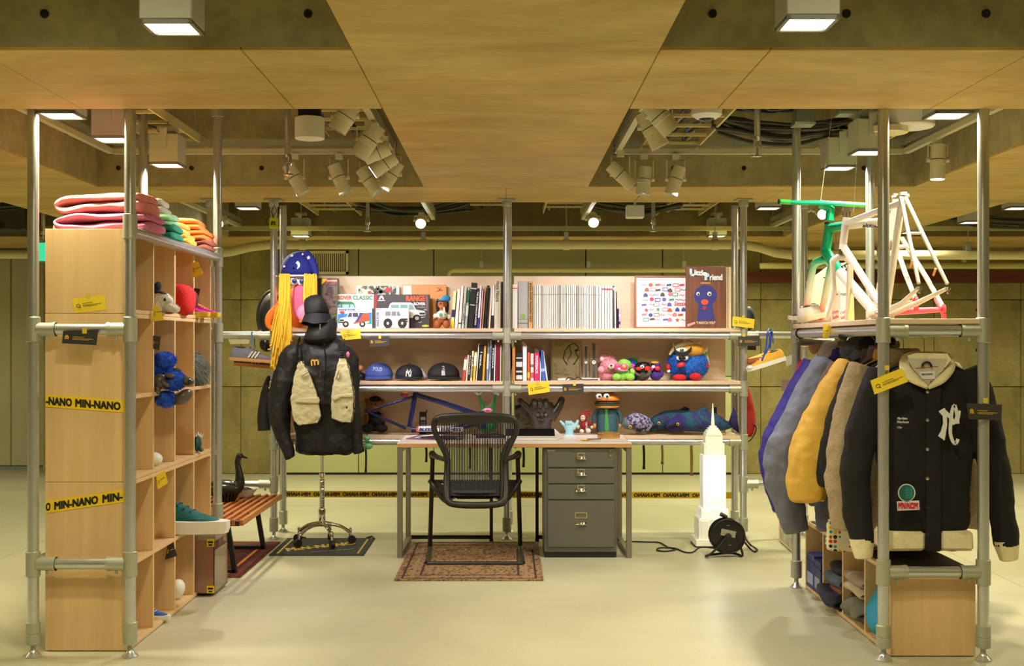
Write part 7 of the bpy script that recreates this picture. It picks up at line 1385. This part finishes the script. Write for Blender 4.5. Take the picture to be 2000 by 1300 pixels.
obj('bottom_bracket', B().cyl(BBk-V3((.036, 0, 0)), BBk+V3((.036, 0, 0)), .021, 18), WP, t); obj('crank_axle', B().cyl(BBk-V3((.05, 0, 0)), BBk-V3((.036, 0, 0)), .012, 12), CHROME, t)
Rh = [P(1796, 562, 5.22), P(1852, 563, 5.22)]
for k, dh in enumerate(Rh):
    o_ = (-1, 1)[k]*.025; obj('seat_stay', B().tube([ST+V3((o_*.4, -.01, -.01)), ST.lerp(dh, .5)+V3((o_*.2, 0, 0)), dh+V3((0, .01, .02))], [.009, .0095, .008], 12), WP, t)
    obj('chain_stay', B().tube([BBk+V3((o_, -.01, 0)), BBk.lerp(dh, .5)+V3((0, 0, -.01)), dh+V3((0, .015, 0))], [.013, .013, .008], 12), WP, t); obj('dropout', B().tube([dh+V3((0, .02, -.0)), dh+V3((0, -.015, .0)), dh+V3((0, -.015, -.02)), dh+V3((0, .005, -.018))], .006, 8), mat((150, 140, 120), .3, .7), t)
obj('stay_bridge', B().cyl(ST.lerp(Rh[0], .42)+V3((-.0, 0, 0)), ST.lerp(Rh[1], .42), .006, 10), WP, t); obj('fork_crown', B().tube([FC+V3((-.045, .01, -.02)), FC+V3((-.02, 0, 0)), FC+V3((.02, 0, 0)), FC+V3((.045, .01, -.02))], .017, 12), WP, t)
for k, xx_ in enumerate((1614, 1653)): obj('fork_blade', B().tube([FC+V3(((-.045, .045)[k], .01, -.015)), P((1630, 1658)[k], 570, 6.18), P(xx_, 624, 6.24)], [.014, .012, .008], 12), WP, t)
obj('decal', B().fpoly([(1668, 425), (1682, 419), (1682, 420.5), (1668, 427)], 5.98, .001), INK, t)
GG = mat((14, 172, 122), .25, .1); GW = mat((14, 176, 122), .25, 0, 'grad', rgb2=(236, 74, 66), sc=(.015, .36)); PK = mat((236, 70, 92), .3); PW = mat((206, 198, 182), .28)
t = thing('bicycle_frame', 'green, white and pink bicycle frame with flat handlebar, behind the white frame', 'bicycle frame', (1.8, 6.0, 1.472))
H1, H2 = P(1620, 438, 6.5), P(1612, 498, 6.52); BG2 = P(1710, 611, 5.95); SG = P(1752, 430, 5.9)
obj('head_tube', B().cyl(H1, H2, .025, 16), GG, t); obj('top_tube', B().tube([H1+V3((0, 0, -.02)), H1.lerp(SG, .3)+V3((0, 0, -.01))], [.024, .023], 16), GG, t); obj('top_tube_rear', B().tube([H1.lerp(SG, .3)+V3((0, 0, -.01)), SG+V3((0, 0, -.0))], [.023, .02], 16), PW, t)
ftext('altitude', 1684, 436, 1722, 444, 6.06, INK, t, bold=.05, shear=.3)
obj('down_tube', B().tube([H2+V3((0, 0, .02)), H2.lerp(BG2, .32)], [.028, .027], 16), GG, t); obj('down_tube_lower', B().tube([H2.lerp(BG2, .32), BG2], [.027, .026], 16), PW, t); text('EV', P(1642, 520, 6.33), P(1650, 535, 6.33)-P(1642, 520, 6.33), V3((.035, 0, .02)), INK, t, bold=.06, n=(0, -1, 0))
obj('seat_tube', B().cyl(BG2, SG+V3((0, 0, .13)), .018, 14), PW, t); obj('bottom_bracket', B().cyl(BG2-V3((.04, 0, 0)), BG2+V3((.04, 0, 0)), .024, 18), PW, t)
for k, (dx, dy, dD) in enumerate(((1788, 588, 5.5), (1842, 604, 5.5))):
    dh = P(dx, dy, dD); o_ = (-1, 1)[k]*.03; obj('seat_stay', B().tube([SG+V3((o_*.7, -.01, -.09)), (SG+V3((0, 0, -.09))).lerp(dh, .6)+V3((o_*.4, 0, .01)), dh+V3((0, 0, .01))], [.012, .012, .011], 12), PW, t)
    a = (SG+V3((0, 0, -.09))).lerp(dh, .86); obj('stay_end', B().tube([a, dh], [.0125, .014], 12), PK, t); obj('chain_stay', B().tube([BG2+V3((o_, 0, 0)), BG2.lerp(dh, .5), dh], [.016, .015, .012], 12), PK if k else PW, t); obj('dropout', B().cyl(dh-V3((.006, 0, 0)), dh+V3((.006, 0, 0)), .024, 14).cyl(dh+V3((0, -.01, -.02)), dh+V3((0, -.01, -.045)), .012, 10), PK, t)
    obj('brake_boss', B().cyl(dh+V3((-o_*.3, .1, .16)), dh+V3((-o_*.3, .07, .19)), .006, 8), mat((190, 130, 80), .4, .5), t)
obj('stay_bridge', B().tube([P(1757, 482, 5.8), P(1772, 480, 5.78), P(1784, 490, 5.76)], .011, 10), PW, t)
cr_ = P(1612, 508, 6.52)
for k, (tx, ty) in enumerate(((1569, 624), (1602, 624))): obj('fork_blade', B().tube(smoothpath([cr_+V3((0, 0, .005)), P((1592, 1624)[k], (514, 516)[k], 6.54), P((1586, 1621)[k], 530, 6.55), P(tx+(8, 8)[k], 585, 6.6), P(tx, ty, 6.64)], 4), [.022, .022, .022, .022, .021, .021, .021, .02, .02, .019, .019, .018, .017, .016, .014, .012, .010], 14), GW, t)
obj('stem', B().tube([H1+V3((0, 0, .02)), H1+V3((.004, 0, .08)), P(1605, 400, 6.5), P(1600, 396, 6.48)], [.024, .026, .022, .018], 12), GG, t); obj('spacer', B().cyl(H1, H1+V3((0, 0, .012)), .027, 16), INK, t)
obj('handlebar', B().tube([P(1521, 393.5, 6.45), P(1560, 396, 6.46), P(1600, 396, 6.47), P(1645, 398, 6.46), P(1689, 400.5, 6.45)], .0125, 14), GG, t); obj('grip_end', B().cyl(P(1520, 393.4, 6.45), P(1522, 393.5, 6.45), .0135, 12), INK, t); obj('bright_sleeve', B().cyl(P(1523, 393.6, 6.449), P(1543, 394.8, 6.455), .0131, 12).cyl(P(1650, 398.3, 6.459), P(1688, 400.5, 6.45), .0131, 12), mat((60, 200, 90), .3), t)
for (a, b_) in (((1602, 397, 6.47), (1622, 340, 6.47)), ((1667, 415, 6.1), (1676, 340, 6.2))):
    solo('suspension_wire', B().cyl(P(*a), V3((P(*b_).x+.01, P(*b_).y, 2.6)), .0012, 5), mat((200, 190, 150), .5), 'thin steel wire from the ceiling down to the %s' % ('green handlebar' if a[0] == 1602 else 'white headset'), 'wire')
# items behind them on the board
t = thing('leaning_board', 'white artist board with wooden edge leaning behind the bicycle forks', 'board', P(1620, 634, 6.7)); obj('face', B().fpoly([(1575, 550), (1618, 519), (1652, 512), (1654, 632), (1578, 632)], 6.66, .006), M3(232, 222, 214), t); obj('wood_edge', B().fpoly([(1652, 512), (1666, 514), (1669, 632), (1654, 632)], 6.655, .02), PLY, t); obj('ink_stroke', B().rib([(1608, 541), (1613, 543)], 1.5, 6.658), INK, t)
sneaker('white_sneaker', 'white and silver chunky sneaker on the top board behind the green fork', SM_((1.60, 6.58, 1.478), .5, -.2, 0, .26), (228, 222, 216), (214, 200, 180), (225, 225, 225)); 
sneaker('black_white_shoe', 'black and white striped shoe hanging over the board edge by the far left post', SM_((1.77, 6.72, 1.478), PI-.2, -.1, 0, .2), (40, 40, 44), (236, 234, 230), (230, 230, 230))
for i_, (x_, c_, tt) in enumerate(((1632, (226, 216, 206), 'Daily'), (1648, (200, 206, 216), 'POCKET'))):
    t = thing('zine', '%s zine with red script standing between the bicycle forks' % ('cream', 'blue and cream')[i_], 'magazine', P(x_, 634, 6.4)); obj('cover', fbox(x_-7, 566+i_*3, x_+7, 630, 6.4+i_*.05, .02), mat(c_, .5), t); ftext(tt, x_-6, 572, x_+5, 577, 6.398+i_*.05, INK, t); ftext('Daily', x_-6, 608, x_+6, 615, 6.398+i_*.05, M3(214, 50, 90), t, tilt=4); ftext('Sundae', x_-6, 617, x_+6, 624, 6.398+i_*.05, M3(214, 50, 90), t, tilt=4)
t = plush('pink_lump', 'pale tan cardboard shape leaning at the far end of the rack', 'board', P(1560, 720, 6.78), [('sheet', 1590, 672, 0, 12, 20, .01, (220, 190, 150), -1)], 6.78)
# ================================================================= coats on the rack
def hanger(D, yaw, label):
    t = thing('coat_hanger', label, 'hanger', (1.86, D, 1.30), 0, 'wire-hooked hangers on the coat rail'); b = B().tube([(1.86+.02*math.cos(math.radians(a)), D, 1.4225+.02*math.sin(math.radians(a))) for a in range(-20, 200, 20)]+[(1.84, D, 1.40), (1.858, D, 1.38), (1.86, D, 1.33), (1.86, D, 1.30)], .0022, 6)
    obj('hook', b, mat((170, 160, 140), .3, .8), t); obj('arms', B().tube(smoothpath([(1.86-.2*math.cos(yaw), D-.2*math.sin(yaw), 1.225), (1.86-.1*math.cos(yaw), D-.1*math.sin(yaw), 1.275), (1.86, D, 1.30), (1.86+.1*math.cos(yaw), D+.1*math.sin(yaw), 1.275), (1.86+.2*math.cos(yaw), D+.2*math.sin(yaw), 1.225)], 3), .009, 8), BLACK, t); return t
def coat(name, label, D, rgb, kind='cloth', yaw=0, hw=.225, th=.06, hem=.45, hemw=.26, top=1.285, sl=((-.2, -.03), (-.30, -.22), (-.39, -.50), (-.42, -.74)), sr=None, rs_=(.07, .08, .085, .06), collar=True, collar_rgb=None, disp=.03, cuff=None, X=1.86, vox=.011, ds=.08, sleeve_y=-.03, sc=1, mt=None, hood=False):
    t = thing(name, label, 'jacket', (X, D, top), yaw); C0 = V3((X, D, 0)); m_ = mt or mat(rgb, .7 if kind == 'cloth' else .9, 0, kind, sc=sc)
    R = Matrix.Rotation(yaw, 4, 'Z')
    tr = lambda v: C0+(R @ V3(v))
    b = B(); b.loft([(0, 0, hem, hemw*.96, th*.95), (0, 0, hem+.03, hemw, th*1.05), (0, 0, (hem+top)/2, (hemw+hw)/2+.005, th*1.15), (0, 0, top-.2, hw*1.02, th*1.1), (0, 0, top-.09, hw*.98, th), (0, 0, top-.045, hw*.72, th*.9), (0, 0, top-.01, hw*.42, th*.8), (0, 0, top+.02, .07, th*.75)], 32, .85)
    sides = [(sl, 1), (sr or [(-a, z_) for a, z_ in sl], 1)]
    for pth, _ in sides:
        pts = smoothpath([(x_, sleeve_y*i_/3., top+z_) for i_, (x_, z_) in enumerate(pth)], 4); n_ = len(pts); Rr = [rs_[min(int(i_/4), 2)]+(rs_[min(int(i_/4)+1, 3)]-rs_[min(int(i_/4), 2)])*(i_ % 4)/4. for i_ in range(n_)]; Rr[-1] = rs_[3]
        b.tube(pts, Rr, 16)
    b.v = [tr(v) for v in b.v]
    body = obj('body', b, m_, t, remesh=vox, smoo=5, disp=disp, dsize=ds)
    if collar:
        cm = mat(collar_rgb, .8, 0, kind) if collar_rgb else m_; cb_ = B().loft([(0, 0, top-.02, .085, th*.95), (0, 0, top+.02, .08, th*.95), (0, .0, top+.055, .072, th*.9), (0, .005, top+.058, .06, th*.7), (0, .005, top+.03, .058, th*.6)], 24).jit(.006, 14, D)
        if hood: cb_.ell((0, .03, top+.03), (.12, th*1.25, .075), 20, 14).ell((0, -.03, top-.0), (.1, th, .05), 20, 12)
        cb_.v = [tr(v) for v in cb_.v]; obj('collar' if not hood else 'hood', cb_, cm, t, sub=1, disp=.03 if hood else 0, dsize=.06)
    if cuff:
        for pth, _ in sides:
            x_, z_ = pth[-1]; x2, z2 = pth[-2]; d_ = (V3((x_, sleeve_y, z_))-V3((x2, sleeve_y*.66, z2))).normalized(); p = V3((x_, sleeve_y, top+z_)); cb_ = B().tube([p-d_*.03, p+d_*.0, p+d_*.055, p+d_*.06], [rs_[3]*1.02, rs_[3]*.98, rs_[3]*.75, rs_[3]*.6], 18); cb_.v = [tr(v) for v in cb_.v]; obj('cuff', cb_, cuff, t)
    zz = B().tube([tr((0.0, -th*1.12, top-.06)), tr((0, -th*1.28, top-.3)), tr((0, -th*1.3, (hem+top)/2)), tr((0, -th*1.1, hem+.01))], .004, 6); obj('front_zip', zz, mat((40, 40, 44), .4), t)
    return t
hs = [(6.64, .1), (6.46, .1), (6.26, .12), (6.09, .1), (5.97, .12), (5.87, .1), (5.76, .08), (5.66, .06), (5.38, 0)]
nm_ = ['blue-purple jacket', 'grey jacket with the sky blue patch', 'slate grey hooded coat', 'brown fleece', 'mauve jacket', 'yellow puffer jacket', 'black fleece', 'beige fleece', 'varsity jacket']
for (D_, y_), n_ in zip(hs, nm_): hanger(D_, y_, 'hook-topped hanger of the %s' % n_)
coat('windbreaker', 'deep blue-purple windbreaker, farthest coat on the rail', 6.64, (52, 40, 140), yaw=.1, hem=.5, sl=((-.18, -.03), (-.30, -.24), (-.43, -.52), (-.38, -.84)), rs_=(.06, .065, .06, .035), disp=.02)
b_ = coat('red_jacket', 'small strip of a bright red and white jacket behind the blue-purple one', 6.74, (210, 40, 28), hem=.9, hw=.2, hemw=.22, sl=((-.17, -.03), (-.24, -.15), (-.27, -.25), (-.28, -.3)), rs_=(.05, .05, .05, .04), disp=.02, collar_rgb=(228, 220, 214), hood=True)
t = coat('grey_jacket', 'dark grey jacket with a sky blue shoulder patch, second from the far end', 6.46, (96, 96, 90), yaw=.1, hem=.5, sl=((-.18, -.03), (-.28, -.22), (-.38, -.50), (-.40, -.7)), rs_=(.06, .07, .065, .05)); 
obj('shoulder_patch', B().tube(smoothpath([P(1572, 750, 6.30), P(1580, 735, 6.28), P(1592, 724, 6.28), P(1606, 716, 6.3)], 3), [.03, .036, .04, .042, .045, .045, .04, .036, .03, .02], 14, flat=.6), mat((40, 150, 196), .7, 0, 'cloth'), t); obj('patch_trim', B().tube(smoothpath([P(1574, 748, 6.25), P(1584, 736, 6.235), P(1596, 728, 6.24)], 3), .004, 6), WHITE, t)
coat('parka', 'slate grey hooded padded coat with a long bulging sleeve, third from the far end', 6.26, (112, 116, 134), yaw=.12, hem=.40, hw=.24, hemw=.27, th=.075, top=1.30, sl=((-.19, -.04), (-.32, -.26), (-.45, -.56), (-.38, -.90)), rs_=(.085, .095, .10, .06), disp=.04, hood=True, ds=.12)
obj('hood_lining', B().ell((1.90, 6.17, 1.355), (.11, .05, .06), 20, 12), BLACK, bpy.data.objects['parka'])
coat('fleece_jacket', 'dark brown curly fleece jacket between the slate coat and the mauve one', 6.09, (110, 92, 80), 'fleece', yaw=.1, hem=.52, sl=((-.18, -.03), (-.27, -.22), (-.35, -.50), (-.37, -.70)), rs_=(.06, .065, .065, .05), disp=.02)
coat('mauve_jacket', 'mauve grey jacket peeking out just behind the yellow puffer', 5.97, (128, 106, 122), yaw=.12, hem=.52, sl=((-.18, -.03), (-.27, -.22), (-.35, -.48), (-.36, -.66)), rs_=(.055, .06, .06, .05), disp=.025, top=1.30)
coat('puffer_jacket', 'yellow padded jacket with a fat sleeve reaching forward', 5.87, (226, 178, 70), yaw=.1, hem=.5, hw=.23, th=.07, sl=((-.19, -.03), (-.31, -.22), (-.40, -.48), (-.42, -.68)), rs_=(.075, .09, .115, .085), disp=.035, ds=.11)
coat('dotted_shirt', 'shirt printed with red, yellow and black dots, hem showing below the yellow jacket', 5.80, (230, 220, 190), hem=.37, hw=.2, hemw=.335, th=.045, top=1.24, sl=((-.18, -.03), (-.24, -.15), (-.26, -.25), (-.27, -.3)), rs_=(.045, .045, .045, .04), mt=mat((230, 220, 190), .8, 0, 'dots'), disp=.02, collar=False)
coat('black_fleece', 'black fleece jacket squeezed between the yellow and the beige one', 5.76, (28, 26, 28), 'fleece', yaw=.08, hem=.5, sl=((-.18, -.03), (-.26, -.22), (-.33, -.46), (-.34, -.60)), rs_=(.06, .065, .065, .055), disp=.02)
coat('beige_fleece', 'thick beige teddy fleece jacket just behind the varsity jacket', 5.65, (178, 156, 124), 'fleece', yaw=.06, hem=.42, hw=.23, th=.07, sl=((-.19, -.03), (-.25, -.22), (-.29, -.52), (-.27, -.78)), rs_=(.07, .08, .09, .075), disp=.03)
WO = mat((14, 14, 15), .85, 0, 'cloth', sc=2, bump=.1); RIB = mat((236, 222, 180), .8, 0, 'cloth', sc=3)
t = coat('varsity_jacket', 'black wool varsity jacket with cream collar and cuffs hanging at the rack front', 5.38, (20, 20, 22), hem=.53, hw=.215, hemw=.20, th=.07, top=1.285, sl=((-.185, -.045), (-.255, -.22), (-.315, -.52), (-.285, -.81)), sr=((.185, -.045), (.25, -.20), (.31, -.52), (.355, -.82)), rs_=(.07, .07, .068, .052), collar=False, cuff=RIB, mt=WO, disp=.025, ds=.12, vox=.009)
D5 = 5.38-.095
hx0, hx1 = 1.86-.205, 1.86+.19
for (a, b_) in ((hx0, 1.835), (1.905, hx1)):
    w_ = obj('hem_rib', B().box(a, b_, 5.38-.085, 5.38+.07, .455, .54, .012), RIB, t, disp=.012, dsize=.05)
obj('placket', B().box(1.838, 1.902, 5.38-.098, 5.38-.07, .455, 1.17, .006), WO, t)
for y_ in (765, 820, 877, 934, 990, 1042): obj('snap', B().lathe([(.001, -.006), (.007, -.005), (.008, 0)], P(1811, y_, 5.285-.0), 12, 'y'), mat((200, 196, 184), .25, .8) if y_ < 980 else INK, t)
oc_ = smoothpath([P(1811, 758, 5.27), P(1778, 746, 5.28), P(1759, 724, 5.31), P(1757, 706, 5.36), P(1770, 691, 5.42), P(1810, 687, 5.46), P(1850, 690, 5.42), P(1864, 704, 5.36), P(1863, 724, 5.31), P(1843, 747, 5.28), P(1813, 758, 5.268)], 4)
ic_ = smoothpath([P(1812, 755, 5.262), P(1796, 737, 5.30), P(1785, 716, 5.34), P(1785, 706, 5.39), P(1792, 701, 5.44), P(1810, 700, 5.475), P(1832, 701, 5.44), P(1843, 706, 5.39), P(1842, 718, 5.34), P(1830, 738, 5.30), P(1813, 755, 5.262)], 4)
cb_ = B(); cb_.add([v for a, c2 in zip(oc_, ic_) for v in (a, (a+c2)/2+V3((0, -.012, .004)), c2)], [(3*k+m, 3*k+m+1, 3*k+m+4, 3*k+m+3) for k in range(len(oc_)-1) for m in (0, 1)])
o_ = obj('collar_rib', cb_, RIB, t, ang=180); md = o_.modifiers.new('s', 'SOLIDIFY'); md.thickness = .012; md.offset = 0
obj('back_collar', B().fpoly([(1772, 694), (1790, 689), (1850, 690), (1858, 702), (1846, 718), (1784, 718)], 5.298, .003), RIB, t, disp=.004, dsize=.05)
obj('inner_lining', B().fpoly([(1772, 700), (1850, 700), (1843, 722), (1812, 752), (1785, 722)], 5.297, .003), mat((196, 186, 166), .7), t); obj('neck_label', B().fpoly([(1795, 726), (1826, 724), (1826, 740), (1800, 740)], 5.294, .002), M3(226, 226, 230), t); ftext('MIN-NANO', 1800, 729, 1822, 733, 5.2935, M3(60, 70, 130), t, bold=.03, tilt=1)
obj('hanger_loop', B().tube([P(1810+9*math.cos(math.radians(a)), 716-9*math.sin(math.radians(a)), 5.285) for a in range(0, 181, 20)], .005, 8), INK, t); obj('label_line', B().rib([(1788, 719), (1832, 715)], 1.2, 5.2945), M3(180, 70, 60), t)
LW = mat((218, 218, 212), .6); Dm = 5.245
lm = B(); lm.fpoly([(1833.5, 803), (1845, 796), (1849.5, 806), (1850, 830), (1845, 860), (1832.5, 851), (1838, 842), (1842.5, 826), (1841.5, 812)], Dm, .004)
lm.rib([(1845, 803), (1856, 814), (1865, 828)], 7.5, Dm-.0006, .004).rib([(1864, 827), (1869, 812), (1875.5, 802)], 4.5, Dm-.001, .004).rib([(1872, 822), (1875, 806)], 3, Dm-.0012, .004)
lm.rib(smoothpath([(1873, 827, 0), (1871, 808, 0), (1865, 790, 0), (1859, 800, 0), (1856, 826, 0), (1856, 846, 0), (1861, 861, 0), (1867, 866, 0), (1872, 856, 0)], 3) and [(p.x, p.y) for p in smoothpath([(1871, 827, 0), (1869, 808, 0), (1865, 791, 0), (1860, 801, 0), (1857, 826, 0), (1856.5, 846, 0), (1861, 861, 0), (1867, 866, 0), (1871.5, 857, 0)], 3)], 6.3, Dm-.0018, .004)
obj('large_monogram', lm, LW, t)
ftext('Min-Nano', 1752, 814, 1772, 819, Dm, LW, t, shear=.3); ftext('Wearhouse', 1752, 821, 1775, 826, Dm, LW, t, shear=.3); ftext('City', 1752, 832, 1762, 837, Dm, LW, t, shear=.3)
obj('globe_patch_edge', B().fdisc(1771, 962, 17, 17.5, Dm, .004, 28), LW, t); obj('globe_patch', B().fdisc(1771, 962, 15, 15.5, Dm-.002, .002, 28), mat((20, 92, 80), .7), t)
gl = B()
for k in range(-2, 3): gl.rib([(1768+abs(k)*1.2, 962+k*5), (1784-abs(k)*1.8, 960+k*5)], .8, Dm-.003).rib([(1775+k*3, 952), (1776+k*3.5, 973)], .8, Dm-.0032)
obj('globe_lines', gl, mat((60, 150, 150), .6), t); obj('letter_patch_edge', B().fpoly([(1752, 979), (1795, 977), (1796, 995), (1753, 997)], Dm, .004), LW, t); ftext('MN/NOM', 1754, 980.5, 1793, 994, Dm-.001, M3(200, 30, 50), t, bold=.09)
# ================================================================= low right cubby contents (openings face -x)
Rf = 1.673
garment('turquoise crumpled jacket stuffed in the nearest right cubby', 1.69, 2.0, 5.31, 5.60, .025, .24, (40, 140, 176), 1, seed=31, cat='jacket', name='crumpled_jacket', amp=.045)
garment('grey green camouflage cloth at the bottom of the second right cubby', 1.66, 2.0, 5.68, 5.98, .025, .10, (110, 106, 92), 1, seed=33, cat='trousers', name='folded_trousers', amp=.03)
garment('black folded cloth between the camouflage and the knits', 1.70, 2.0, 5.69, 5.97, .12, .035, (24, 22, 26), 1, seed=34, cat='clothes', name='folded_cloth', amp=.012)
garment('cream chunky knit with fringe under the taupe sweater', 1.67, 2.0, 5.68, 5.98, .155, .045, (206, 190, 160), 1, 'fleece', seed=35, cat='sweater', name='folded_sweater', amp=.012)
garment('taupe folded sweater on top in the second right cubby', 1.67, 2.0, 5.68, 5.98, .20, .05, (168, 150, 128), 1, 'fleece', seed=36, cat='sweater', name='folded_sweater', amp=.012)
garment('dark speckled scarf spilling from the third right cubby', 1.62, 1.95, 6.06, 6.34, .025, .07, (40, 40, 62), 1, 'fleece', seed=37, cat='scarf', name='crumpled_scarf', amp=.035)
garment('rust brown cloth under the grey blue jeans', 1.68, 1.98, 6.06, 6.34, .09, .035, (140, 84, 54), 1, seed=38, cat='clothes', name='folded_cloth', amp=.012)
garment('grey blue folded jeans in the third right cubby', 1.67, 1.98, 6.06, 6.34, .125, .06, (86, 92, 110), 2, seed=39, cat='trousers', name='folded_jeans', amp=.015)
garment('black folded trousers topmost in the third right cubby', 1.69, 1.98, 6.06, 6.34, .185, .05, (26, 26, 28), 1, seed=40, cat='trousers', name='folded_trousers', amp=.015)
for i_, (y0, y1) in enumerate(((6.42, 6.55), (6.56, 6.71))):
    t = thing('shoe_box', 'dark blue box with pale label standing in the farthest right cubby, %s' % ('nearer one', 'farther one')[i_], 'box', (1.8, (y0+y1)/2, .025)); obj('carton', B().box(1.668-i_*.0, 1.98, y0, y1, .0235, .20+i_*.012, .003), mat((40, 54, 110), .5), t); obj('label', B().box(1.6665, 1.668, y0+.015, y1-.015, .05, .11), M3(150, 160, 190), t); obj('lid_edge', B().box(1.665, 1.98, y0-.002, y1+.002, .16+i_*.012, .165+i_*.012), mat((30, 40, 90), .5), t)
t = thing('leaning_picture_frame', 'light wooden picture frame leaning behind the far post of the right frame', 'picture', (1.88, 8.1, .0)); fb = lambda pts: obj('frame_bar', B().tube([P(*p) for p in pts], .008, 4), PLYEDGE, t)
a_, b2_, c2_, d2_ = (1523.5, 1054, 8.37), (1550, 1078, 7.88), (1550, 974, 7.88), (1523.5, 956, 8.37)
for p, q_ in ((a_, b2_), (b2_, c2_), (c2_, d2_), (d2_, a_)): fb((p, q_))
obj('print', B().prism([P(*a_), P(*b2_), P(*c2_), P(*d2_)], (.004, .004, 0)), mat((190, 190, 170), .3, 0, 'patch', rgb2=(130, 140, 120), sc=1), t)
